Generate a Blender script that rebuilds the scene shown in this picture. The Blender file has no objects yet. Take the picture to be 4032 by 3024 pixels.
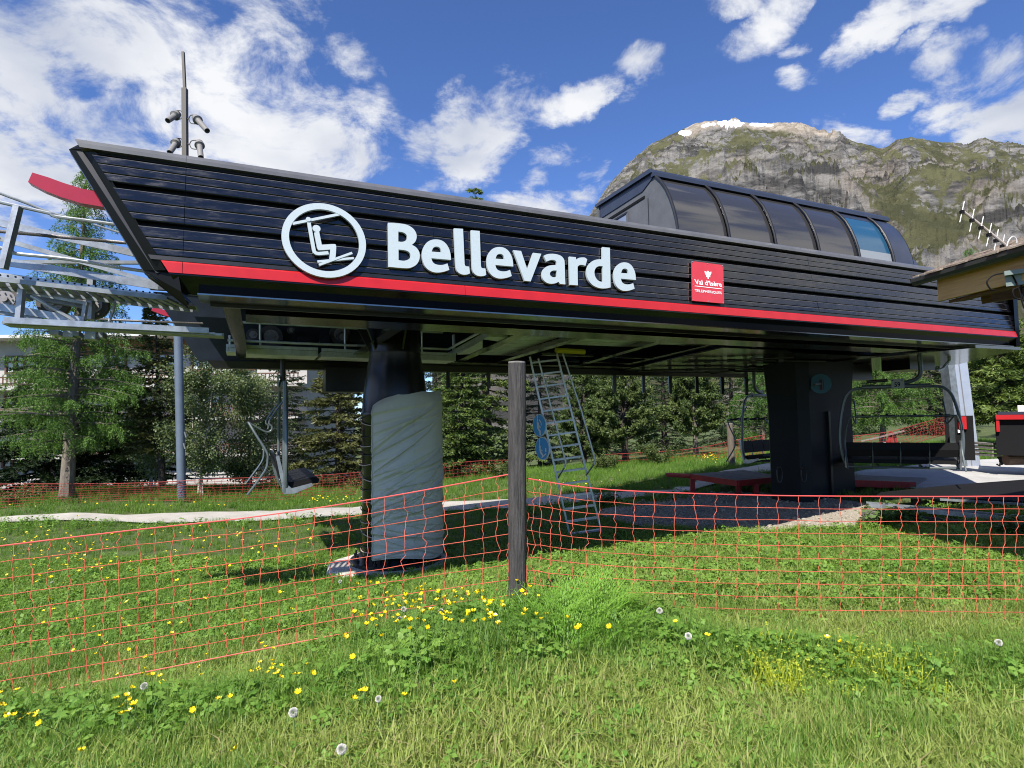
import bpy, math, random
import numpy as np
from mathutils import Vector, Matrix
from mathutils.geometry import tessellate_polygon

random.seed(7)
RNG = np.random.default_rng(7)
scene = bpy.context.scene
COL = scene.collection

# ------------------------------------------------------------------ camera
FPX = 2300.0                       # focal length in pixels of a 4032 px wide frame
PITCH = math.atan(128 / FPX)
ROLL = math.radians(0.905)
EYE = np.array([0.0, 0.0, 2.3])
_f = np.array([0, math.cos(PITCH), math.sin(PITCH)])
_x = np.array([1.0, 0, 0])
_u0 = np.cross(_x, _f)
_r = math.cos(ROLL) * _x - math.sin(ROLL) * _u0
_up = math.cos(ROLL) * _u0 + math.sin(ROLL) * _x
cam = bpy.data.cameras.new('camera')
cam.sensor_width = 36.0
cam.lens = 36.0 * FPX / 4032.0
cam.clip_start = 0.05
cam.clip_end = 9000.0
camo = bpy.data.objects.new('camera', cam)
COL.objects.link(camo)
M = Matrix.Identity(4)
for i in range(3):
    M[i][0], M[i][1], M[i][2], M[i][3] = _r[i], _up[i], -_f[i], EYE[i]
camo.matrix_world = M
scene.camera = camo

# ------------------------------------------------------------------ light
SUN_EL = math.radians(48)
SUN_H = np.array([-0.35, -0.937])           # horizontal direction towards the sun
to_sun = Vector((SUN_H[0] * math.cos(SUN_EL), SUN_H[1] * math.cos(SUN_EL), math.sin(SUN_EL))).normalized()
sl = bpy.data.lights.new('sun', 'SUN')
sl.energy = 4.0
sl.angle = math.radians(0.53)
sl.color = (1.0, 0.95, 0.87)
so = bpy.data.objects.new('sun', sl)
COL.objects.link(so)
so.rotation_euler = to_sun.to_track_quat('Z', 'Y').to_euler()
so.location = (0, 0, 50)
SKY_STRENGTH = 0.073
scene.view_settings.view_transform = 'Standard'
scene.view_settings.look = 'None'
scene.view_settings.gamma = 1.0
scene.view_settings.use_curve_mapping = False
scene.view_settings.exposure = 1.02
try:
    scene.cycles.max_bounces = 6
    scene.cycles.diffuse_bounces = 3
    scene.cycles.glossy_bounces = 4
    scene.cycles.transparent_max_bounces = 8
    scene.cycles.use_denoising = True
    scene.cycles.filter_width = 1.05
    scene.cycles.caustics_reflective = False
    scene.cycles.caustics_refractive = False
except Exception:
    pass

# ------------------------------------------------------------------ image rays -> places in the world
def ray(px, py):
    return _f + _r * ((px - 2016) / FPX) + _up * ((1512 - py) / FPX)
def P(px, py, Y):                            # the point on that line of sight at distance Y
    d = ray(px, py)
    return EYE + d * (Y / d[1])
def PZ(px, py, z):
    d = ray(px, py)
    return EYE + d * ((z - EYE[2]) / d[2])
ANG = math.radians(65.4)
SU = np.array([math.sin(ANG), math.cos(ANG), 0])     # along the station
SV = np.array([-math.cos(ANG), math.sin(ANG), 0])    # across it, away from the camera
UPV = np.array([0, 0, 1.0])
def W(s, p, h):
    return SU * s + SV * p + UPV * h
def Q(px, py, p):                             # on the upright plane at distance p across
    d = ray(px, py)
    return EYE + d * ((p - EYE @ SV) / (d @ SV))
LEAN = math.tan(math.radians(11))
def FP(h):                                    # station side wall: distance p at height h
    return 5.655 + (h - 3.58) * LEAN
FN = SV - UPV * LEAN
def FACE(px, py, off=0.0):                    # on the leaning side wall; off = distance proud of it
    d = ray(px, py)
    q = 5.655 - 3.58 * LEAN - off * math.sqrt(1 + LEAN * LEAN)
    return EYE + d * ((q - EYE @ FN) / (d @ FN))
def s_of(w):
    return float(w @ SU)

def nrm(a):
    a = np.asarray(a, float)
    return a / max(1e-9, np.linalg.norm(a))

# ------------------------------------------------------------------ world: Nishita sky with clouds
world = bpy.data.worlds.new('World')
scene.world = world
world.use_nodes = True
nt = world.node_tree
nt.nodes.clear()
def N(tree, typ, **kw):
    n = tree.nodes.new(typ)
    for k, v in kw.items():
        setattr(n, k, v)
    return n
def setin(node, **kw):
    for k, v in kw.items():
        node.inputs[k].default_value = v
out = N(nt, 'ShaderNodeOutputWorld')
bg = N(nt, 'ShaderNodeBackground')
bg.inputs['Strength'].default_value = SKY_STRENGTH
nt.links.new(bg.outputs[0], out.inputs[0])
sky = N(nt, 'ShaderNodeTexSky', sky_type='NISHITA')
sky.sun_disc = False
sky.sun_elevation = SUN_EL
sky.sun_rotation = math.atan2(SUN_H[0], SUN_H[1])
sky.altitude = 1850
sky.air_density = 1.0
sky.dust_density = 0.25
sky.ozone_density = 3.0
tc = N(nt, 'ShaderNodeTexCoord')
DIR = tc.outputs['Generated']
def mth(op, a, b=None, clamp=False, tree=None):
    t = tree or nt
    n = N(t, 'ShaderNodeMath', operation=op)
    n.use_clamp = clamp
    for i, q in enumerate((a, b)):
        if q is None:
            continue
        if isinstance(q, (int, float)):
            n.inputs[i].default_value = q
        else:
            t.links.new(q, n.inputs[i])
    return n.outputs[0]
# ragged outlines: the direction is jostled by noise before the cloud banks are measured
wn = N(nt, 'ShaderNodeTexNoise')
wn.inputs['Scale'].default_value = 5.0
wn.inputs['Detail'].default_value = 8
wn.inputs['Roughness'].default_value = 0.62
nt.links.new(DIR, wn.inputs['Vector'])
wa = N(nt, 'ShaderNodeVectorMath', operation='MULTIPLY_ADD')
nt.links.new(wn.outputs['Color'], wa.inputs[0])
wa.inputs[1].default_value = (0.13, 0.13, 0.13)
wb = N(nt, 'ShaderNodeVectorMath', operation='ADD')
nt.links.new(DIR, wa.inputs[2])
nt.links.new(wa.outputs[0], wb.inputs[0])
wb.inputs[1].default_value = (-0.065, -0.065, -0.065)
WDIR = wb.outputs[0]
def dot(vec):
    n = N(nt, 'ShaderNodeVectorMath', operation='DOT_PRODUCT')
    nt.links.new(WDIR, n.inputs[0])
    n.inputs[1].default_value = tuple(vec)
    return n.outputs['Value']
# cloud banks: place in the sky (given on a 2212 px wide view), half sizes, turn in degrees, amount
CLOUDS = [
    (230, 150, 440, 250, 5, 1.22), (60, 330, 340, 160, 0, 1.12), (520, 270, 320, 160, 18, 1.20), (690, 265, 150, 110, 25, .75),
    (560, 60, 210, 110, 20, .82), (100, 20, 320, 140, 0, 1.0), (-300, 150, 420, 300, 0, .9), (745, 128, 74, 50, 10, .85),
    (1060, 262, 175, 95, -32, 1.4), (1270, 225, 100, 44, -22, 1.05), (890, 315, 55, 52, -40, .85), (1230, 336, 75, 24, -5, .55),
    (912, 396, 80, 24, 0, .85), (1230, 442, 110, 36, -8, 1.0), (1120, 432, 80, 26, 0, .75), (1165, 395, 60, 24, -30, .55),
    (1398, 142, 66, 46, 5, .95), (1392, 215, 42, 26, -40, .5), (1665, 35, 100, 52, -45, 1.0), (1580, -5, 80, 26, 0, .8),
    (1742, 162, 54, 40, 0, .85), (1850, 108, 96, 42, -55, .95), (1725, 82, 40, 18, 0, .5), (1915, 20, 90, 44, -45, .8),
    (1955, 95, 44, 22, -40, .5), (1942, 224, 52, 22, -35, .8), (2040, 118, 80, 46, -30, .85), (2062, 240, 80, 34, -15, .8),
    (2150, 165, 130, 62, -12, 1.0), (2190, 262, 110, 76, -30, 1.05), (2060, 10, 120, 36, -20, .75), (1850, 288, 76, 28, 5, .9),
    (2400, 200, 220, 150, -20, .9), (1300, 380, 60, 16, -30, .5), (830, 160, 12, 16, 0, .55),
]
HOLES = [(178, 145, 62, 48, 0, -.75), (360, 178, 80, 44, 15, -.40), (560, 165, 80, 30, 0, -.35), (480, 12, 90, 34, 0, -.40), (600, 250, 90, 34, 20, -.25)]
cov = None
for (cx, cy, ax, ay, rot, amp) in CLOUDS + HOLES:
    k = 4032 / 2212
    c = nrm(ray(cx * k, cy * k))
    e1 = nrm(_r - c * (c @ _r))
    e2 = np.cross(c, e1)
    e2 = -e2 if e2 @ _up > 0 else e2        # e2 points down in the view
    a = math.radians(rot)
    g1 = e1 * math.cos(a) + e2 * math.sin(a)
    g2 = -e1 * math.sin(a) + e2 * math.cos(a)
    sc = math.cos(math.acos(min(1, c @ _f))) / FPX * k
    gr = 1.0 if amp < 0 else (1.38 if cx < 760 else 1.18)
    d1 = dot(g1 / (ax * sc * gr))
    d2 = dot(g2 / (ay * sc * gr))
    q = mth('ADD', mth('MULTIPLY', d1, d1), mth('MULTIPLY', d2, d2))
    q = mth('SUBTRACT', 1.0, q, clamp=True)
    q = mth('MULTIPLY', q, amp)
    front = mth('GREATER_THAN', dot(c), 0.2)
    q = mth('MULTIPLY', q, front)
    if cov is None:
        cov = q
    else:
        cov = mth('ADD', cov, q) if amp < 0 else mth('MAXIMUM', cov, q)
# the rest of the sky, out of view: scattered cloud added as fill light
sep = N(nt, 'ShaderNodeSeparateXYZ')
nt.links.new(DIR, sep.inputs[0])
zz = mth('ADD', mth('MAXIMUM', sep.outputs['Z'], 0.0), 0.22)
comb = N(nt, 'ShaderNodeCombineXYZ')
nt.links.new(mth('DIVIDE', sep.outputs['X'], zz), comb.inputs[0])
nt.links.new(mth('DIVIDE', sep.outputs['Y'], zz), comb.inputs[1])
nz = N(nt, 'ShaderNodeTexNoise')
nz.inputs['Scale'].default_value = 1.1
nz.inputs['Detail'].default_value = 3
nt.links.new(comb.outputs[0], nz.inputs['Vector'])
bigc = mth('MULTIPLY', mth('SUBTRACT', nz.outputs['Fac'], 0.40, clamp=True), 7.0, clamp=True)
outside = mth('MULTIPLY', mth('SUBTRACT', 0.45, sep.outputs['Y'], clamp=True), 4.0, clamp=True)
_c0 = N(nt, 'ShaderNodeVectorMath', operation='DOT_PRODUCT')
nt.links.new(DIR, _c0.inputs[0])
_c0.inputs[1].default_value = (0.28, -0.76, 0.59)
side = mth('MULTIPLY', mth('SUBTRACT', 0.86, _c0.outputs['Value'], clamp=True), 6.0, clamp=True)    # one clear stretch behind the viewer
cov = mth('MAXIMUM', cov, mth('MULTIPLY', bigc, mth('MULTIPLY', outside, side)))
fb = N(nt, 'ShaderNodeTexNoise')
fb.inputs['Scale'].default_value = 4.6
fb.inputs['Detail'].default_value = 11
fb.inputs['Roughness'].default_value = 0.64
fb.inputs['Distortion'].default_value = 0.35
nt.links.new(comb.outputs[0], fb.inputs['Vector'])
dens = mth('ADD', mth('MULTIPLY', cov, 0.80), mth('MULTIPLY', mth('SUBTRACT', fb.outputs['Fac'], 0.5), 3.7))
mr = N(nt, 'ShaderNodeMapRange', interpolation_type='SMOOTHSTEP')
mr.inputs['From Min'].default_value = 0.20
mr.inputs['From Max'].default_value = 1.02
nt.links.new(dens, mr.inputs['Value'])
edge_ = N(nt, 'ShaderNodeMapRange', interpolation_type='SMOOTHSTEP')
edge_.inputs['From Max'].default_value = 0.30
nt.links.new(cov, edge_.inputs['Value'])
alpha = mth('MULTIPLY', mr.outputs['Result'], edge_.outputs['Result'])
# body of the cloud: thinner and thicker parts are a little greyer or whiter
fb2 = N(nt, 'ShaderNodeTexNoise')
fb2.inputs['Scale'].default_value = 2.2
fb2.inputs['Detail'].default_value = 6
nt.links.new(comb.outputs[0], fb2.inputs['Vector'])
mr2 = N(nt, 'ShaderNodeMapRange')
mr2.inputs['From Min'].default_value = 0.36
mr2.inputs['From Max'].default_value = 0.60
nt.links.new(fb2.outputs['Fac'], mr2.inputs['Value'])
cc = N(nt, 'ShaderNodeMix', data_type='RGBA')
cc.inputs['A'].default_value = (3.7, 4.05, 4.9, 1)
cc.inputs['B'].default_value = (6.35, 6.45, 6.65, 1)
nt.links.new(mr2.outputs['Result'], cc.inputs['Factor'])
hs = N(nt, 'ShaderNodeMix', data_type='RGBA', blend_type='MULTIPLY')
hs.inputs['Factor'].default_value = 1.0
hs.inputs['B'].default_value = (0.76, 0.94, 1.30, 1)
nt.links.new(sky.outputs[0], hs.inputs['A'])
mx = N(nt, 'ShaderNodeMix', data_type='RGBA')
nt.links.new(alpha, mx.inputs['Factor'])
nt.links.new(hs.outputs['Result'], mx.inputs['A'])
nt.links.new(cc.outputs['Result'], mx.inputs['B'])
nt.links.new(mx.outputs['Result'], bg.inputs['Color'])
world.cycles.sampling_method = 'MANUAL'
world.cycles.sample_map_resolution = 512

# ------------------------------------------------------------------ materials
MATS = {}
def mat(name, col, rough=0.6, metal=0.0, var=0.0, scale=8.0, bump=0.0, bscale=None, col2=None, stretch=None, spec=0.5, detail=6, coat=0.0):
    if name in MATS:
        return MATS[name]
    m = bpy.data.materials.new(name)
    m.use_nodes = True
    t = m.node_tree
    b = t.nodes['Principled BSDF']
    b.inputs['Roughness'].default_value = rough
    b.inputs['Metallic'].default_value = metal
    b.inputs['Specular IOR Level'].default_value = spec
    if coat:
        b.inputs['Coat Weight'].default_value = coat
        b.inputs['Coat Roughness'].default_value = 0.08
    b.inputs['Base Color'].default_value = (*col, 1)
    if var or col2 or bump:
        g = N(t, 'ShaderNodeNewGeometry')
        vec = g.outputs['Position']
        if stretch:
            mp = N(t, 'ShaderNodeMapping')
            mp.inputs['Scale'].default_value = stretch
            t.links.new(vec, mp.inputs['Vector'])
            vec = mp.outputs[0]
        n = N(t, 'ShaderNodeTexNoise')
        n.inputs['Scale'].default_value = scale
        n.inputs['Detail'].default_value = detail
        n.inputs['Roughness'].default_value = 0.62
        t.links.new(vec, n.inputs['Vector'])
        if var or col2:
            r = N(t, 'ShaderNodeMapRange')
            r.inputs['From Min'].default_value = 0.33
            r.inputs['From Max'].default_value = 0.67
            t.links.new(n.outputs['Fac'], r.inputs['Value'])
            x = N(t, 'ShaderNodeMix', data_type='RGBA')
            t.links.new(r.outputs[0], x.inputs['Factor'])
            if col2:
                x.inputs['A'].default_value = (*col, 1)
                x.inputs['B'].default_value = (*col2, 1)
            else:
                x.inputs['A'].default_value = (*[c * (1 - var) for c in col], 1)
                x.inputs['B'].default_value = (*[min(1, c * (1 + var)) for c in col], 1)
            t.links.new(x.outputs['Result'], b.inputs['Base Color'])
        if bump:
            n2 = N(t, 'ShaderNodeTexNoise')
            n2.inputs['Scale'].default_value = bscale or scale
            n2.inputs['Detail'].default_value = 5
            t.links.new(vec, n2.inputs['Vector'])
            bp = N(t, 'ShaderNodeBump')
            bp.inputs['Strength'].default_value = bump
            bp.inputs['Distance'].default_value = 0.02
            t.links.new(n2.outputs['Fac'], bp.inputs['Height'])
            t.links.new(bp.outputs[0], b.inputs['Normal'])
    MATS[name] = m
    return m

def leafmat(name, c1, c2, rough=0.5, trans=0.35, scale=1.2, rand=0.5):
    """leaves: diffuse + light passing through, tint differs from plant to plant and clump to clump"""
    if name in MATS:
        return MATS[name]
    m = bpy.data.materials.new(name)
    m.use_nodes = True
    t = m.node_tree
    t.nodes.clear()
    o = N(t, 'ShaderNodeOutputMaterial')
    g = N(t, 'ShaderNodeNewGeometry')
    n = N(t, 'ShaderNodeTexNoise')
    n.inputs['Scale'].default_value = scale
    n.inputs['Detail'].default_value = 4
    t.links.new(g.outputs['Position'], n.inputs['Vector'])
    oi = N(t, 'ShaderNodeObjectInfo')
    f = mth('ADD', mth('MULTIPLY', mth('SUBTRACT', n.outputs['Fac'], 0.5, tree=t), 1.5, tree=t), mth('ADD', mth('MULTIPLY', oi.outputs['Random'], rand, tree=t), 0.5 - rand / 2, tree=t), tree=t)
    f2 = mth('ADD', f, mth('MULTIPLY', mth('SUBTRACT', g.outputs['Random Per Island'], 0.5, tree=t), 0.7, tree=t), clamp=True, tree=t)
    x = N(t, 'ShaderNodeMix', data_type='RGBA')
    x.inputs['A'].default_value = (*c1, 1)
    x.inputs['B'].default_value = (*c2, 1)
    t.links.new(f2, x.inputs['Factor'])
    b = N(t, 'ShaderNodeBsdfPrincipled')
    b.inputs['Roughness'].default_value = rough
    b.inputs['Specular IOR Level'].default_value = 0.3
    t.links.new(x.outputs['Result'], b.inputs['Base Color'])
    tr = N(t, 'ShaderNodeBsdfTranslucent')
    hl = N(t, 'ShaderNodeMix', data_type='RGBA', blend_type='MULTIPLY')
    hl.inputs['Factor'].default_value = 1
    hl.inputs['B'].default_value = (1.3, 1.35, 0.6, 1)
    t.links.new(x.outputs['Result'], hl.inputs['A'])
    t.links.new(hl.outputs['Result'], tr.inputs['Color'])
    ms = N(t, 'ShaderNodeMixShader')
    ms.inputs[0].default_value = trans
    t.links.new(b.outputs[0], ms.inputs[1])
    t.links.new(tr.outputs[0], ms.inputs[2])
    t.links.new(ms.outputs[0], o.inputs[0])
    MATS[name] = m
    return m

def roughvar(m, lo, hi, scale, stretch=None, detail=6):
    t = m.node_tree
    g = N(t, 'ShaderNodeNewGeometry')
    mp = N(t, 'ShaderNodeMapping')
    mp.inputs['Scale'].default_value = stretch or (1, 1, 1)
    t.links.new(g.outputs['Position'], mp.inputs['Vector'])
    n = N(t, 'ShaderNodeTexNoise')
    n.inputs['Scale'].default_value = scale
    n.inputs['Detail'].default_value = detail
    n.inputs['Roughness'].default_value = 0.65
    t.links.new(mp.outputs[0], n.inputs['Vector'])
    r = N(t, 'ShaderNodeMapRange')
    r.inputs['From Min'].default_value = 0.40
    r.inputs['From Max'].default_value = 0.66
    r.inputs['To Min'].default_value = lo
    r.inputs['To Max'].default_value = hi
    t.links.new(n.outputs['Fac'], r.inputs['Value'])
    t.links.new(r.outputs[0], t.nodes['Principled BSDF'].inputs['Roughness'])
# ------------------------------------------------------------------ mesh building
class MB:
    def __init__(self):
        self.v = []
        self.f = []
    def add(self, vs, fs):
        o = len(self.v)
        self.v.extend([tuple(map(float, q)) for q in vs])
        self.f.extend([tuple(i + o for i in f) for f in fs])
        return self
    def hexa(self, c):                       # 8 corners: bottom ring 0-3, top ring 4-7
        return self.add(c, [(3, 2, 1, 0), (4, 5, 6, 7), (0, 1, 5, 4), (1, 2, 6, 5), (2, 3, 7, 6), (3, 0, 4, 7)])
    def box(self, c, sx, sy, sz, ax=(1, 0, 0), ay=(0, 1, 0), az=(0, 0, 1)):
        c = np.asarray(c, float)
        ax, ay, az = np.asarray(ax, float) * sx / 2, np.asarray(ay, float) * sy / 2, np.asarray(az, float) * sz / 2
        r = [(-1, -1), (1, -1), (1, 1), (-1, 1)]
        return self.hexa([c + ax * i + ay * j - az for i, j in r] + [c + ax * i + ay * j + az for i, j in r])
    def sbox(self, s0, s1, p0, p1, h0, h1):
        r = [(s0, p0), (s1, p0), (s1, p1), (s0, p1)]
        return self.hexa([W(s, p, h0) for s, p in r] + [W(s, p, h1) for s, p in r])
    def bar(self, a, b, w, t, up=(0, 0, 1)):  # square bar from a to b, w wide, t tall
        a, b = np.asarray(a, float), np.asarray(b, float)
        d = b - a
        L = np.linalg.norm(d)
        d = d / L
        up = np.asarray(up, float)
        if abs(d @ up) > 0.95:
            up = np.array([0, 1.0, 0])
        sd = nrm(np.cross(d, up))
        u2 = np.cross(sd, d)
        return self.box((a + b) / 2, L, w, t, d, sd, u2)
    def tube(self, pts, r, n=8, cap=True, r1=None):
        pts = [np.asarray(q, float) for q in pts]
        m = len(pts)
        up = np.array([0.13, 0.27, 0.95])
        vs = []
        prev = None
        for i, q in enumerate(pts):
            d = nrm((pts[min(i + 1, m - 1)] - pts[max(i - 1, 0)]))
            if prev is None:
                a = np.cross(d, up)
                if np.linalg.norm(a) < 0.1:
                    a = np.cross(d, np.array([1.0, 0, 0]))
                a = nrm(a)
            else:
                a = nrm(prev - d * (prev @ d))
            prev = a
            b = np.cross(d, a)
            rr = r if r1 is None else r + (r1 - r) * i / max(1, m - 1)
            if isinstance(rr, (list, tuple)):
                rr = rr[i]
            for k in range(n):
                t = 2 * math.pi * k / n
                vs.append(q + a * (rr * math.cos(t)) + b * (rr * math.sin(t)))
        fs = []
        for i in range(m - 1):
            for k in range(n):
                k2 = (k + 1) % n
                fs.append((i * n + k, i * n + k2, (i + 1) * n + k2, (i + 1) * n + k))
        if cap:
            fs.append(tuple(range(n - 1, -1, -1)))
            fs.append(tuple((m - 1) * n + k for k in range(n)))
        return self.add(vs, fs)
    def ring_stack(self, rings):              # list of equal rings of points, skinned and capped
        n = len(rings[0])
        vs = [q for rg in rings for q in rg]
        fs = []
        for i in range(len(rings) - 1):
            for k in range(n):
                k2 = (k + 1) % n
                fs.append((i * n + k, i * n + k2, (i + 1) * n + k2, (i + 1) * n + k))
        fs.append(tuple(range(n - 1, -1, -1)))
        fs.append(tuple((len(rings) - 1) * n + k for k in range(n)))
        return self.add(vs, fs)
    def lathe(self, c, prof, n=24, ax=(1, 0, 0), ay=(0, 1, 0), az=(0, 0, 1)):
        c, ax, ay, az = [np.asarray(q, float) for q in (c, ax, ay, az)]
        return self.ring_stack([[c + ax * (r * math.cos(2 * math.pi * k / n)) + ay * (r * math.sin(2 * math.pi * k / n)) + az * z for k in range(n)] for r, z in prof])
    def prism(self, loops, off):              # planar outline (first) with holes, pushed along off
        off = np.asarray(off, float)
        loops = [[np.asarray(q, float) for q in l] for l in loops]
        tris = tessellate_polygon([[Vector(q) for q in l] for l in loops])
        flat = [q for l in loops for q in l]
        n = len(flat)
        # one facing for all triangles
        fs = []
        for t in tris:
            a, b, c = [flat[i] for i in t]
            if np.cross(b - a, c - a) @ off > 0:
                t = t[::-1]
            fs.append(tuple(t))
        fs += [tuple(i + n for i in reversed(t)) for t in fs[:]]
        o = 0
        for l in loops:
            m = len(l)
            for i in range(m):
                j = (i + 1) % m
                fs.append((o + i, o + j, o + j + n, o + i + n))
            o += m
        return self.add(flat + [q + off for q in flat], fs)
    def build(self, name, m, parent=None, smooth=False, loc=None):
        root = parent
        while root is not None and root.parent is not None:
            root = root.parent
        org = np.array(root.location) if root is not None else (np.asarray(loc, float) if loc is not None else np.zeros(3))
        me = bpy.data.meshes.new(name)
        vs = np.array(self.v, float) - org
        me.from_pydata(vs.tolist(), [], self.f)
        return finish(me, name, m, parent, smooth, org if root is None else None)

def finish(me, name, m, parent=None, smooth=False, loc=None):
    import bmesh
    bm = bmesh.new()
    bm.from_mesh(me)
    if len(bm.faces) < 60000:
        bmesh.ops.recalc_face_normals(bm, faces=bm.faces)
    bm.to_mesh(me)
    bm.free()
    if smooth:
        me.polygons.foreach_set('use_smooth', [True] * len(me.polygons))
        try:
            me.set_sharp_from_angle(angle=math.radians(38))
        except Exception:
            pass
    me.materials.append(m)
    o = bpy.data.objects.new(name, me)
    COL.objects.link(o)
    if parent is not None:
        o.parent = parent
    elif loc is not None:
        o.location = tuple(loc)
    return o

def quads_mesh(name, V, m, parent=None, smooth=False, nv=4):
    """V: (n, nv, 3) array of loose faces"""
    V = np.asarray(V, np.float32)
    n = V.shape[0]
    root = parent
    while root is not None and root.parent is not None:
        root = root.parent
    if root is not None:
        V = V - np.array(root.location, np.float32)
    me = bpy.data.meshes.new(name)
    me.vertices.add(n * nv)
    me.vertices.foreach_set('co', V.reshape(-1))
    me.loops.add(n * nv)
    me.loops.foreach_set('vertex_index', np.arange(n * nv, dtype=np.int32))
    me.polygons.add(n)
    me.polygons.foreach_set('loop_start', np.arange(0, n * nv, nv, dtype=np.int32))
    me.update(calc_edges=True)
    me.materials.append(m)
    o = bpy.data.objects.new(name, me)
    COL.objects.link(o)
    if parent is not None:
        o.parent = parent
    return o

def tag(o, label=None, cat=None, group=None, kind=None):
    for k, v in (('label', label), ('category', cat), ('group', group), ('kind', kind)):
        if v:
            o[k] = v
    return o
def thing(name, loc, label, cat, group=None):
    o = bpy.data.objects.new(name, None)
    o.empty_display_size = 0.2
    COL.objects.link(o)
    o.location = tuple(map(float, loc))
    return tag(o, label, cat, group)
def copy_tree(o, parent=None):
    c = o.copy()
    COL.objects.link(c)
    c.parent = parent
    for ch in list(o.children):
        copy_tree(ch, c)
    return c
def catmull(pts, k=4, closed=False):
    pts = [np.asarray(q, float) for q in pts]
    n = len(pts)
    res = []
    rng = range(n if closed else n - 1)
    for i in rng:
        if closed:
            p0, p1, p2, p3 = pts[(i - 1) % n], pts[i], pts[(i + 1) % n], pts[(i + 2) % n]
        else:
            p0, p1, p2, p3 = pts[max(i - 1, 0)], pts[i], pts[i + 1], pts[min(i + 2, n - 1)]
        for j in range(k):
            t = j / k
            res.append(0.5 * ((2 * p1) + (p2 - p0) * t + (2 * p0 - 5 * p1 + 4 * p2 - p3) * t * t + (3 * p1 - p0 - 3 * p2 + p3) * t ** 3))
    if not closed:
        res.append(pts[-1])
    return res

# lattice noise for terrain and trees
_perm = np.random.default_rng(3).random((256, 256)).astype(np.float64)
def vnoise(x, y):
    xi, yi = np.floor(x).astype(int), np.floor(y).astype(int)
    fx, fy = x - xi, y - yi
    fx, fy = fx * fx * (3 - 2 * fx), fy * fy * (3 - 2 * fy)
    g = lambda a, b: _perm[a & 255, b & 255]
    return (g(xi, yi) * (1 - fx) + g(xi + 1, yi) * fx) * (1 - fy) + (g(xi, yi + 1) * (1 - fx) + g(xi + 1, yi + 1) * fx) * fy
def fbm(x, y, o=5, rough=0.5, ridge=False):
    s, a, tot = 0, 1.0, 0
    for i in range(o):
        n = vnoise(x * 2 ** i + 17.3 * i, y * 2 ** i + 9.1 * i)
        if ridge:
            n = 1 - abs(2 * n - 1)
        s = s + a * n
        tot += a
        a *= rough
    return s / tot
# ================================================================== GROUND
_ctl_px = [(2035, 2425, 4.77), (0, 2790, 4.1), (700, 2680, 4.5), (3000, 2450, 5.05), (4000, 2470, 4.98), (2016, 3024, 2.5), (0, 3024, 2.95),
           (4032, 3024, 2.65), (1560, 2250, 8.9), (2300, 2115, 10.6), (3000, 2080, 10.3), (3400, 2050, 10.4), (3220, 1935, 12.8), (4032, 2100, 8.9),
           (0, 2062, 14.7), (1000, 2060, 14.2), (1440, 2030, 15.1), (2250, 1985, 15.2), (2500, 1962, 15.3), (0, 2042, 15.5), (1000, 2018, 15.9),
           (2250, 1950, 16.8), (245, 1965, 17), (1100, 1965, 18.3), (1900, 1890, 20), (2400, 1840, 22), (2800, 1800, 23), (3600, 1790, 19.5),
           (3950, 1770, 20), (3700, 1880, 13.5), (1000, 2850, 3.4), (3000, 2750, 3.4), (2030, 2650, 3.4)]
_ctl = [P(*q) for q in _ctl_px]
for X_, Y_, z_ in [(-16, 31, -1.6), (-3, 31, -0.9), (6, 32, 0.1), (16, 31, 0.8), (27, 31, 1.2), (-6, 2, 0.4), (6, 2, 0.5), (0, -5, 0.9), (-8, -6, 0.6), (9, -6, 0.8),
                    (-22, 12, -0.4), (22, 12, 0.6), (-30, 45, -1.9), (0, 50, -0.5), (35, 45, 1.5)]:
    _ctl.append(np.array([X_, Y_, z_]))
_ctl = np.array(_ctl)
def _U(r2):
    return np.where(r2 > 1e-9, r2 * np.log(r2 + 1e-12), 0)
_n = len(_ctl)
_K = _U(((_ctl[:, None, :2] - _ctl[None, :, :2]) ** 2).sum(-1)) + np.eye(_n) * 0.6
_A = np.block([[_K, np.c_[np.ones(_n), _ctl[:, :2]]], [np.c_[np.ones(_n), _ctl[:, :2]].T, np.zeros((3, 3))]])
_wt = np.linalg.solve(_A, np.r_[_ctl[:, 2], 0, 0, 0])
def ground_smooth(x, y):
    x, y = np.asarray(x, float), np.asarray(y, float)
    xx, yy = np.clip(x, -34, 38), np.clip(y, -8, 52)
    z = _wt[_n] + _wt[_n + 1] * xx + _wt[_n + 2] * yy
    for i in range(_n):
        z = z + _wt[i] * _U((xx - _ctl[i, 0]) ** 2 + (yy - _ctl[i, 1]) ** 2)
    return z
def ground(x, y):
    x, y = np.asarray(x, float), np.asarray(y, float)
    return ground_smooth(x, y) + (fbm(x * 0.9 + 40, y * 0.9 + 40, 3) - 0.5) * 0.10
def gz(x, y):
    return float(ground(np.array([x]), np.array([y]))[0])
def hit_ground(px, py, above=0.0):
    d = ray(px, py)
    ts = np.linspace(1.0, 45, 900)
    q = EYE[None] + d[None] * ts[:, None]
    g = q[:, 2] - ground(q[:, 0], q[:, 1]) - above
    k = np.argmax(g < 0)
    if not (g < 0).any():
        return None
    a, b = (ts[k - 1], ts[k]) if k else (0.5, ts[0])
    for _ in range(18):
        mid = (a + b) / 2
        w = EYE + d * mid
        if w[2] - gz(w[0], w[1]) - above < 0:
            b = mid
        else:
            a = mid
    return EYE + d * b
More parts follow.
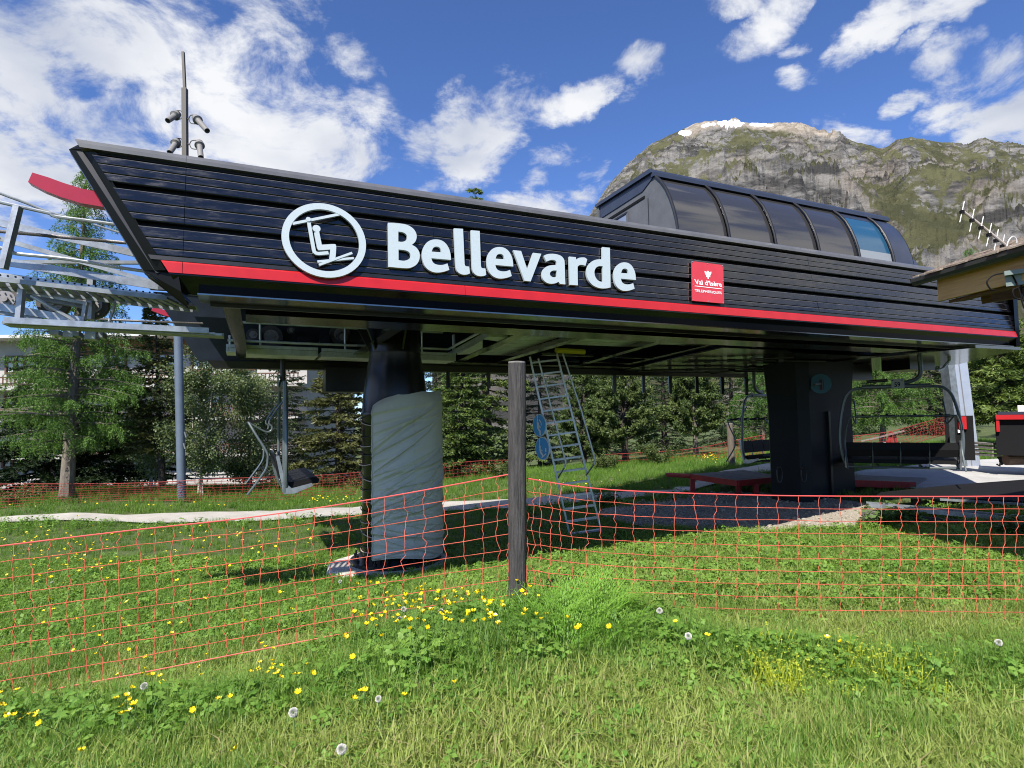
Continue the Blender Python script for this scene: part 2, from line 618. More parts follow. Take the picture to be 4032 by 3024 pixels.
def grid_mesh(name, xs, ys, m, kind='structure', zoff=0.0):
    XX, YY = np.meshgrid(xs, ys)
    Z = ground(XX, YY) + zoff
    V = np.stack([XX, YY, Z], -1).reshape(-1, 3)
    nx, ny = len(xs), len(ys)
    i = (np.arange(ny - 1)[:, None] * nx + np.arange(nx - 1)[None]).reshape(-1)
    F = np.stack([i, i + 1, i + 1 + nx, i + nx], -1)
    me = bpy.data.meshes.new(name)
    me.from_pydata(V.tolist(), [], F.tolist())
    me.polygons.foreach_set('use_smooth', [True] * len(F))
    me.materials.append(m)
    o = bpy.data.objects.new(name, me)
    COL.objects.link(o)
    return tag(o, kind=kind)
M_soil = mat('meadow_soil', (0.085, 0.10, 0.028), 0.95, col2=(0.045, 0.075, 0.016), scale=2.5, bump=0.6, bscale=40, detail=10)
def axis(lo, hi, fine_lo, fine_hi, fine, grow=1.35):
    a = list(np.arange(fine_lo, fine_hi + 1e-6, fine))
    st, q = fine, fine_hi
    while q < hi:
        st *= grow
        q += st
        a.append(q)
    st, q = fine, fine_lo
    while q > lo:
        st *= grow
        q -= st
        a.insert(0, q)
    return np.array(a)
ground_o = grid_mesh('ground', axis(-3500, 3500, -24, 28, 0.25), axis(-400, 3500, -2, 34, 0.25), M_soil)

def strip_poly(name, outline_px, m, zoff, step=0.25, label=None):
    """flat sheet following the ground inside an outline given on the picture"""
    pts = [hit_ground(*q) if len(q) == 2 else np.array(q) for q in outline_px]
    return sheet(name, [p[:2] for p in pts], m, zoff, step)
def inside(x, y, poly):
    r = np.zeros(x.shape, bool)
    n = len(poly)
    for i in range(n):
        x0, y0 = poly[i]
        x1, y1 = poly[(i + 1) % n]
        c = ((y0 > y) != (y1 > y)) & (x < (x1 - x0) * (y - y0) / (y1 - y0 + 1e-12) + x0)
        r ^= c
    return r
def sheet(name, poly, m, zoff, step):
    import bmesh
    bm = bmesh.new()
    f = bm.faces.new([bm.verts.new((float(p[0]), float(p[1]), 0)) for p in poly])
    lo, hi = np.min(poly, 0), np.max(poly, 0)
    for ax in (0, 1):
        for c in np.arange(lo[ax] + step, hi[ax], step):
            co = [0, 0, 0]
            no = [0, 0, 0]
            co[ax] = c
            no[ax] = 1
            bmesh.ops.bisect_plane(bm, geom=bm.verts[:] + bm.edges[:] + bm.faces[:], plane_co=co, plane_no=no)
    xs = np.array([v.co.x for v in bm.verts])
    ys = np.array([v.co.y for v in bm.verts])
    zs = ground(xs, ys) + zoff
    for v, z in zip(bm.verts, zs):
        v.co.z = z
    bm.normal_update()
    if sum(fc.normal.z for fc in bm.faces) < 0:
        bmesh.ops.reverse_faces(bm, faces=bm.faces)
    me = bpy.data.meshes.new(name)
    bm.to_mesh(me)
    bm.free()
    me.polygons.foreach_set('use_smooth', [True] * len(me.polygons))
    me.materials.append(m)
    o = bpy.data.objects.new(name, me)
    COL.objects.link(o)
    return tag(o, kind='structure')
M_path = mat('path_concrete', (0.43, 0.405, 0.36), 0.9, col2=(0.33, 0.31, 0.275), scale=1.6, bump=0.2, bscale=60)
_pn = [hit_ground(*q)[:2] for q in [(0, 2063), (500, 2062), (1000, 2058), (1440, 2033), (2000, 2008), (2250, 1986), (2500, 1963), (2650, 1950)]]
_pf = [hit_ground(*q)[:2] for q in [(2720, 1928), (2500, 1940), (2250, 1948), (2000, 1972), (1440, 1998), (1000, 2018), (500, 2034), (0, 2042)]]
_pl = [np.array([-26, _pf[-1][1] - 0.2]), np.array([-26, _pn[0][1] - 0.3])]
_pr = [np.array([_pn[-1][0] + 1.2, _pn[-1][1] + 0.4]), np.array([_pn[-1][0] + 4.5, _pn[-1][1] + 2.2]), np.array([_pn[-1][0] + 4.0, _pn[-1][1] + 3.6]), np.array([_pn[-1][0] + 1.4, _pn[-1][1] + 2.2])]
PATH_POLY = _pn + _pr + _pf + _pl
path_o = sheet('path', PATH_POLY, M_path, 0.045, 0.5)
GRAV_PX = [(2360, 2012), (2420, 2050), (2560, 2082), (2760, 2096), (3000, 2102), (3200, 2092), (3380, 2090), (3450, 2068), (3470, 2030), (3440, 2000), (3350, 1975), (3200, 1958), (3050, 1945), (2850, 1940), (2700, 1950), (2560, 1972)]
GRAV_POLY = [hit_ground(*q)[:2] for q in GRAV_PX]
GRAV_POLY = [q[:2] for q in catmull([np.array([*q, 0]) for q in GRAV_POLY], 3, True)]
GRAV_POLY = [q + RNG.normal(0, 0.05, 2) for q in GRAV_POLY]
M_grav = mat('gravel', (0.27, 0.235, 0.185), 0.95, col2=(0.40, 0.36, 0.295), scale=14, bump=1.0, bscale=45, detail=10)
grav_o = sheet('gravel_patch', GRAV_POLY, M_grav, 0.018, 0.3)

# ================================================================== MOUNTAIN
RIDGE = [(1700, 1500), (2000, 1280), (2200, 1030), (2345, 850), (2400, 762), (2500, 652), (2600, 568), (2650, 547), (2720, 511), (2780, 486), (2860, 478), (2930, 478), (3000, 483),
         (3100, 486), (3200, 496), (3260, 515), (3290, 531), (3330, 538), (3362, 526), (3375, 545), (3440, 574), (3530, 597), (3560, 585), (3590, 562), (3650, 547),
         (3740, 566), (3800, 577), (3860, 592), (3880, 590), (3900, 578), (3950, 561), (4032, 568), (4200, 610), (4400, 560), (4700, 600), (5000, 700), (5600, 640), (6500, 800), (8000, 1000)]
YR, YB = 1500.0, 130.0
cols = np.r_[np.arange(1700, 2300, 12.0), np.arange(2300, 4100, 2.6), np.arange(4100, 8000, 30.0)]
rows = np.r_[np.linspace(0, 1, 300), 1.03, 1.1, 1.25, 1.5]
ry = np.interp(cols, [q[0] for q in RIDGE], [q[1] for q in RIDGE])
tanx = (cols - 2016) / FPX
ridge_z = np.array([P(cx, cy, YR)[2] for cx, cy in zip(cols, ry)])
T, TX = np.meshgrid(rows, tanx, indexing='ij')
ZR = np.broadcast_to(ridge_z[None], T.shape)
Yd = YB + (YR - YB) * T
Xd = TX * Yd * 0.995
tt = np.clip(T, 0, 1)
n1 = fbm(Xd / 260 + 3, Yd / 260, 5, 0.5)
prof = tt ** 1.25
# a green bench half way up between two bands of cliffs
bench = np.interp(tt, [0, .18, .30, .42, .55, .66, .78, .9, 1], [0, .02, .045, .0, -.035, -.03, .035, .03, 0])
prof = prof + bench * (0.6 + 0.8 * n1)
Zd = prof * ZR
rug = np.clip((1.0 - tt) / .34, 0.03, 1) * np.clip(np.sin(np.pi * np.clip(tt, 0, 1)) ** 0.5, 0, 1) * (1 - 0.72 * (tt > 0.97))
wx = Xd + 30 * (fbm(Xd / 90, Yd / 90 + 7, 3) - 0.5)
r1 = fbm(wx / 190 + 5, Yd / 190, 6, 0.55, ridge=True)
r2 = fbm((wx + 0.5 * Yd) / 60, (Yd - 0.35 * wx) / 26 + 3, 5, 0.6, ridge=True)
r3 = fbm(wx / 16, Yd / 9 + Zd / 6, 4, 0.6, ridge=True)
r4 = fbm((wx - .25 * Yd) / 75 + 1.7, Yd / 420 + 2, 5, 0.58, ridge=True)
crag = np.clip((fbm(Xd / 110 + 11, Yd / 150 + 2, 5, .6) - 0.42) * 4, 0, 1)
Zd = Zd + rug * ((r4 - 0.5) * 62 + (r1 - 0.5) * 95 + (0.25 + crag) * ((r2 - 0.55) * 60 + (r3 - 0.5) * 20))
jag = np.interp(cols, [q[0] for q in RIDGE], [0.4] * 3 + [0.4] * 14 + [1.0] * (len(RIDGE) - 17))
Zd[-5] += ((fbm(cols / 14, cols * 0 + 2, 4, 0.6, ridge=True) - 0.55) * np.interp(cols, [2600, 3250, 3320], [5, 7, 17]) * jag)
back = np.clip(T - 1, 0, 1)
Zd = Zd - back * 520
Xs, Ys = Xd, Yd
V = np.stack([Xs, Ys, Zd - 1.5 * (T < 0.003) * 6], -1).reshape(-1, 3)
nx = len(cols)
ny = len(rows)
i = (np.arange(ny - 1)[:, None] * nx + np.arange(nx - 1)[None]).reshape(-1)
Fm = np.stack([i, i + 1, i + 1 + nx, i + nx], -1).astype(np.int32)
me = bpy.data.meshes.new('mountain')
me.vertices.add(len(V))
me.vertices.foreach_set('co', V.astype(np.float32).reshape(-1))
me.loops.add(Fm.size)
me.loops.foreach_set('vertex_index', Fm.reshape(-1))
me.polygons.add(len(Fm))
me.polygons.foreach_set('loop_start', np.arange(0, Fm.size, 4, dtype=np.int32))
me.update(calc_edges=True)
# what lies on it: crag = bare rock, pale = limestone cap of the summit, snow = old snow patches
PXs = 2016 + FPX * (TX * 1.0)
d_ = V - EYE
zc = d_ @ _f
ppx = 2016 + FPX * (d_ @ _r) / zc
ppy = 1512 - FPX * (d_ @ _up) / zc
snow = np.zeros(len(V), np.float32)
for cx, cy, ax, ay in [(2880, 484, 52, 14), (2985, 488, 34, 9), (2700, 522, 26, 10),  (2775, 496, 14, 6), (3030, 494, 16, 5), (2800, 488, 20, 5)]:
    q = ((ppx - cx) / ax) ** 2 + ((ppy - cy) / ay) ** 2 + (fbm(ppx / 30, ppy / 10, 3) - 0.5) * 1.0
    snow = np.maximum(snow, (q < 1).astype(np.float32))
pale = np.clip((np.interp(ppx, [2500, 2650, 2700, 2800, 2950, 3100, 3290, 3380], [0, 0, 548, 500, 505, 520, 542, 0]) - ppy) / 12 + 0.6 + (fbm(ppx / 30, ppy / 12, 3) - 0.5) * 2, 0, 1) * ((ppx > 2500) & (ppx < 3380))
warm = np.clip((fbm(ppx / 120, ppy / 90, 3) - 0.48) * 5, 0, 1)
for nm, arr in (('snow', snow), ('pale', pale.astype(np.float32)), ('crag', (crag.reshape(-1) * 1.0).astype(np.float32)), ('warm', warm.astype(np.float32))):
    at = me.attributes.new(nm, 'FLOAT', 'POINT')
    at.data.foreach_set('value', np.ascontiguousarray(arr, np.float32))
m = bpy.data.materials.new('mountain_rock_and_turf')
m.use_nodes = True
t = m.node_tree
b = t.nodes['Principled BSDF']
b.inputs['Roughness'].default_value = 0.95
b.inputs['Specular IOR Level'].default_value = 0.1
g = N(t, 'ShaderNodeNewGeometry')
def tnoise(scale, detail=6, rough=0.6, stretch=None):
    n = N(t, 'ShaderNodeTexNoise')
    n.inputs['Scale'].default_value = scale
    n.inputs['Detail'].default_value = detail
    n.inputs['Roughness'].default_value = rough
    if stretch:
        mp = N(t, 'ShaderNodeMapping')
        mp.inputs['Scale'].default_value = stretch
        mp.inputs['Rotation'].default_value = (0.3, 0.5, 0.2)
        t.links.new(g.outputs['Position'], mp.inputs['Vector'])
        t.links.new(mp.outputs[0], n.inputs['Vector'])
    else:
        t.links.new(g.outputs['Position'], n.inputs['Vector'])
    return n.outputs['Fac']
def attr(nm):
    a = N(t, 'ShaderNodeAttribute')
    a.attribute_name = nm
    return a.outputs['Fac']
def mixc(fac, a, bcol, blend='MIX'):
    x = N(t, 'ShaderNodeMix', data_type='RGBA', blend_type=blend)
    t.links.new(fac, x.inputs['Factor'])
    for k, q in (('A', a), ('B', bcol)):
        if isinstance(q, tuple):
            x.inputs[k].default_value = (*q, 1)
        else:
            t.links.new(q, x.inputs[k])
    return x.outputs['Result']
def sm(x, lo, hi):
    r = N(t, 'ShaderNodeMapRange', interpolation_type='SMOOTHSTEP')
    r.inputs['From Min'].default_value = lo
    r.inputs['From Max'].default_value = hi
    t.links.new(x, r.inputs['Value'])
    return r.outputs[0]
rockA = mixc(sm(tnoise(0.03, 8, 0.7, (1, 1, 3)), 0.36, 0.64), (0.082, 0.080, 0.078), (0.225, 0.215, 0.202))
rockA = mixc(mth('MULTIPLY', attr('warm'), 0.65, tree=t), rockA, mixc(sm(tnoise(0.05, 8, 0.7), 0.4, 0.6), (0.115, 0.098, 0.082), (0.245, 0.212, 0.178)))
rockA = mixc(sm(tnoise(0.012, 7, 0.65, (1.2, 0.5, 4.0)), 0.50, 0.62), rockA, (0.050, 0.049, 0.048))  # dark strata bands; gully shading put into the rock colour
turf = mixc(sm(tnoise(0.02, 7), 0.35, 0.65), (0.048, 0.050, 0.026), (0.100, 0.100, 0.052))
sepn = N(t, 'ShaderNodeSeparateXYZ')
t.links.new(g.outputs['Normal'], sepn.inputs[0])
steep = mth('ADD', mth('ADD', mth('SUBTRACT', 0.74, sepn.outputs['Z'], tree=t), mth('MULTIPLY', mth('SUBTRACT', attr('crag'), 0.5, tree=t), 0.42, tree=t), tree=t), mth('MULTIPLY', mth('SUBTRACT', tnoise(0.045, 9, 0.75), 0.5, tree=t), 1.9, tree=t), tree=t)
colr = mixc(sm(steep, -0.08, 0.13), turf, rockA)
colr = mixc(attr('pale'), colr, mixc(sm(tnoise(0.05, 7), 0.4, 0.6), (0.21, 0.18, 0.145), (0.33, 0.29, 0.24)))
colr = mixc(sm(attr('snow'), 0.35, 0.6), colr, (0.86, 0.88, 0.92))
t.links.new(colr, b.inputs['Base Color'])
bp = N(t, 'ShaderNodeBump')
bp.inputs['Strength'].default_value = 0.9
bp.inputs['Distance'].default_value = 7.0
t.links.new(tnoise(0.06, 9, 0.68, (1, 0.8, 2.2)), bp.inputs['Height'])
t.links.new(bp.outputs[0], b.inputs['Normal'])
me.materials.append(m)
mo = bpy.data.objects.new('mountain', me)
COL.objects.link(mo)
tag(mo, kind='structure')

# ================================================================== HOTEL behind the trees
M_white = mat('white_render', (0.40, 0.385, 0.36), 0.9, var=0.06, scale=3)
M_clad = mat('brown_cladding', (0.23, 0.095, 0.03), 0.7, col2=(0.15, 0.06, 0.02), scale=4, stretch=(6, 6, 0.5))
M_brown = mat('brown_frame', (0.10, 0.045, 0.025), 0.6)
M_glass = mat('window_glass', (0.06, 0.09, 0.10), 0.06, spec=0.8)
M_curt = mat('pale_curtain', (0.55, 0.62, 0.60), 0.8)
M_roof = mat('pale_roof_edge', (0.55, 0.55, 0.54), 0.6)
M_stone = mat('rubble_stone', (0.46, 0.44, 0.41), 0.95, col2=(0.30, 0.28, 0.26), scale=5, bump=0.8, bscale=9)
M_mortar = mat('mortar', (0.30, 0.28, 0.25), 0.95)
M_door = mat('garage_door_wood', (0.27, 0.10, 0.045), 0.7, col2=(0.17, 0.06, 0.03), scale=3, stretch=(8, 8, 0.4))
YH = 33.0
hx0, hx1 = -41.0, -11.6
hb = thing('hotel', (hx0, YH, -2.2), 'large white hotel with brown wood cladding and balconies behind the left trees', 'building')
def hz(y, px=500):
    return float(P(px, y, YH)[2])
def hxx(px, y=1600):
    return float(P(px, y, YH)[0])
def hbox(x0, x1, y0, y1, z0, z1):
    return MB().box(((x0 + x1) / 2, (y0 + y1) / 2, (z0 + z1) / 2), x1 - x0, y1 - y0, z1 - z0)
wall_top = hz(1338)
hbox(hx0, hx1, YH, YH + 10, -3.2, wall_top).build('wall', M_white, hb)
hbox(hx0 - 1, hx1 + 0.8, YH - 1.4, YH + 11, hz(1337), hz(1326)).build('roof', M_roof, hb)
for i, xx in enumerate(np.arange(hx0 + 0.1, hx1 - 0.1, 0.42)):
    if xx > hxx(250):
        hbox(xx, xx + 0.40, YH - 0.10, YH - 0.002, hz(1396) + 0.02 * (i % 2), hz(1340)).build('cladding_board', M_clad, hb)
def hwin(px0, px1, y0, y1):
    x0, x1, z0, z1 = hxx(px0), hxx(px1), hz(y1), hz(y0)
    f = MB()
    for a, c in ((x0, x0 + .1), (x1 - .1, x1), ((x0 + x1) / 2 - .06, (x0 + x1) / 2 + .06)):
        f.box(((a + c) / 2, YH - .05, (z0 + z1) / 2), c - a, .14, z1 - z0)
    for a, c in ((z0, z0 + .1), (z1 - .1, z1), (z0 + (z1 - z0) * .62, z0 + (z1 - z0) * .62 + .1)):
        f.box(((x0 + x1) / 2, YH - .048, (a + c) / 2), x1 - x0 - .004, .13, c - a)
    w = f.build('window', M_brown, hb)
    hbox(x0 + .02, x1 - .02, YH - .03, YH - .012, z0 + .02, z1 - .02).build('pane', M_glass, w)
    for a, c in ((x0 + .15, x0 + .42), (x1 - .42, x1 - .15)):
        hbox(a, c, YH - .042, YH - .034, z0 + .1, z1 - .1).build('curtain', M_curt, w)
for px0 in (-330, -150, 20, 190, 420, 617, 752, 930):
    hwin(px0, px0 + 78, 1394, 1466)
for px0 in (-330, -150, 20, 190, 430, 620, 790, 930):
    hwin(px0, px0 + 84, 1545, 1600)
for px0 in (-330, -150, 20, 190, 480, 600, 780, 930):
    hwin(px0, px0 + 84, 1780, 1835)
for (y0, y1) in ((1486, 1522), (1608, 1648), (1752, 1785)):
    b_ = MB()
    z0, z1 = hz(y1), hz(y0)
    b_.box(((hx0 + hx1) / 2, YH - 1.3, z1), hx1 - hx0, .08, .07)
    b_.box(((hx0 + hx1) / 2, YH - 1.3, z0 + .1), hx1 - hx0, .06, .06)
    for xx in np.arange(hx0 + .1, hx1, .22):
        b_.box((xx, YH - 1.3, (z0 + z1) / 2 + .05), .05, .04, z1 - z0 - .1)
    bal = b_.build('balcony_railing', M_brown, hb)
    bal['kind'] = 'stuff'
    hbox(hx0, hx1, YH - 1.4, YH - .004, z0 - .18, z0).build('balcony_floor', M_white, hb)
# stone foot of the building with its wooden doors
zs1, zs0 = hz(1893), -3.2
hbox(hx0, hx1 - .5, YH - 3.0, YH - 1.6, zs0, zs1).build('terrace_wall', M_mortar, hb)
hbox(hx0, hx1 - .3, YH - 3.2, YH - 1.5, zs1, zs1 + .14).build('terrace_edge', M_white, hb)
for k, y_ in enumerate((1882, 1872, 1861)):
    hbox(hx0, hx1 - 2, YH - 2.4 + .3 * k, YH - 2.2 + .3 * k, hz(y_), hz(y_ - 6)).build('terrace_rail', M_white, hb)
for px0, px1 in ((30, 60), (120, 190), (250, 300), (330, 420), (555, 600), (640, 700), (470, 505)):
    hbox(hxx(px0, 1930), hxx(px1, 1930), YH - 3.12, YH - 3.004, hz(1985), hz(1905)).build('garage_door', M_door, hb)
def rough_stone(c, sx, sy, sz, rng):
    mb = MB()
    n = 7
    ring = lambda k, q: [c + np.array([sx * q * math.cos(2 * math.pi * i / n) * (.88 + .2 * rng.random()), -sy * k, sz * q * math.sin(2 * math.pi * i / n) * (.88 + .2 * rng.random())]) for i in range(n)]
    return mb.ring_stack([ring(0, 1.0), ring(.7, .93), ring(1, .6)])
rs = np.random.default_rng(5)
def stone_field(px0, px1, py0, py1, yy, parent, m, size=.21):
    x0, x1 = hxx(px0, 1930), hxx(px1, 1930)
    z0, z1 = hz(py1), hz(py0)
    z = z0
    while z < z1:
        x = x0 + rs.random() * size
        while x < x1:
            w = size * (.8 + .9 * rs.random())
            rough_stone(np.array([x + w / 2, yy, z + size * .5]), w * .56, .07, size * .56, rs).build('stone', m, parent)
            x += w
        z += size
stone_field(785, 882, 1896, 1988, YH - 3.0, hb, M_stone, .24)
stone_field(515, 556, 1912, 1982, YH - 3.0, hb, M_stone, .26)
stone_field(10, 60, 1928, 1962, YH - 3.0, hb, M_stone, .26)

# ================================================================== TREES
M_bark = mat('grey_bark', (0.20, 0.17, 0.14), 0.95, col2=(0.10, 0.085, 0.07), scale=9, bump=0.7, bscale=22, stretch=(1, 1, .35))
M_bark_d = mat('dark_bark', (0.07, 0.055, 0.045), 0.95, col2=(0.035, 0.028, 0.022), scale=9, bump=0.6, bscale=22)
M_bark_p = mat('pale_bark', (0.42, 0.40, 0.36), 0.9, col2=(0.22, 0.20, 0.18), scale=6, stretch=(1, 1, 2))
L_larch = leafmat('larch_needles', (0.052, 0.120, 0.022), (0.130, 0.230, 0.050), trans=.32, scale=1.6)
L_larch_d = leafmat('larch_needles_deep', (0.040, 0.090, 0.020), (0.080, 0.150, 0.036), trans=.3, scale=1.0)
L_spruce = leafmat('spruce_needles', (0.028, 0.058, 0.018), (0.072, 0.118, 0.034), trans=.15, scale=1.3)
L_spruce_b = leafmat('spruce_needles_brown_tips', (0.050, 0.066, 0.022), (0.150, 0.150, 0.055), trans=.18, scale=1.3)
L_spruce_t = leafmat('spruce_needles_light_tips', (0.040, 0.080, 0.020), (0.180, 0.240, 0.060), trans=.2, scale=1.6)
L_pine = leafmat('pine_needles', (0.046, 0.084, 0.025), (0.140, 0.180, 0.056), trans=.2, scale=1.2)
L_dark = leafmat('dark_spruce_needles', (0.014, 0.028, 0.011), (0.032, 0.055, 0.018), trans=.12, scale=1.3)  # darkest needle green of the spruces
L_birch = leafmat('birch_leaves', (0.085, 0.125, 0.050), (0.200, 0.240, 0.120), trans=.35, scale=1.4)

def blades(p, d, l, w, rng, cross=2, bend=0.0):
    """narrow leaf-shaped faces along directions d from points p (arrays)"""
    n = len(p)
    res = []
    d = d / np.maximum(1e-6, np.linalg.norm(d, axis=1, keepdims=True))
    a = np.cross(d, rng.normal(size=(n, 3)))
    a /= np.maximum(1e-6, np.linalg.norm(a, axis=1, keepdims=True))
    for k in range(cross):
        sd = a if k == 0 else np.cross(d, a)
        l_, w_ = l[:, None], w[:, None]
        tip = p + d * l_ + np.array([0, 0, -1.0]) * (l_ * bend)
        mid = p + d * l_ * .45 + np.array([0, 0, -1.0]) * (l_ * bend * .3)
        res.append(np.stack([p, mid + sd * w_ / 2, tip, mid - sd * w_ / 2], 1))
    return np.concatenate(res)

def conifer(name, label, base, H, R, crown0, lm, bark, seed, style='spruce', trunk_r=.12, lean=(0, 0), group=None, dens=1.0, width_pow=.8, foot=None):
    rng = np.random.default_rng(seed)
    base = np.asarray(base, float)
    base = np.array([base[0], base[1], gz(base[0], base[1]) - .05])
    t = thing(name, base, label, 'tree', group)
    axis_at = lambda z: base + np.array([lean[0] * z / H, lean[1] * z / H, z])
    MB().tube([axis_at(z) for z in np.linspace(0, H * .98, 8)], trunk_r * 1.15, 9, r1=.012).build('trunk', bark, t, smooth=True)
    limb = MB()
    PQ, DQ, LQ, WQ = [], [], [], []
    z = crown0
    while z < H * .985:
        f = (z - crown0) / (H - crown0)
        reach = R * (1 - f) ** width_pow * (0.55 + 0.45 * min(1, f * 6 + .55))
        nb = int(rng.integers(5, 8))
        a0 = rng.random() * 6.28
        for k in range(nb):
            az = a0 + 6.283 * k / nb + rng.normal(0, .25)
            L = max(.16, reach * rng.uniform(.62, 1.12))
            st = axis_at(z + rng.normal(0, .07))
            if style == 'larch':
                el0, el1 = rng.uniform(.0, .25), rng.uniform(-.35, .05)
            elif style == 'pine':
                el0, el1 = rng.uniform(.1, .5) + .4 * f, rng.uniform(.2, .75)
            else:
                el0, el1 = .35 * f - .12 + rng.normal(0, .08), -.32 + .55 * f + rng.normal(0, .1)
            ns = max(4, int(L / .16))
            pts = [st]
            for j in range(ns):
                el = el0 + (el1 - el0) * j / ns
                pts.append(pts[-1] + np.array([math.cos(az) * math.cos(el), math.sin(az) * math.cos(el), math.sin(el)]) * L / ns)
            limb.tube([pts[0], pts[len(pts) // 2], pts[-1]], max(.008, trunk_r * .28 * L / R), 3, cap=False, r1=.004)
            pts = np.array(pts)
            hd = np.array([math.cos(az), math.sin(az), 0])
            sd = np.array([-math.sin(az), math.cos(az), 0])
            nt_ = int(max(6, L / .045 * dens))
            u_ = rng.uniform(.12 if style != 'pine' else .35, 1.0, nt_) ** .85
            ip = np.clip((u_ * ns), 0, ns - 1e-3)
            i0 = ip.astype(int)
            pp = pts[i0] + (pts[i0 + 1] - pts[i0]) * (ip - i0)[:, None]
            side = rng.choice([-1, 1], nt_)
            if style == 'larch':
                tl = rng.uniform(.20, .58, nt_) * (1.15 - .4 * u_)
                dd = hd[None] * rng.uniform(.1, .7, (nt_, 1)) + sd[None] * (side * rng.uniform(.15, .9, nt_))[:, None] + np.array([0, 0, -1.0]) * rng.uniform(.6, 2.2, (nt_, 1))
                nn, ww, sub = 17, .017, 2
            elif style == 'pine':
                tl = rng.uniform(.12, .26, nt_)
                dd = hd[None] * .7 + sd[None] * (side * rng.uniform(.2, 1.0, nt_))[:, None] + np.array([0, 0, 1.0]) * rng.uniform(.0, .9, (nt_, 1))
                nn, ww, sub = 14, .036, 3
            else:
                tl = (.16 + .40 * (1 - u_) * min(1.2, L)) * rng.uniform(.7, 1.3, nt_)
                dd = hd[None] * rng.uniform(.5, 1.0, (nt_, 1)) + sd[None] * (side * rng.uniform(.5, 1.0, nt_))[:, None] + np.array([0, 0, -1.0]) * rng.uniform(-.05, .35, (nt_, 1))
                nn, ww, sub = 10, .036, 2
            dd /= np.linalg.norm(dd, axis=1, keepdims=True)
            # every twig carries several needle sprays
            for j in range(nn):
                q = (j + rng.random(nt_)) / nn
                PQ.append(pp + dd * (tl * q)[:, None])
                if style == 'pine':
                    nd = dd * .5 + rng.normal(0, .75, (nt_, 3))
                    LQ.append(rng.uniform(.10, .17, nt_))
                elif style == 'larch':
                    nd = dd * .6 + rng.normal(0, .5, (nt_, 3))
                    LQ.append(rng.uniform(.055, .095, nt_))
                else:
                    nd = dd * .9 + rng.normal(0, .33, (nt_, 3))
                    LQ.append(rng.uniform(.10, .18, nt_))
                DQ.append(nd)
                WQ.append(np.full(nt_, ww) * rng.uniform(.8, 1.4, nt_))
        z += (H - crown0) * rng.uniform(.021, .036) + .03
    if foot:
        pass
    Vq = blades(np.concatenate(PQ), np.concatenate(DQ), np.concatenate(LQ), np.concatenate(WQ), rng, 1)
    limb.build('limbs', bark, t)['kind'] = 'stuff'
    c = quads_mesh('crown', Vq, lm, t)
    c['kind'] = 'stuff'
    return t, len(Vq)

def leafy_tree(name, label, base, H, R, crown0, lm, bark, seed, trunk_r=.06, nleaf=9000, leaf=.055, group=None):
    rng = np.random.default_rng(seed)
    base = np.array([base[0], base[1], gz(base[0], base[1]) - .05])
    t = thing(name, base, label, 'tree', group)
    tr = MB()
    tips = []
    for k in range(3):
        a = rng.random() * 6.28
        top = base + np.array([math.cos(a) * R * .35, math.sin(a) * R * .35, H * rng.uniform(.8, .97)])
        pts = [base + np.array([.08 * (k - 1), 0, 0]), base + np.array([math.cos(a) * .1, math.sin(a) * .1, H * .35]), base * .4 + top * .6 + rng.normal(0, .1, 3), top]
        tr.tube(catmull(pts, 4), trunk_r * (1 - .25 * k), 6, r1=.01)
        for j in range(16):
            f = rng.uniform(crown0 / H, .97)
            p0 = pts[0] + (top - pts[0]) * f
            a2 = rng.random() * 6.28
            L = R * (1.05 - .6 * abs(f - .45)) * rng.uniform(.45, 1.0)
            p1 = p0 + np.array([math.cos(a2) * L, math.sin(a2) * L, L * rng.uniform(.2, .8)])
            tr.tube([p0, (p0 + p1) / 2 + rng.normal(0, .05, 3), p1], .014, 3, cap=False, r1=.004)
            for q in np.linspace(.25, 1, 6):
                tips.append(p0 + (p1 - p0) * q)
    tr.build('trunk', bark, t, smooth=True)
    tips = np.array(tips)
    idx = rng.integers(0, len(tips), nleaf)
    p = tips[idx] + rng.normal(0, .13, (nleaf, 3))
    d = rng.normal(0, 1, (nleaf, 3)) + np.array([0, 0, -.5])
    Vq = blades(p, d, rng.uniform(.9, 1.5, nleaf) * leaf, rng.uniform(.7, 1.1, nleaf) * leaf, rng, 1)
    c = quads_mesh('crown', Vq, lm, t)
    c['kind'] = 'stuff'
    return t, len(Vq)
NT = 0
def bp_(px, py, Y):
    return P(px, py, Y)
def top_h(px, py, Y, base):
    return float(P(px, py, Y)[2] - gz(base[0], base[1]))
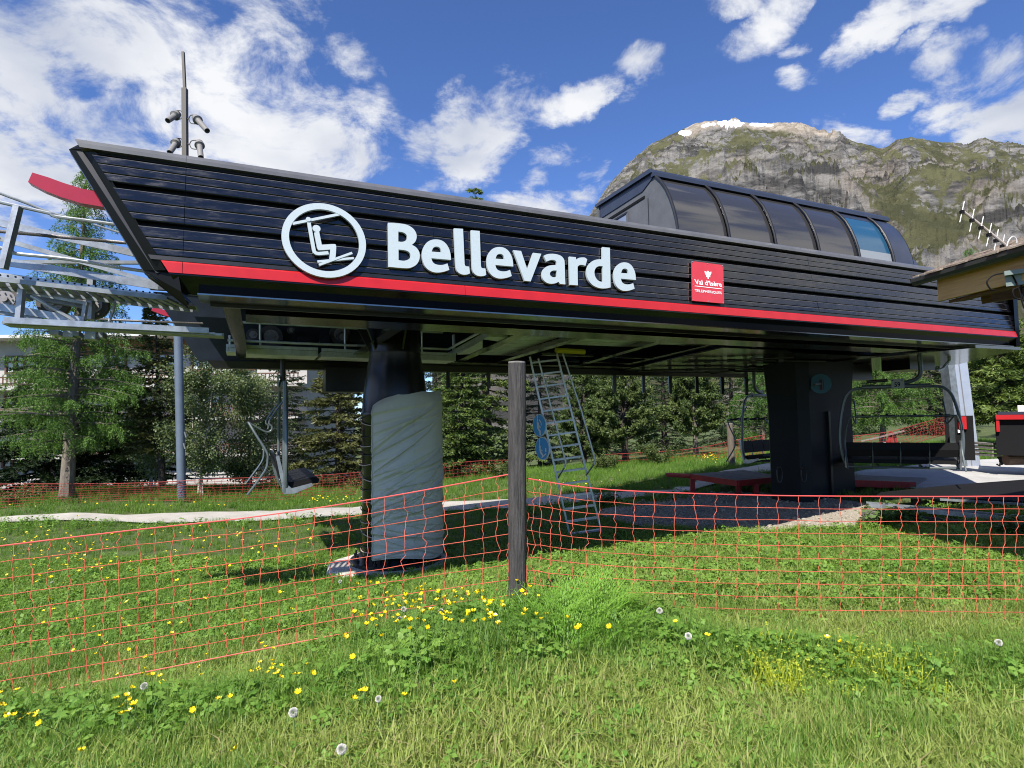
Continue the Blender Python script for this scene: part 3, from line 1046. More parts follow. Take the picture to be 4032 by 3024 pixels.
TREES = [
    # name, label, (base px, Y), (top px), R, crown0, leaf material, bark, style, trunk r, dens
    ('larch_tree', 'tall bright green larch with bare grey lower trunk under the lift walkway', (262, 17.0), (345, 640), 2.45, 1.75, L_larch, M_bark, 'larch', .17, 1.15),
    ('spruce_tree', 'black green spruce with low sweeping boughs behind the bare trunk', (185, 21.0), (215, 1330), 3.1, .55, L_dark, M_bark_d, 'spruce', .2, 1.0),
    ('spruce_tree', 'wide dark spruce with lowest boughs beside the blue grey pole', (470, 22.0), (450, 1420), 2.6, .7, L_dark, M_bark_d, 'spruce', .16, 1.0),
    ('spruce_tree', 'thin reddish spruce with half bare trunk just left of the pole', (640, 19.0), (610, 1180), 1.15, 1.5, L_spruce_b, M_bark_d, 'spruce', .10, .65),
    ('spruce_tree', 'spruce with brownish tips between the side-on chair and the pillar', (1335, 21.0), (1330, 1280), 1.75, .45, L_spruce_b, M_bark_d, 'spruce', .13, 1.05),
    ('spruce_tree', 'spruce with pale green tips right behind the grey tarpaulin', (1800, 21.5), (1830, 1300), 1.6, .5, L_spruce_t, M_bark_d, 'spruce', .13, 1.0),
    ('spruce_tree', 'tall spruce whose tip shows above the station roof', (1930, 25.0), (1868, 712), 2.5, .8, L_spruce_t, M_bark_d, 'spruce', .2, 1.0),
    ('pine_tree', 'rounded dark pine behind the ladder handrail', (2465, 23.0), (2440, 1310), 1.75, .55, L_pine, M_bark_d, 'pine', .13, 1.0),
    ('pine_tree', 'yellowish young pine with visible trunk left of the far wooden post', (2745, 23.0), (2720, 1330), 1.5, .85, L_pine, M_bark, 'pine', .1, 1.0),
    ('pine_tree', 'bushy pine farthest left of the pines, close beside the ladder', (2300, 25.0), (2300, 1330), 1.5, .3, L_pine, M_bark_d, 'pine', .12, 1.0),
    ('larch_tree', 'light green larch behind the half hidden chair', (3010, 24.0), (3010, 1250), 1.9, .8, L_larch, M_bark, 'larch', .12, .9),
    ('larch_tree', 'light green larch seen through the numbered chair', (3480, 22.0), (3490, 1240), 2.0, 1.2, L_larch, M_bark, 'larch', .11, .95),
    ('spruce_tree', 'layered spruce with pale tips right of the metal column', (3960, 20.0), (3930, 1180), 1.75, 1.1, L_spruce_t, M_bark_d, 'spruce', .12, 1.1),
    ('larch_tree', 'small yellow green larch tip showing over the hut roof', (3840, 34.0), (3812, 955), 2.0, 1.0, L_larch, M_bark, 'larch', .14, .8),
    ('larch_tree', 'larch at the far right edge beyond the black and red machine', (4120, 24.0), (4100, 1200), 2.2, 1.0, L_larch, M_bark, 'larch', .13, .8),
]
for k, (nm, lb, (bx, Y), (tx, ty), R, c0, lm, bk, stl, tr_, dn) in enumerate(TREES):
    base = P(bx, 1900, Y)
    H = top_h(tx, ty, Y, base)
    tp = P(tx, ty, Y)
    _, q = conifer(nm, lb, base, H, R, c0, lm, bk, 100 + k, stl, tr_, (tp[0] - base[0], 0), dens=dn)
    NT += q
# second row closing the view behind
for k, (bx, Y, ty, R) in enumerate([(1120, 29, 1330, 2.3), (1560, 29, 1250, 2.4), (2130, 31, 1230, 2.2), (2620, 30, 1330, 2.2), (2890, 31, 1260, 2.2), (3230, 31, 1330, 2.2), (3680, 30, 1360, 2.0), (2380, 33, 1250, 2.4), (1720, 33, 1300, 2.4), (3330, 34, 1300, 2.2)]):
    base = P(bx, 1850, Y)
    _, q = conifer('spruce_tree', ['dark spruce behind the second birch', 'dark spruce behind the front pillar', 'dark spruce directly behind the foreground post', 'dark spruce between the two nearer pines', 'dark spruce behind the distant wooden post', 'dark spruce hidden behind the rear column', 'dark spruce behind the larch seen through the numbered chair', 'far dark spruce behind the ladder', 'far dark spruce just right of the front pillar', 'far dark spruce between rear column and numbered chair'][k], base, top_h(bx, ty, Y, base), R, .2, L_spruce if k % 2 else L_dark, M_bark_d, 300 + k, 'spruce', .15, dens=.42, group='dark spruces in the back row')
    NT += q
_, q = leafy_tree('birch_tree', 'pale leaved young birch right of the blue grey pole', P(790, 1975, 18.3), top_h(800, 1385, 18.3, P(790, 1975, 18.3)), 1.25, .7, L_birch, M_bark_p, 41, .055, 17000, .06)
NT += q
_, q = leafy_tree('birch_tree', 'second birch, greener and fuller, behind the side-on chair', P(985, 1960, 20.5), top_h(985, 1400, 20.5, P(985, 1960, 20.5)), 1.5, .3, L_birch, M_bark, 42, .06, 22000, .06)
NT += q
_, q = leafy_tree('birch_tree', 'thin birch just left of the blue grey pole', P(600, 1975, 19.5), top_h(600, 1560, 19.5, P(600, 1975, 19.5)), .8, .6, L_birch, M_bark_p, 43, .04, 3600, .06)
NT += q
print('tree faces', NT)
def shrub(label, p, R, H, lm, seed, n=2600, leaf=.06, name='shrub'):
    rng = np.random.default_rng(seed)
    base = np.array([p[0], p[1], gz(p[0], p[1])])
    t = thing(name, base, label, name.replace('_', ' ') if name != 'shrub' else 'shrub')
    st = MB()
    P_, D_ = [], []
    for k in range(14):
        a = rng.random() * 6.28
        e = base + np.array([math.cos(a) * R * rng.uniform(.2, 1), math.sin(a) * R * rng.uniform(.2, 1), H * rng.uniform(.45, 1)])
        st.tube([base, base * .4 + e * .6 + np.array([0, 0, .1 * H]), e], .008, 3, r1=.003, cap=False)
        q = rng.random((n // 14, 1)) ** .6
        P_.append(base + (e - base) * q + rng.normal(0, .05, (n // 14, 3)))
        D_.append(rng.normal(0, 1, (n // 14, 3)) + np.array([0, 0, .2]))
    st.build('stems', M_bark_d, t)['kind'] = 'stuff'
    p_ = np.concatenate(P_)
    p_[:, 2] = np.maximum(p_[:, 2], base[2] + .02)
    c = quads_mesh('leaves', blades(p_, np.concatenate(D_), rng.uniform(.7, 1.3, len(p_)) * leaf, rng.uniform(.5, .9, len(p_)) * leaf, rng, 1), lm, t)
    c['kind'] = 'stuff'
    return t
L_shrub = leafmat('shrub_leaves', (0.05, 0.085, 0.02), (0.12, 0.15, 0.05), trans=.3)
shrub('low shrub under the yellowish pine', P(2600, 1800, 21.5), .9, .8, L_shrub, 1)
shrub('low dark shrub below the pine behind the ladder', P(2380, 1830, 21), .8, .6, L_shrub, 2)
shrub('low shrub at the foot of the pale tipped spruce', P(1980, 1870, 20), .7, .6, L_shrub, 3)
shrub('low shrub beside the spruce with brownish tips', P(1130, 1930, 20), .8, .55, L_shrub, 4)
shrub('dark weedy bush at the left edge behind the path', P(60, 1960, 17), .9, .5, L_shrub, 5)
# ================================================================== LIFT STATION
M_blk = mat('black_gloss_paint', (0.0045, 0.0045, 0.0055), 0.13, var=.3, scale=3, bump=0.10, bscale=11, stretch=(1, 1, 1), spec=.7, coat=.35)
roughvar(M_blk, .07, .34, 5.0, (1, 1, 5))
M_edge = mat('slat_edge_highlight', (0.085, 0.085, 0.09), .4, var=.5, scale=6)
M_blk2 = mat('black_paint_panel', (0.004, 0.004, 0.0045), 0.13, bump=0.03, bscale=2.5, spec=.5)
M_pil = mat('black_pillar_paint', (0.005, 0.005, 0.006), 0.27, bump=0.03, bscale=2.5, spec=.5)
M_blkm = mat('black_steel', (0.012, 0.012, 0.014), 0.32, var=.3, scale=5, spec=.5)
M_under = mat('glossy_dark_sheet', (0.20, 0.21, 0.20), 0.14, metal=1.0, bump=0.25, bscale=1.3)
M_cope = mat('coping_grey', (0.105, 0.105, 0.11), 0.30, var=.15, scale=4, spec=.6)
M_red = mat('red_paint', (0.43, 0.014, 0.017), 0.28, var=.08, scale=5, spec=.5)
M_reds = mat('red_steel', (0.30, 0.022, 0.022), 0.5, var=.2, scale=6)
M_letter = mat('pale_grey_lettering', (0.37, 0.435, 0.465), 0.6, var=.03, scale=30)
M_signw = mat('white_lettering', (0.80, 0.78, 0.78), 0.5)
M_galv_in = mat('bounce_lit_galvanised', (0.66, 0.68, 0.70), 0.45, metal=.25, var=.15, scale=9)  # lighter galvanised copy, ground bounce light put into its colour
M_galv = mat('galvanised_steel', (0.38, 0.40, 0.42), 0.42, metal=.75, var=.25, scale=9, bump=.05, bscale=30)
M_galvd = mat('dull_galvanised', (0.26, 0.28, 0.29), 0.5, metal=.6, var=.25, scale=9)
M_navy = mat('dark_navy_steel', (0.014, 0.020, 0.034), 0.4, var=.2, scale=4)
M_rub = mat('black_rubber', (0.009, 0.009, 0.010), 0.75, spec=.15)
M_tyre = mat('worn_tyre', (0.10, 0.09, 0.085), 0.8, var=.3, scale=14)
M_rim = mat('wheel_rim', (0.36, 0.34, 0.34), 0.45, metal=.5, var=.2, scale=10)
M_yel = mat('yellow_plastic', (0.62, 0.50, 0.02), 0.5)
M_dglass = mat('smoked_acrylic', (0.115, 0.112, 0.115), 0.05, metal=.7, spec=.9, bump=.05, bscale=1.4)
M_wglass = mat('clear_glass', (0.20, 0.24, 0.34), 0.05, spec=1.0)
M_bglass = mat('blue_tinted_pane', (0.018, 0.075, 0.14), 0.10, spec=.8)
M_grp = mat('grey_end_panel', (0.10, 0.105, 0.115), 0.5, var=.18, scale=3)
M_nvroof = mat('navy_roof_sheet', (0.028, 0.036, 0.062), 0.33, spec=.6, var=.15, scale=3)

ST = thing('lift_station', W(6, 8.85, 0), 'long black slatted chairlift station with red stripe, raised nose and glazed hood on top', 'lift station')
FNn = nrm(FN)
s_top = s_of(FACE(377.5, 610))
s_bot = s_of(FACE(627, 1014))
def s_nose(h):                                # where the slats begin, raked like a bow
    return s_bot + (s_top - s_bot) * (h - 3.69) / (4.52 - 3.69)
S_END = 12.55
S1, S2, S3 = s_of(FACE(728, 800)), s_of(FACE(1828, 1115)), s_of(FACE(3195, 1090))
def run(prof, sa, sb, name, m, mirror=False, parent=ST, ends=None):
    """profile [(outward offset, height)] carried along the wall from sa to sb (numbers or functions of height)"""
    fa = sa if callable(sa) else (lambda h: sa)
    fb = sb if callable(sb) else (lambda h: sb)
    def pt(s, o, h):
        p = FP(h) - o
        return W(s, 17.7 - p if mirror else p, h)
    rings = [[pt(fa(h), o, h) for o, h in prof], [pt(fb(h), o, h) for o, h in prof]]
    return MB().ring_stack(rings).build(name, m, parent)
def slat_prof(h0, h1, o=0.0):
    return [(o - .032, h0), (o - .004, h0), (o, h0 + .005), (o + .001, h1 - .008), (o - .006, h1 - .001), (o - .032, h1)]
TIERS = [[(4.499, 4.569), (4.419, 4.494), (4.346, 4.414)], [(4.190, 4.290), (4.086, 4.184), (4.024, 4.081)], [(3.874, 3.968), (3.782, 3.869), (3.718, 3.777)]]
k = 0
for tier in TIERS:
    for (h0, h1) in tier:
        for (a, b_) in ((s_nose, S1 - .002), (S1 + .002, S2 - .3), (S2 - .297, S3 - .002), (S3 + .002, S_END - .12)):
            o = 0.0 if a is not s_nose else 0.001
            so_ = run(slat_prof(h0, h1, o + RNG.normal(0, .0012)), a, b_, 'slat', M_blk)
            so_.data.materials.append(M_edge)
            so_.data.polygons[3].material_index = 1      # top bevel painted lighter, standing in for its sunlit highlight
        k += 1
        run(slat_prof(h0, h1, .012), S_END - .117, S_END - .02 + (0.02 if h0 < 4.0 else -.03), 'slat_end', M_blk)
# coping: upright lip, sloped cover
run([(-.10, 4.615), (.016, 4.615), (.018, 4.652), (-.012, 4.696), (-.10, 4.699)], lambda h: s_nose(h) - .055, S1 - .001, 'coping', M_cope)
run([(-.10, 4.615), (.016, 4.615), (.018, 4.652), (-.012, 4.696), (-.10, 4.699)], S1 + .001, S_END - .15, 'coping', M_cope)
run([(-.05, 3.565), (.012, 3.565), (.012, 3.655), (.004, 3.669), (-.05, 3.669)], lambda h: s_nose(h), S1 - .002, 'red_stripe', M_red)
run([(-.05, 3.565), (.012, 3.565), (.012, 3.655), (.004, 3.669), (-.05, 3.669)], S1 + .002, S2 - .002, 'red_stripe', M_red)
run([(-.05, 3.565), (.012, 3.565), (.012, 3.655), (.004, 3.669), (-.05, 3.669)], S2 + .002, S_END, 'red_stripe', M_red)
run([(-.05, 3.674), (.003, 3.674), (.001, 3.712), (-.05, 3.712)], lambda h: s_nose(h) - .07, S_END - .1, 'trim_strip', M_blkm)
sL = s_of(FACE(713.7, 1149))
fas = lambda h: sL + (s_nose(3.56) - sL) * (h - 3.40) / .16
run([(-.16, 3.407), (-.12, 3.405), (.006, 3.550), (.006, 3.563), (-.16, 3.563)], fas, S2 - .3, 'fascia', M_blk2)
run([(-.16, 3.407), (-.12, 3.405), (.006, 3.550), (.006, 3.563), (-.16, 3.563)], S2 - .298, lambda h: S_END - .10 - .12 * (3.56 - h) / .16, 'fascia', M_blk2)
# dark wall behind the slats, so the gaps read deep
run([(-.16, 3.57), (-.075, 3.57), (-.075, 4.61), (-.16, 4.61)], lambda h: s_nose(h) - .10, S_END - .15, 'inner_wall', M_blkm)
# nose plate
def facepoly(px, off, thick, name, m, parent=ST, smoothpx=False):
    loops = px if isinstance(px[0][0], (tuple, list, np.ndarray)) else [px]
    return MB().prism([[FACE(x, y, off) for x, y in l] for l in loops], FNn * thick).build(name, m, parent)
M_nose = mat('black_nose_plate', (0.004, 0.0045, 0.004), 0.30, spec=.15)
_np = [(271, 588, .16), (341, 552, .05), (349, 566, .02), (358, 584, 0), (378, 600, 0), (401, 640, 0), (434, 700, 0), (470, 760, 0), (520, 840, 0), (580, 940, 0), (622, 1012, 0), (628, 1022, 0), (652, 1064, 0), (700, 1066, 0), (714, 1149, 0), (742, 1205, .06), (770, 1207, .06), (565, 1065, .14)]
MB().prism([[FACE(x, y, -.004 - d_) for x, y, d_ in _np]], FNn * .08).build('nose_plate', M_nose, ST)
tri = [FACE(565, 1066, -.10), FACE(775, 1209, -.10), FACE(716, 1152, -.10)]
MB().prism([[q for q in tri]], SV * .30).build('nose_gusset', M_blk2, ST)
# same shell mirrored on the far side
for (h0, h1) in [(3.41, 4.0), (4.005, 4.58)]:
    run([(.0, h0), (.0, h1), (-.06, h1), (-.06, h0)], lambda h: s_nose(h) - .28, S_END, 'far_wall', M_navy, True)
run([(-.10, 4.615), (.016, 4.615), (.018, 4.652), (-.012, 4.696), (-.10, 4.699)], lambda h: s_nose(h) - .3, S_END - .15, 'coping', M_cope, True)
run([(-.05, 3.565), (.012, 3.565), (.012, 3.669), (-.05, 3.669)], s_nose, S_END, 'red_stripe', M_red, True)
run([(-.25, 3.27), (.0, 3.27), (.0, 3.40), (-.25, 3.40)], lambda h: -.28 + (3.40 - h) * .9 - .35, S_END, 'far_edge_beam', M_blkm, True)
# roof, back end and bullwheel end
MB().hexa([W(s_nose(4.55) + .1, 6.05, 4.56), W(S_END - .2, 6.05, 4.56), W(S_END - .2, 11.6, 4.56), W(s_nose(4.55) + .1, 11.6, 4.56),
           W(s_nose(4.6) + .1, 6.05, 4.61), W(S_END - .2, 6.05, 4.61), W(S_END - .2, 11.6, 4.61), W(s_nose(4.6) + .1, 11.6, 4.61)]).build('roof', M_blkm, ST)
end = [(12.50, 5.62), (13.2, 6.35), (14.9, 7.9), (14.9, 9.8), (13.2, 11.35), (12.50, 12.08)]
for (s0, p0), (s1, p1) in zip(end[:-1], end[1:]):
    a, c = W(s0, p0, 0), W(s1, p1, 0)
    inw = nrm(np.cross(UPV, c - a)) * .06
    inw = inw if inw @ (W(12.5, 8.85, 0) - a) > 0 else -inw
    MB().hexa([a + UPV * 3.40, c + UPV * 3.40, c + inw + UPV * 3.40, a + inw + UPV * 3.40, a + UPV * 4.55, c + UPV * 4.55, c + inw + UPV * 4.55, a + inw + UPV * 4.55]).build('end_wall', M_blk2, ST)
MB().prism([[W(s, p, 4.50) for s, p in end]], UPV * .05).build('end_roof', M_blkm, ST)
MB().prism([[W(s, p, 3.335) for s, p in end + [(11.2, 12.06), (11.2, 5.66)]]], UPV * .05).build('end_floor', M_under, ST)

# ---- underside
MB().sbox(sL + .12, S_END - .25, 5.625, 6.02, 3.388, 3.400).build('edge_flange', M_under, ST)
MB().sbox(sL + .2, S_END - .3, 6.02, 6.05, 3.36, 4.5).build('edge_web', M_blkm, ST)
MB().sbox(0.0, 11.0, 6.45, 6.98, 3.375, 3.395).build('main_beam', M_under, ST)
MB().sbox(0.0, 11.0, 6.68, 6.74, 3.396, 3.9).build('main_beam_web', M_blkm, ST)
MB().sbox(0.0, 11.0, 10.9, 11.3, 3.375, 3.395).build('main_beam', M_under, ST)
def xbeam(sa, pa, sb, pb, w=.16, h=3.42, m=None, name='cross_beam'):
    a, c = W(sa, pa, h), W(sb, pb, h)
    MB().bar(a, c, w, .012).bar(a + UPV * .11, c + UPV * .11, .02, .2).build(name, m or M_under, ST)
for sa, pa, sb, pb in ((-.13, 6.3, -.02, 11.7), (1.72, 6.9, 1.80, 11.7), (3.40, 6.98, 3.98, 11.7), (4.40, 6.98, 4.80, 11.6), (5.85, 7.2, 6.9, 11.7), (6.9, 7.1, 8.0, 11.8)):
    xbeam(sa, pa, sb, pb)
# galvanised deck sheets between the beams: narrow planks, each its own piece
M_galv_out = M_galv
M_galv = M_galv_in
def decks(s0a, s1a, s0b, s1b, pa, pb, n, h=3.52):
    for i in range(n):
        f0, f1 = i / n, (i + .94) / n
        q = []
        for f in (f0, f1):
            p = pa + (pb - pa) * f
            q.append((s0a + (s0b - s0a) * f, s1a + (s1b - s1a) * f, p))
        z = h + .004 * (i % 2)
        c = [W(q[0][0], q[0][2], z), W(q[0][1], q[0][2], z), W(q[1][1], q[1][2], z), W(q[1][0], q[1][2], z)]
        MB().hexa(c + [x + UPV * .03 for x in c]).build('deck_plank', M_galv, ST)
decks(3.55, 4.35, 4.02, 4.72, 7.05, 10.7, 16)
decks(4.55, 5.8, 4.85, 6.3, 7.3, 8.7, 6)
decks(6.05, 6.9, 6.3, 7.2, 7.4, 8.2, 4)
for (a, b_) in ((4.9, 6.0), (6.2, 7.4)):
    MB().bar(W(a, 9.4, 3.43), W(b_, 9.4, 3.43), .05, .05).build('tie_bar', M_under, ST)
    MB().bar(W(a + .2, 10.4, 3.43), W(b_ + .3, 10.4, 3.43), .05, .05).build('tie_bar', M_under, ST)
# polished sheet under the drive end, with the rods and clamps that hang below it
sh = [(7.05, 7.15), (8.5, 7.15), (9.0, 7.4), (13.9, 7.4), (13.9, 11.9), (8.3, 11.9)]
MB().prism([[W(s, p, 3.36) for s, p in sh]], UPV * .02).build('underside_sheet', M_under, ST)
for (a, c) in (((7.6, 8.6), (10.6, 8.0)), ((8.0, 9.7), (11.2, 9.2)), ((8.3, 10.6), (11.6, 10.2)), ((8.4, 11.2), (12.2, 8.3)), ((9.4, 11.6), (12.6, 9.8)), ((7.8, 9.0), (9.2, 7.6))):
    A_, B_ = W(*a, 3.31), W(*c, 3.31)
    rd = MB().tube([A_, B_], .016, 6).build('tie_rod', M_blkm, ST)
    for f in (.3, .65):
        MB().bar(A_ + (B_ - A_) * f - (B_ - A_) * .02, A_ + (B_ - A_) * f + (B_ - A_) * .02, .09, .06).build('clamp', M_blkm, rd)
# hanging guide pegs along the far edge
for px, y1 in ((1765, 1527), (1925, 1530), (2420, 1545), (2535, 1546), (2640, 1548), (2745, 1549), (2845, 1552), (2940, 1556)):
    a = Q(px, y1, 11.9)
    MB().bar(a, a + UPV * (3.40 - a[2]), .075, .075, (0, 1, 0)).build('guide_peg', M_blkm, ST)
# black box under the far edge
a, c = Q(1282, 1440, 11.6), Q(1475, 1543, 11.6)
MB().sbox(a @ SU, c @ SU, 11.6, 12.0, c[2], 3.30).build('cable_box', M_blkm, ST)
MB().sbox(11.0, 12.6, 8.4, 9.6, 2.98, 3.33).build('drive_box', M_blkm, ST)
a, c = Q(3580, 1385, 7.6), Q(3682, 1457, 7.6)
MB().sbox(a @ SU, c @ SU, 7.6, 8.2, c[2], 3.34).build('control_box', M_blkm, ST)
MB().tube([Q(3735, 1395, 7.0), Q(3738, 1420, 7.0), Q(3712, 1452, 7.0), Q(3690, 1460, 7.0)], .03, 8).build('conduit', M_galv, ST)

# ---- inner walkway with hand rails, seen below the wall
pw = 10.3
def qs(l, p=pw):
    return [Q(x, y, p) for x, y in l]
h_low, h_top = Q(1766, 1375, pw)[2], Q(1744, 1309, pw)[2]
MB().tube(qs([(896, 1339), (1180, 1352), (1475, 1363), (1766, 1375)]) + [PZ(1800, 1356, h_low), PZ(1884, 1311, h_low)], .022, 7).build('handrail', M_galv, ST)
MB().tube(qs([(928, 1267), (1298, 1286), (1472, 1297), (1744, 1309)]), .022, 7).build('handrail', M_galv, ST)
for px, y0, y1 in ((1024, 1272, 1370), (1358, 1288, 1383), (1661, 1303, 1392), (1785, 1322, 1390), (905, 1320, 1370)):
    MB().tube(qs([(px, y0), (px + 1, y1)]), .018, 6).build('rail_post', M_galv, ST)
def plankpx(x0, x1, yt0, yt1, dy, p=pw, n=1, name='walkway_plank', m=None):
    a, c = Q(x0, yt0, p), Q(x1, yt1, p)
    d = Q(x0, yt0 + dy, p)
    hh = a[2] - d[2]
    b_ = MB()
    b_.bar((a + c) / 2 - (c - a) / 2, c, .03, .05)
    b_.hexa([a - UPV * hh, c - UPV * hh, c - UPV * hh + SV * .6, a - UPV * hh + SV * .6, a - UPV * .03, c - UPV * .03, c - UPV * .03 + SV * .6, a - UPV * .03 + SV * .6])
    L = np.linalg.norm(c - a)
    dd = (c - a) / L
    for i in range(int(L / .05)):
        q = a + dd * (.05 * i + .02)
        b_.box(q - UPV * (hh * .55) - SV * .006, .018, .012, hh * .6, dd, SV, UPV)
    return b_.build(name, m or M_galv, ST)
plankpx(969, 1252, 1364, 1375, 30)
plankpx(1266, 1486, 1377, 1387, 27)
plankpx(1650, 1795, 1390, 1396, 26)
plankpx(890, 928, 1361, 1362, 24)
# the flight that turns towards the near side
zf = Q(1795, 1396, pw)[2]
for (A_, B_, C_, D_) in (((1800, 1388), (1900, 1330), (1900, 1362), (1848, 1386)), ((1905, 1326), (1922, 1315), (2000, 1318), (1962, 1334))):
    q = [PZ(*x, zf) for x in (A_, B_, C_, D_)]
    MB().prism([q], -UPV * .04).build('walkway_plank', M_galv, ST)
MB().bar(PZ(1765, 1398, zf + .05), PZ(1925, 1312, zf + .05), .05, .07).build('walkway_edge', M_galv, ST)
MB().bar(Q(1786, 1318, pw), Q(1787, 1392, pw), .10, .03, tuple(SU)).build('rail_post', M_galv, ST)
# drive wheels behind the walkway
def wheel(c, r, w=.12, axis_=SV, parent=ST, name='wheel'):
    ax_, az_ = SU, UPV
    t_ = MB().lathe(c, [(r * .78, -w / 2), (r * .96, -w / 2), (r, -w * .3), (r, w * .3), (r * .96, w / 2), (r * .78, w / 2)], 28, ax_, az_, axis_).build(name, M_tyre, parent, smooth=True)
    b_ = MB().lathe(np.asarray(c) - axis_ * .0, [(r * .775, -w * .42), (r * .775, w * .42)], 28, ax_, az_, axis_)
    b_.lathe(np.asarray(c) - axis_ * (w * .5), [(r * .60, -.004), (r * .56, .02)], 20, ax_, az_, axis_)
    b_.lathe(np.asarray(c) - axis_ * (w * .5 + .03), [(r * .22, -.01), (r * .2, .03)], 12, ax_, az_, axis_)
    b_.build('rim', M_rim, t_ if parent is not None and parent.parent is None else parent, smooth=True)
    for i in range(8):
        a_ = 6.283 * i / 8
        q = np.asarray(c) - axis_ * (w * .56) + ax_ * (r * .42 * math.cos(a_)) + az_ * (r * .42 * math.sin(a_))
        MB().lathe(q, [(r * .06, -.012), (r * .06, .012)], 6, ax_, az_, axis_).build('bolt', M_galvd, t_)
    return t_
for px, py, rp in ((1067, 1327, 45), (997, 1322, 24), (1345, 1331, 22), (1338, 1318, 40), (1145, 1304, 14)):
    c = Q(px, py, 11.2)
    wheel(c + SV * (.0 if rp > 30 else -.1), rp * (c @ _f) / FPX, .12)
MB().sbox(-.1, 9.0, 11.35, 11.5, 3.42, 4.4).build('machine_frame', M_navy, ST)
for px0, px1, y0, y1 in ((1175, 1232, 1325, 1345), (1260, 1300, 1315, 1352), (1375, 1420, 1320, 1350)):
    a, c = Q(px0, y0, 11.1), Q(px1, y1, 11.1)
    MB().sbox(a @ SU, c @ SU, 11.1, 11.3, c[2], a[2]).build('motor_housing', M_navy, ST)
MB().tube([PZ(2190, 1379, 3.40), PZ(2300, 1386, 3.40)], .045, 8).build('hatch_roller', M_yel, ST)

M_galv = M_galv_out
# ---- front pillar with its flared head
pc = W(2.09, 8.85, 0) + UPV * .05
rt = 0.50
prof = [(rt, .10), (rt, 2.28), (rt + .015, 2.30), (rt + .015, 2.33), (rt, 2.35), (rt - .02, 2.6), (rt - .075, 3.0), (rt - .115, 3.2), (rt - .11, 3.22), (rt - .115, 3.26), (rt - .11, 3.9)]
pl = MB().lathe(pc, prof, 40).build('pillar', M_pil, ST, smooth=True)
MB().lathe(pc, [(rt + .17, .13), (rt + .17, .18), (rt + .002, .183)], 40).build('base_flange', M_blkm, pl)
for i in range(20):
    a_ = 6.283 * i / 20
    q = pc + np.array([math.cos(a_), math.sin(a_), 0]) * (rt + .10)
    MB().lathe(q, [(.028, .18), (.028, .21), (.016, .211), (.016, .28)], 8).build('bolt', M_blkm, pl)
for a_ in (200, 235, 300):
    d_ = np.array([math.cos(math.radians(a_)), math.sin(math.radians(a_)), 0])
    MB().prism([[pc + d_ * .38 + UPV * 3.26, pc + d_ * .56 + UPV * 3.6, pc + d_ * .38 + UPV * 3.6]], np.cross(d_, UPV) * .03).build('gusset', M_blkm, ST)
M_conc = mat('pale_concrete', (0.60, 0.57, 0.52), 0.9, col2=(0.46, 0.44, 0.40), scale=5, bump=.4, bscale=22)
rg = np.random.default_rng(2)
nn = 26
rr = [.76 + .14 * rg.random() for _ in range(nn)]
ringf = lambda sc, z: [pc + np.array([-.08, -.05, 0]) + np.array([math.cos(6.283 * i / nn) * rr[i] * sc, math.sin(6.283 * i / nn) * rr[i] * sc * .95, z]) for i in range(nn)]
MB().ring_stack([ringf(1.10, -.6), ringf(1.10, .06), ringf(1.02, .125), ringf(.5, .13)]).build('concrete_foot', M_conc, ST)

# ---- rear column: broad chamfered box
M_col = mat('slate_blue_column', (0.008, 0.011, 0.016), 0.5, var=.12, spec=.2, scale=3)
cz = gz(*W(6.7, 8.85, 0)[:2]) - .2
def colring(hw, hd, ch, s0, h):
    pts = [(-hw, -hd + ch), (-hw + ch, -hd), (hw - ch, -hd), (hw, -hd + ch), (hw, hd - ch), (hw - ch, hd), (-hw + ch, hd), (-hw, hd - ch)]
    return [W(s0 + a, 8.85 + b_, h) for a, b_ in pts]
sc_ = float((P(3215, 1930, 12.4)) @ SU) + .17
colm = MB().ring_stack([colring(.80, .52, .16, sc_, cz), colring(.80, .52, .16, sc_, 2.35), colring(.82, .54, .16, sc_, 2.8), colring(.86, .58, .18, sc_, 3.34)]).build('support_column', M_col, ST)
f_ = 8.85 - .52
for s_ in (sc_ - .12,):
    MB().sbox(s_ - .03, s_ + .03, f_ - .05, f_ - .004, cz + .2, 2.3).build('column_seam_post', M_blkm, colm)
for px in (3070, 3166):
    c = Q(px, 1868, f_ - .02)
    MB().tube(catmull([c + UPV * .12 - SU * .06, c + UPV * .15 + SU * .02, c + SU * .07, c - UPV * .13 + SU * .03, c - UPV * .14 - SU * .05, c - SU * .08], 4, True), .012, 6).build('cable_loop', M_blkm, ST)
c = Q(3231, 1511, f_ - .16)
bs = thing('round_sign', c, 'dark teal round plate with a dark cross on the rear column', 'sign')
rad = 38 * (c @ _f) / FPX
_vd = nrm((c - EYE) * np.array([1, 1, 0]))
MB().lathe(c, [(rad, .0), (rad, .012)], 32, np.array([_vd[1], -_vd[0], 0]), UPV, _vd).build('disc', mat('dark_blue_disc', (0.010, 0.10, 0.16), 0.5), bs)  # disc in one plain dark blue
MB().bar(c - SU * rad * 1.05 - UPV * .02 - SV * .02, c + SU * rad * .6 + UPV * .02 - SV * .02, .05, .04).build('bracket', M_blkm, bs)
MB().bar(c - UPV * rad * .65 - SV * .022, c + UPV * rad * .4 - SV * .022, .06, .05, tuple(SU)).build('bracket', M_blkm, bs)

# ---- glazed hood on the roof
HO = thing('glazed_hood', W(8, 6.8, 4.7), 'long smoked-glass barrel hood with six curved panes on the station roof', 'roof hood')
fr_s = [5.13, 6.03, 6.915, 7.815, 8.73, 9.58, 10.15]
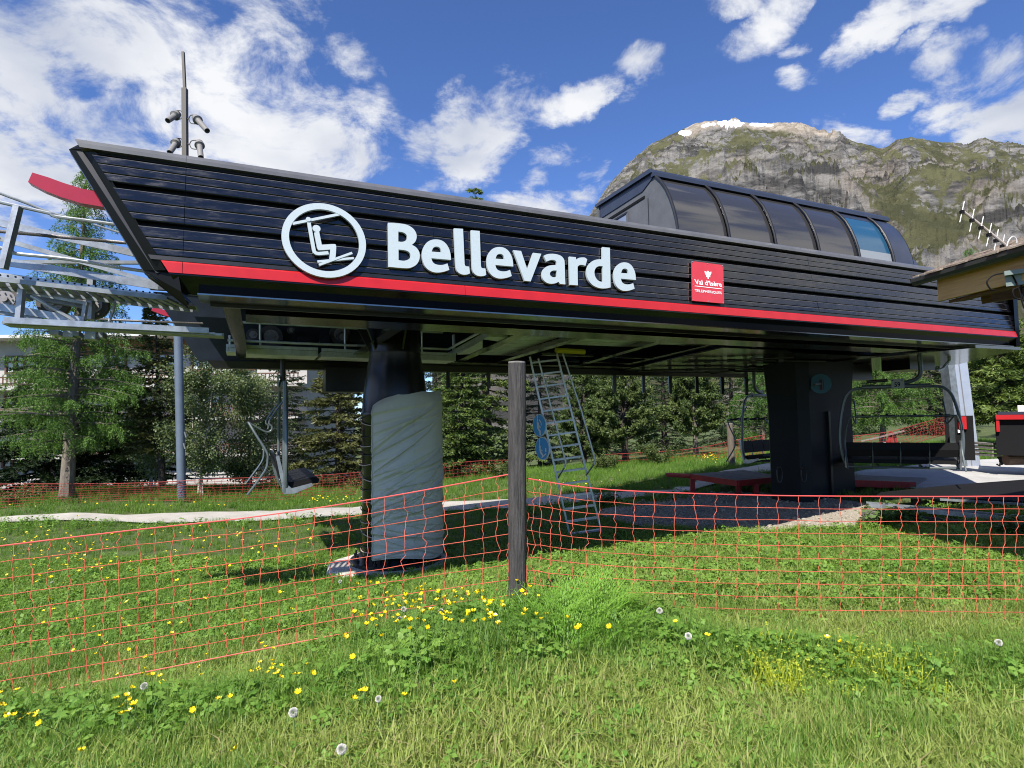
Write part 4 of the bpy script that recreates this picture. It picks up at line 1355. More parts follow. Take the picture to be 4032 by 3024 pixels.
# curve of the pane in the (p, h) plane
CUR = [(5.93, 4.70), (5.955, 4.86), (6.00, 5.02), (6.06, 5.18), (6.14, 5.34), (6.235, 5.47), (6.34, 5.575)]
def strip(s0, s1, cur, m, name, parent, th=.02, inset=0.0):
    b_ = MB()
    n = len(cur)
    vs = []
    for s in (s0, s1):
        for p, h in cur:
            vs.append(W(s, p + inset, h - inset * .5))
        for p, h in cur:
            vs.append(W(s, p + inset + th, h - inset * .5 - th * .3))
    fs = []
    for i in range(n - 1):
        fs.append((i, i + 1, 2 * n + i + 1, 2 * n + i))
        fs.append((n + i, 3 * n + i, 3 * n + i + 1, n + i + 1))
        fs.append((i, n + i, n + i + 1, i + 1))
        fs.append((2 * n + i, 2 * n + i + 1, 3 * n + i + 1, 3 * n + i))
    fs += [(0, 2 * n, 3 * n, n), (n - 1, 2 * n - 1, 4 * n - 1, 3 * n - 1)]
    b_.add(vs, fs)
    return b_.build(name, m, parent, smooth=True)
for i in range(6):
    m_ = M_bglass if i == 4 else (M_nvroof if i == 5 else M_dglass)
    cur = CUR if i != 4 else CUR[1:-1]
    s1_ = fr_s[i + 1] - .012
    strip(fr_s[i] + .012, s1_, cur, m_, 'pane', HO, .015, .018)
    if i == 4:
        strip(fr_s[i] + .012, s1_, CUR[-2:], M_nvroof, 'header', HO, .015, .016)
        strip(fr_s[i] + .012, s1_, CUR[:2], mat('pale_sill', (.24, .26, .28), .5), 'sill', HO, .015, .016)
for i, s in enumerate(fr_s[:-1]):
    MB().tube([W(s, p - .012, h) for p, h in CUR], .020, 8).build('rib', M_blkm, HO, smooth=True)
# sloping closed end at the right
vs = [W(fr_s[6], p + .018, h - .01) for p, h in CUR] + [W(10.15 + .60 * (1 - i / 6) + .02, p + .25, h - .01) for i, (p, h) in enumerate(CUR)]
n_ = len(CUR)
b_ = MB().add(vs + [q + SV * .03 for q in vs], [(i, i + 1, n_ + i + 1, n_ + i) for i in range(n_ - 1)] + [(2 * n_ + i, 3 * n_ + i, 3 * n_ + i + 1, 2 * n_ + i + 1) for i in range(n_ - 1)])
b_.build('end_cowl', M_nvroof, HO, smooth=True)
vs2 = [W(10.15 + .60 * (1 - i / 6) + .02, p + .25, h - .01) for i, (p, h) in enumerate(CUR)] + [W(10.15 + .50 * (1 - i / 6) + .02, p + 1.4, h) for i, (p, h) in enumerate(CUR)]
MB().add(vs2, [(i, i + 1, n_ + i + 1, n_ + i) for i in range(n_ - 1)]).build('end_cowl', M_nvroof, HO, smooth=True)
# eave rail and roof
MB().sbox(5.10, 10.17, 6.33, 6.40, 5.585, 5.64).build('eave_rail', M_nvroof, HO)
MB().hexa([W(5.08, 6.37, 5.645), W(10.25, 6.37, 5.645), W(10.25, 7.78, 5.62), W(5.08, 7.78, 5.62), W(5.08, 6.41, 5.71), W(10.25, 6.41, 5.70), W(10.25, 7.80, 5.67), W(5.08, 7.80, 5.67)]).build('roof', M_nvroof, HO)
MB().sbox(5.1, 10.2, 7.72, 7.78, 4.6, 5.62).build('back_wall', M_grp, HO)
# end wall with its roof flashing, rubber strip, door panel and window
def endpoly(pts, off, th, name, m):
    return MB().prism([[W(5.13 - off, p, h) for p, h in pts]], SU * th).build(name, m, HO)
endpoly([(5.95, 4.70), (5.965, 4.86), (6.01, 5.02), (6.07, 5.18), (6.15, 5.34), (6.245, 5.47), (6.35, 5.58), (7.70, 5.56), (7.74, 4.70)], .0, .03, 'end_panel', M_grp)
endpoly([(6.36, 5.59), (6.40, 5.72), (7.79, 5.69), (7.80, 5.42), (7.30, 5.44), (6.62, 5.47)], .012, .011, 'flashing', M_nvroof)
endpoly([(6.58, 5.36), (6.58, 5.395), (7.74, 5.345), (7.74, 5.31)], .010, .009, 'rubber_strip', M_rub)
endpoly([(7.02, 4.72), (7.02, 5.27), (7.70, 5.24), (7.70, 4.72)], .008, .007, 'window', M_wglass)
endpoly([(6.97, 4.71), (6.97, 5.30), (7.015, 5.30), (7.015, 4.71)], .016, .015, 'window_post', M_grp)
endpoly([(6.98, 5.275), (6.98, 5.30), (7.72, 5.275), (7.72, 5.245)], .018, .015, 'window_head', M_blkm)
endpoly([(6.50, 4.71), (6.505, 5.33), (6.515, 5.33), (6.51, 4.71)], .006, .005, 'panel_joint', M_blkm)
a = FACE(2662, 900, -.12)
MB().bar(a, a + UPV * .10 + SU * .02, .012, .05, tuple(SV)).build('white_bracket', M_signw, HO)

# ---- lettering and emblem on the wall
Z4 = lambda l: [(1500 + x * .44094, 860 + y * .44094) for x, y in l]
Z5 = lambda l: [(2050 + x * .3937, 940 + y * .3937) for x, y in l]
def rnd(l, closed=True, k=3, sharp=()):
    """smooth an outline, keeping the listed corners"""
    n = len(l)
    pts = [np.array(q, float) for q in l]
    res = []
    for i in range(n):
        p1, p2 = pts[i], pts[(i + 1) % n]
        p0 = pts[i - 1] if i not in sharp else p1 - (p2 - p1)
        p3 = pts[(i + 2) % n] if (i + 1) % n not in sharp else p2 + (p2 - p1)
        for j in range(k):
            t_ = j / k
            res.append(tuple(0.5 * ((2 * p1) + (p2 - p0) * t_ + (2 * p0 - 5 * p1 + 4 * p2 - p3) * t_ * t_ + (3 * p1 - p0 - 3 * p2 + p3) * t_ ** 3)))
    return res
NS = thing('name_sign', FACE(1950, 1000, .05), 'large pale grey letters spelling Bellevarde across the black station wall', 'lettering')
def letter(loops):
    facepoly(loops, .040, .026, 'letter', M_letter, NS)
Bo = [(63, 38), (165, 45), (225, 55), (268, 75), (300, 105), (318, 145), (316, 185), (300, 215), (275, 235), (310, 255), (338, 290), (347, 330), (340, 375), (318, 410), (285, 432), (245, 444), (190, 443), (67, 432)]
Bh1 = [(155, 117), (190, 122), (218, 135), (233, 158), (230, 185), (212, 203), (185, 209), (155, 206)]
Bh2 = [(157, 277), (195, 281), (235, 290), (258, 310), (265, 335), (255, 358), (232, 372), (200, 378), (157, 372)]
letter([Z4(rnd(Bo, sharp=(0, 1, 8, 16, 17))), Z4(rnd(Bh1, sharp=(0, 7))), Z4(rnd(Bh2, sharp=(0, 8)))])
Eo = [(626, 370), (622, 320), (608, 270), (580, 225), (540, 196), (490, 187), (440, 196), (400, 225), (375, 270), (367, 320), (372, 370), (390, 420), (420, 455), (465, 478), (510, 483), (560, 476), (611, 459), (594, 402), (555, 414), (515, 415), (480, 405), (460, 385), (450, 355)]
Eh = [(453, 296), (465, 265), (485, 252), (510, 253), (530, 268), (541, 302)]
def emap(x0, x1, y0, y1):
    f_ = lambda l: [(x0 + (x - 367) * (x1 - x0) / 259, y0 + (y - 187) * (y1 - y0) / 296) for x, y in l]
    return f_(rnd(Eo, sharp=(0, 16, 17, 22))), f_(rnd(Eh, sharp=(0, 5)))
o_, h_ = emap(367, 626, 187, 483)
letter([Z4(o_), Z4(h_)])
o_, h_ = emap(945, 1182, 255, 537)
letter([Z4(o_), Z4(h_)])
o_, h_ = emap(932, 1153, 236, 522)
letter([Z5(o_), Z5(h_)])
l1 = [(651, 88), (733, 93), (747, 405), (752, 420), (760, 427), (788, 430), (795, 490), (770, 500), (735, 502), (705, 492), (682, 472), (670, 440), (666, 400)]
l2 = [(803, 105), (882, 112), (893, 425), (897, 438), (907, 444), (933, 447), (940, 504), (915, 514), (880, 515), (850, 505), (828, 485), (817, 455), (813, 415)]
for l in (l1, l2):
    letter([Z4(rnd(l, sharp=(0, 1, 2, 5, 6, 12)))])
letter([[(2020.3, 984.8), (2052, 987.9), (2076.4, 1061.3), (2099.2, 995.1), (2131.5, 999.1), (2089.4, 1108.1), (2065.7, 1105.4)]])
Ao = [(230, 170), (265, 155), (310, 150), (360, 155), (405, 172), (433, 205), (441, 250), (445, 400), (448, 456), (395, 452), (380, 430), (350, 444), (310, 450), (270, 443), (235, 420), (216, 385), (214, 345), (228, 305), (260, 278), (305, 265), (360, 262), (360, 240), (352, 222), (330, 212), (300, 212), (258, 228)]
Ah = [(362, 318), (330, 317), (305, 327), (293, 345), (298, 368), (318, 382), (342, 385), (362, 372)]
letter([Z5(rnd(Ao, sharp=(0, 7, 8, 9, 10, 20, 25))), Z5(rnd(Ah, sharp=(0, 7)))])
Ro = [(485, 178), (552, 184), (556, 208), (580, 192), (615, 187), (645, 190), (666, 208), (648, 270), (620, 262), (590, 262), (570, 280), (570, 330), (573, 466), (493, 460)]
letter([Z5(rnd(Ro, sharp=(0, 1, 2, 6, 7, 10, 11, 12, 13)))])
Do = [(817, 83), (893, 90), (897, 300), (900, 486), (860, 495), (815, 497), (770, 488), (720, 462), (683, 420), (663, 370), (661, 320), (675, 270), (705, 232), (745, 212), (785, 205), (818, 208)]
Dh = [(822, 275), (790, 272), (762, 283), (745, 305), (738, 335), (745, 375), (765, 408), (795, 428), (824, 432)]
letter([Z5(rnd(Do, sharp=(0, 1, 2, 3, 15))), Z5(rnd(Dh, sharp=(0, 8)))])

EM = thing('chairlift_emblem', FACE(1280, 945, .05), 'pale grey ring with a skier riding a chairlift, left of the name', 'emblem')
ez = lambda x, y: (1100 + x * .3781, 760 + y * .3781)
ec = FACE(*ez(475, 488), .055)
er = 159.5 * (ec @ _f - EYE @ _f) / FPX
fu = nrm(np.cross(np.cross(FNn, UPV), FNn))       # up the wall
fu = fu if fu[2] > 0 else -fu
def circ(c, r, n=56):
    return [c + SU * r * math.cos(6.2832 * i / n) + fu * r * math.sin(6.2832 * i / n) for i in range(n)]
MB().prism([circ(ec, er), circ(ec, er * .832)], FNn * .025).build('ring', M_letter, EM)
def stroke(pts, w, off, name, cap=True):
    q = [FACE(*ez(x, y), off) for x, y in pts]
    wd = w * .3781 * ((q[0] - EYE) @ _f) / FPX / 2
    n = len(q)
    lft, rgt = [], []
    for i in range(n):
        d0 = nrm(q[i] - q[i - 1]) if i else nrm(q[1] - q[0])
        d1 = nrm(q[i + 1] - q[i]) if i < n - 1 else d0
        t_ = nrm(d0 + d1)
        s_ = np.cross(FNn, t_)
        k_ = wd / max(.4, float(t_ @ d0))
        lft.append(q[i] + s_ * k_)
        rgt.append(q[i] - s_ * k_)
    return MB().prism([lft + rgt[::-1]], FNn * .020).build(name, M_letter, EM)
stroke([(136, 318), (660, 212)], 30, .052, 'cable')
stroke([(303, 282), (358, 585), (366, 612), (384, 626), (410, 630), (512, 621)], 36, .049, 'hanger_and_seat')
cc_ = FACE(*ez(303, 272), .057)
MB().prism([circ(cc_, 25 * .3781 * ((cc_ - EYE) @ _f) / FPX, 20)], FNn * .02).build('grip', M_letter, EM)
cc_ = FACE(*ez(387, 369), .052)
MB().prism([circ(cc_, 40 * .3781 * ((cc_ - EYE) @ _f) / FPX, 28)], FNn * .02).build('head', M_letter, EM)
MB().prism([[FACE(*ez(x, y), .053) for x, y in rnd([(362, 412), (414, 400), (442, 538), (570, 531), (588, 545), (592, 570), (578, 690), (520, 690), (530, 588), (420, 594), (400, 582), (392, 560)], sharp=(0, 1, 2, 7, 8))]], FNn * .021).build('body', M_letter, EM)
stroke([(398, 713), (776, 676)], 25, .050, 'ski')
stroke([(414, 747), (758, 622)], 25, .0545, 'ski')

# ---- company plate
CS = thing('company_plate', FACE(2787, 1112, .05), 'square red plate with white eagle and writing, right of the name', 'sign')
cz_ = lambda x, y: (2600 + x * .1507, 1000 + y * .1507)
MB().prism([[FACE(*q, .038) for q in ((2724.3, 1027.9), (2847.9, 1043.7), (2850.9, 1195.2), (2726.3, 1183.9))]], FNn * .012).build('panel', mat('crimson_panel', (0.50, 0.035, 0.05), 0.42, var=.05, scale=6), CS)
eagle = [(1155, 450), (1205, 462), (1222, 490), (1226, 462), (1212, 452), (1230, 443), (1252, 441), (1268, 452), (1266, 490), (1285, 470), (1335, 463), (1330, 520), (1300, 570), (1308, 610), (1275, 595), (1262, 652), (1243, 652), (1235, 597), (1200, 604), (1205, 570), (1175, 520)]
MB().prism([[FACE(*cz_(x, y), .042) for x, y in eagle]], FNn * .003).build('eagle', M_signw, CS)
MB().prism([[FACE(*cz_(x, y), .042) for x, y in ((905, 826), (1610, 906), (1610, 922), (905, 842))]], FNn * .003).build('rule', M_signw, CS)
def text_mesh(body, o, xd, yd, width, capheight, name, m, parent, bold=0.0, thick=.003, nrm_in=None, serif=0.0):
    cu = bpy.data.curves.new(name, 'FONT')
    cu.body = body
    cu.size = 1.0
    cu.offset = bold
    cu.resolution_u = 3
    ob = bpy.data.objects.new(name, cu)
    COL.objects.link(ob)
    dg = bpy.context.evaluated_depsgraph_get()
    me = ob.evaluated_get(dg).to_mesh()
    vs = np.array([v.co[:] for v in me.vertices])
    fs = [tuple(p.vertices) for p in me.polygons]
    ob.evaluated_get(dg).to_mesh_clear()
    bpy.data.objects.remove(ob)
    bpy.data.curves.remove(cu)
    x0, x1 = vs[:, 0].min(), vs[:, 0].max()
    w3 = [np.asarray(o) + np.asarray(xd) * ((v[0] - x0) / (x1 - x0) * width) + np.asarray(yd) * (v[1] / .72 * capheight) for v in vs]
    return MB().add(w3, fs).build(name, m, parent)
for body, bl, br, capp, bold in (("Val d\u2019Is\u00e8re", (908, 783), (1612, 856), 135, .022), ('TELEPHERIQUES', (908, 985), (1612, 1052), 74, .012)):
    A_, B_ = FACE(*cz_(*bl), .0425), FACE(*cz_(*br), .0425)
    text_mesh(body, A_, nrm(B_ - A_), fu, np.linalg.norm(B_ - A_), capp * .1507 * ((A_ - EYE) @ _f) / FPX, 'lettering', M_signw, CS, bold)
for x, y in ((842, 200), (1238, 250), (1625, 305), (858, 603), (1645, 693), (862, 790), (1648, 875), (858, 1198), (1255, 1235), (1645, 1275)):
    c = FACE(*cz_(x, y), .044)
    MB().prism([circ(c, .008, 8)], FNn * .006).build('rivet', M_galv, CS)

# ---- lamp mast above the nose
mb_ = P(732, 615, 7.0)
LM = thing('lamp_mast', (mb_[0], mb_[1], 4.62), 'slim dark mast with four small floodlights above the station nose', 'mast')
M_mast = mat('mast_bronze_grey', (0.085, 0.075, 0.065), 0.55)
MB().bar(P(734, 640, 7.0) - UPV * .62, P(727.5, 349, 7.0), .055, .055, (0, 1, 0)).build('lower_post', M_mast, LM)
MB().bar(P(727.5, 350, 7.0), P(721, 205, 7.0), .030, .030, (0, 1, 0)).build('upper_post', M_mast, LM)
M_flood = mat('floodlight_grey', (0.20, 0.19, 0.18), 0.5)
M_flood_d = mat('floodlight_glass', (0.06, 0.055, 0.05), 0.3)
for (hx, hy, tx, ty, sx) in ((690, 455, 660, 475, 1), (778, 472, 816, 515, -1), (692, 565, 668, 600, 1), (786, 572, 791, 620, -1)):
    c = P(hx, hy, 7.0 - .02)
    tip = P(tx, ty, 6.85)
    d_ = nrm(tip - c)
    a_ = nrm(np.cross(d_, UPV))
    b2 = np.cross(a_, d_)
    L_ = np.linalg.norm(tip - c)
    fl = MB().lathe(c - d_ * .02, [(.028, -.055), (.042, -.045), (.045, 0.0), (.056, .006), (.058, .03), (.046, .034), (.034, .045), (.032, L_ + .02), (.028, L_ + .022), (.026, L_ - .02)], 16, a_, b2, d_).build('floodlight', M_flood, LM, smooth=True)
    mst = P(731 if hy > 500 else 730, hy - 5, 7.0)
    MB().tube([mst, mst + (c - mst) * .28], .009, 6).build('stub', M_mast, fl)
    for k_ in (-1, 1):
        MB().tube(catmull([mst + (c - mst) * .28, mst + (c - mst) * .45 + UPV * .05 * k_, c + UPV * .055 * k_ - d_ * .01, c + UPV * .045 * k_ + (c - mst) * .12], 3), .006, 5).build('yoke', M_mast, fl)

# ---- red rails that stick out of the nose
for (pp_, mir, nm_) in (([(110, 682), (180, 700), (260, 730), (330, 756), (402, 778)], False, 'red curved bumper rail sticking out of the near side of the nose'),):
    pass
def bumper(top, bot, p, label):
    t_ = thing('bumper_rail', Q(*top[0], p), label, 'rail')
    A_ = [Q(x, y, p) for x, y in top]
    B_ = [Q(x, y, p) for x, y in bot]
    n = len(A_)
    vs = A_ + B_ + [q + SV * .10 for q in A_] + [q + SV * .10 for q in B_]
    fs = []
    for i in range(n - 1):
        fs += [(i, i + 1, n + i + 1, n + i), (2 * n + i, 3 * n + i, 3 * n + i + 1, 2 * n + i + 1), (i, 2 * n + i, 2 * n + i + 1, i + 1), (n + i, n + i + 1, 3 * n + i + 1, 3 * n + i)]
    fs += [(0, n, 3 * n, 2 * n), (n - 1, 3 * n - 1, 4 * n - 1, 2 * n - 1)]
    MB().add(vs, fs).build('beam', mat('crimson_rail', (0.36, 0.016, 0.040), 0.35, var=.06, scale=5), t_)
bumper([(127, 679), (190, 698), (250, 720), (320, 742), (420, 762)], [(110, 716), (170, 748), (240, 776), (320, 800), (440, 820)], 6.06, 'red curved bumper rail sticking out of the near side of the nose')
bumper([(605, 1207), (650, 1222), (700, 1234), (760, 1240)], [(595, 1222), (650, 1243), (705, 1256), (770, 1262)], 11.95, 'small red bumper rail on the far side of the nose')
# ================================================================== LINE ENTRY GANTRY at the left
Z7 = lambda x, y: (x * .4219, 700 + y * .4219)
GA = thing('entry_gantry', W(-1.2, 7.2, 3.2), 'galvanised steel walkway and rails running out of the station nose at upper left', 'gantry')
def G(x, y, p):
    return Q(*Z7(x, y), p)
def gtube(l, p, r, name='guard_rail', m=None, n=8):
    return MB().tube(catmull([G(x, y, p) for x, y in l], 3), r, n).build(name, m or M_galv, GA, smooth=True)
def gbar(a, c, p, w, t, name='angle_bar', m=None, p2=None):
    return MB().bar(G(*a, p), G(*c, p2 or p), w, t).build(name, m or M_galv, GA)
gtube([(-240, 40), (0, 145), (250, 238), (480, 330), (620, 362)], 6.55, .013, 'wire_guide', M_galvd)
gtube([(-220, 175), (0, 228), (150, 262), (400, 318), (470, 335), (520, 362), (800, 398), (1080, 437)], 6.5, .017)
gtube([(880, 437), (980, 470), (1110, 510)], 6.8, .010, 'wire_guide', M_galv)
gtube([(-220, 600), (0, 655), (60, 668), (110, 682), (150, 708), (450, 738), (750, 775), (1060, 830), (1350, 872)], 6.5, .017)
MB().bar(G(170, 270, 6.48), G(28, 850, 6.48), .055, .055, (0, 1, 0)).build('rail_post', M_galv, GA)
gbar((-260, 365), (1250, 706), 7.0, .03, .065)
gbar((-260, 345), (1250, 680), 7.04, .06, .012)
gbar((-260, 492), (0, 572), 7.25, .02, .03, 'brace')
gbar((-80, 545), (1460, 986), 7.3, .02, .045, 'brace')
gbar((-260, 785), (1330, 792), 7.5, .05, .035, 'cross_tube', M_galvd)
gbar((-260, 735), (1480, 1012), 6.9, .02, .075)
gbar((-260, 725), (1480, 985), 6.93, .05, .012)
# walkway of serrated planks: edge strip with holes, and ribs underneath
a, c = G(-260, 850, 6.62), G(1520, 1088, 6.62)
a2, c2 = G(-260, 905, 6.62), G(1560, 1112, 6.62)
MB().prism([[a, c, c2, a2]], SV * .012).build('toe_board', M_galv, GA)
L_ = np.linalg.norm(c2 - a2)
dd = (c2 - a2) / L_
hol = MB()
for i in range(int(L_ / .055)):
    q = (a + a2) / 2 + dd * (.055 * i + .03) - SV * .002
    hol.lathe(q, [(.009, .0), (.009, .0025)], 8, dd, np.cross(dd, SV), SV)
hol.build('punched_holes', M_rub, GA)['kind'] = 'stuff'
b3, d3 = G(-260, 985, 7.0), G(1800, 1225, 7.0)
hb_ = .0
for j in range(5):                                    # five planks side by side
    q0, q1 = j / 5, (j + .93) / 5
    A0, A1 = a2 + (b3 - a2) * q0, a2 + (b3 - a2) * q1
    C0, C1 = c2 + (d3 - c2) * q0, c2 + (d3 - c2) * q1
    b_ = MB()
    m_ = int(L_ / .075)
    for i in range(m_):                               # ribs with slots between, so light comes through
        f0, f1 = (i + .12) / m_, (i + .70) / m_
        x = [A0 + (C0 - A0) * f0, A0 + (C0 - A0) * f1, A1 + (C1 - A1) * f1, A1 + (C1 - A1) * f0]
        b_.hexa([v_ + UPV * -.012 for v_ in x] + [v_ + UPV * .010 for v_ in x])
    o = b_.build('walkway_plank', M_galvd, GA)
    o['kind'] = 'stuff'
for k_, (A0, C0) in enumerate(((a2, c2), (b3, d3))):
    MB().bar(A0 - UPV * .015, C0 - UPV * .015, .03, .04).build('walkway_edge', M_galvd, GA)
# hangers and lower beam
MB().bar(G(205, 1040, 6.75), G(178, 1320, 6.75), .05, .045, (0, 1, 0)).build('hanger', M_galv, GA)
MB().tube([G(290, 1100, 6.75), G(700, 1338, 6.75)], .017, 8).build('diagonal_tube', M_galv, GA)
MB().bar(G(855, 950, 7.1), G(840, 1320, 7.1), .06, .05, (0, 1, 0)).build('hanger', M_galv, GA)
MB().bar(G(805, 1160, 6.9), G(775, 1340, 6.9), .035, .035, (0, 1, 0)).build('hanger', M_galv, GA)
MB().tube([G(1080, 1150, 7.0), G(1015, 1356, 7.0)], .015, 8).build('hanger', M_galv, GA)
gbar((-260, 1165), (790, 1336), 6.95, .02, .07)
gbar((-260, 1215), (400, 1310), 6.98, .05, .05, 'lower_rail', M_galvd)
lo0, lo1 = G(-260, 1330, 6.6), G(2100, 1462, 6.6)
MB().bar(G(40, 1330, 6.6), G(1950, 1428, 6.6), .05, .055).build('lower_beam', M_galv, GA)
MB().bar(G(60, 1366, 6.75), G(2090, 1478, 6.75), .22, .03).build('lower_beam_plate', M_galvd, GA)
for x0, y0 in ((1950, 1452), (2010, 1462)):
    MB().bar(G(x0, y0, 6.62), G(x0 + 60, y0 + 3, 6.62), .03, .02).build('bracket', M_galv, GA)
gbar((300, 1080), (810, 1172), 7.0, .02, .03, 'balance_beam', M_galv)
gbar((330, 1120), (840, 1210), 7.15, .05, .045, 'balance_beam', M_galvd)
for x, y, r in ((505, 1175, 128), (870, 1190, 128), (60, 1140, 130)):
    c = G(x, y, 7.25)
    wheel(c, r * .4219 * (c @ _f) / FPX, .09, SV, GA, 'guide_wheel')
for x0, x1, y0, y1 in ((480, 560, 1425, 1470), (600, 690, 1432, 1490), (690, 745, 1435, 1480), (800, 900, 1440, 1510), (930, 970, 1445, 1495)):
    q0, q1 = G(x0, y0, 7.0), G(x1, y1, 7.0)
    MB().sbox(q0 @ SU, q1 @ SU, 6.95, 7.15, q1[2], q0[2]).build('sensor_block', M_galvd if x0 % 20 else M_galv, GA)
MB().sbox(G(0, 1100, 7.3) @ SU - .6, G(220, 1000, 7.3) @ SU, 7.3, 7.6, G(0, 1090, 7.3)[2], G(0, 960, 7.3)[2]).build('machine_head', M_galvd, GA)
MB().sbox(G(280, 950, 7.3) @ SU, G(330, 1060, 7.3) @ SU, 7.28, 7.36, G(280, 1080, 7.3)[2], G(280, 1020, 7.3)[2]).build('bracket_plate', M_galvd, GA)

# twisted haul rope: six strands wound round each other
M_rope = mat('steel_rope', (0.13, 0.12, 0.115), 0.5, metal=.5)
def rope(a, c, r, label, turns_per_m=7):
    a, c = np.asarray(a), np.asarray(c)
    t_ = thing('haul_rope', a, label, 'rope')
    L = np.linalg.norm(c - a)
    d = (c - a) / L
    x = nrm(np.cross(d, UPV))
    y = np.cross(d, x)
    n = int(L * turns_per_m * 7)
    for k_ in range(6):
        pts = []
        for i in range(n + 1):
            f = i / n
            an = 2 * math.pi * (turns_per_m * L * f + k_ / 6)
            pts.append(a + d * L * f + (x * math.cos(an) + y * math.sin(an)) * r * .62)
        MB().tube(pts, r * .42, 5).build('strand', M_rope, t_, smooth=True)
rope(G(-330, 470, 6.72), G(1400, 628, 6.72), .0165, 'thick twisted steel cable in front of the gantry rails, entering the nose')
rope(G(760, 1316, 9.9), G(1900, 1362, 9.9), .016, 'thin far cable just below the small far red rail', 5)

# ================================================================== CHAIRS
M_pad = mat('black_vinyl_pad', (0.008, 0.008, 0.009), 0.65, spec=.2, bump=.1, bscale=20)
M_ctube = mat('grey_chair_tube', (0.13, 0.155, 0.165), 0.32, metal=.35, spec=.6)
M_plate = mat('number_plate', (0.45, 0.46, 0.44), 0.5)
def make_chair(label, number, numtext):
    """local: x across, y forwards, z up from the seat bottom"""
    t_ = thing('lift_chair', (0, 0, 0), label, 'chairlift chair', 'chairlift chairs under the station')
    hw = 1.14
    fr = catmull([(-1.02, .02, .02), (-1.10, 0, .25), (-hw, 0, .62), (-1.10, 0, 1.10), (-1.0, 0, 1.55), (-.88, 0, 1.72), (-.70, 0, 1.78), (0, 0, 1.79), (.70, 0, 1.78), (.88, 0, 1.72), (1.0, 0, 1.55), (1.10, 0, 1.10), (hw, 0, .62), (1.10, 0, .25), (1.02, .02, .02)], 4)
    MB().tube(fr, .030, 9).build('frame', M_ctube, t_, smooth=True)
    MB().tube([(-.66, 0, 1.80), (.62, 0, 1.80)], .048, 9).build('top_beam', M_ctube, t_, smooth=True)
    MB().tube([(-.56, -.02, 1.92), (-.16, -.02, 1.94)], .035, 8).build('damper', M_blkm, t_, smooth=True)
    MB().box((.02, -.075, 1.86), .24, .02, .20).build('number_plate', M_plate, t_)
    if numtext:
        text_mesh(numtext, np.array([-.045, -.0875, 1.79]), np.array([1., 0, 0]), np.array([0, 0, 1.]), .11, .10, 'number', M_rub, t_, .02)
    for sx in (-.07, .10):
        MB().box((sx, -.087, 1.93), .02, .006, .02).build('bolt', M_rub, t_)
    MB().tube(catmull([(.10, 0, 1.86), (.26, 0, 1.90), (.40, 0, 1.97), (.46, 0, 2.10), (.46, 0, 2.35), (.42, 0, 2.60), (.40, 0, 3.05)], 4), .045, 10).build('hanger_arm', M_ctube, t_, smooth=True)
    for i in range(4):
        x = (-.78, -.26, .26, .78)[i]
        wdt = .50
        b_ = MB()
        pf = [(-.03, .20), (.10, .185), (.36, .235), (.47, .245), (.52, .20), (.50, .14), (.36, .13), (.10, .10), (-.03, .12)]
        b_.ring_stack([[np.array([x + sx, y, z]) for y, z in pf] for sx in (-wdt / 2, wdt / 2)])
        b_.build('seat_pad', M_pad, t_)
        pf = [(-.10, .27), (-.05, .265), (-.075, .42), (-.115, .57), (-.15, .575), (-.15, .42)]
        MB().ring_stack([[np.array([x + sx, y, z]) for y, z in pf] for sx in (-wdt / 2, wdt / 2)]).build('back_pad', M_pad, t_)
    for x in (-.52, 0, .52):
        MB().tube(catmull([(x, -.10, .56), (x, -.13, .40), (x, -.08, .16), (x, .02, .03), (x, .40, .03)], 3), .013, 6).build('bracket', M_ctube, t_)
    for sx in (-1.05, 1.05):
        pr = [(sx, -.15, .60), (sx, -.105, .615), (sx, .0, .17), (sx, .09, .085), (sx, .40, .150), (sx, .41, .105), (sx, .13, .0), (sx, -.03, .0)]
        MB().prism([pr], (.03, 0, 0)).build('side_plate', M_galv, t_)
        MB().tube(catmull([(sx * .78, -.03, 1.50), (sx * .78, -.24, 1.17), (sx * .78, -.20, 1.08), (sx * .78, -.22, 1.01), (sx * .80, -.31, 1.0), (sx * .86, -.55, 1.15)], 4), .016, 7).build('restraint_arm', M_ctube, t_, smooth=True)
        MB().tube(catmull([(sx * .90, -.55, 1.15), (sx * .97, -.44, .95), (sx, -.29, .69), (sx, -.27, .56), (sx, -.31, .38), (sx * .99, -.56, .02)], 4), .018, 7).build('restraint_side', M_ctube, t_, smooth=True)
    MB().tube([(-.94, -.55, 1.15), (.94, -.55, 1.15)], .017, 7).build('restraint_bar', M_ctube, t_)
    for x in (-.70, -.25, .25, .70):
        MB().tube([(x - .14, -.50, 1.15), (x + .14, -.50, 1.15)], .028, 7).build('grip_sleeve', M_rub, t_)
        MB().bar((x, -.55, 1.16), (x, -.33, 1.19), .035, .03).build('footrest', M_rub, t_)
    MB().tube([(-1.02, .05, .02), (1.02, .05, .02)], .024, 8).build('lower_tube', M_ctube, t_)
    for x in (-.4, .4):
        MB().bar((x, .06, .03), (x, .36, .06), .03, .05).build('seat_bearer', M_blkm, t_)
    return t_
def place(t_, pos, xdir, tilt=0.0):
    xd = nrm(np.array([xdir[0], xdir[1], 0]))
    yd = np.array([-xd[1], xd[0], 0])
    t_.location = tuple(pos)
    t_.rotation_euler = (tilt, 0, math.atan2(xd[1], xd[0]))
    return t_
c59 = make_chair('chair numbered 59 with four black seats, hanging at the right end of the station', 59, '59')
cA, cB = P(3335, 1842, 12.0), P(3772, 1848, 11.2)
mid = (cA + cB) / 2
place(c59, mid - UPV * .0, cB - cA)
wd_ = np.linalg.norm(cB - cA)
c59.scale = (wd_ / 2.04,) * 3
cl = copy_tree(c59)
cl['label'] = 'chair seen from the side with raised bar, hanging under the nose before the birches'
cl.scale = (1, 1, 1)
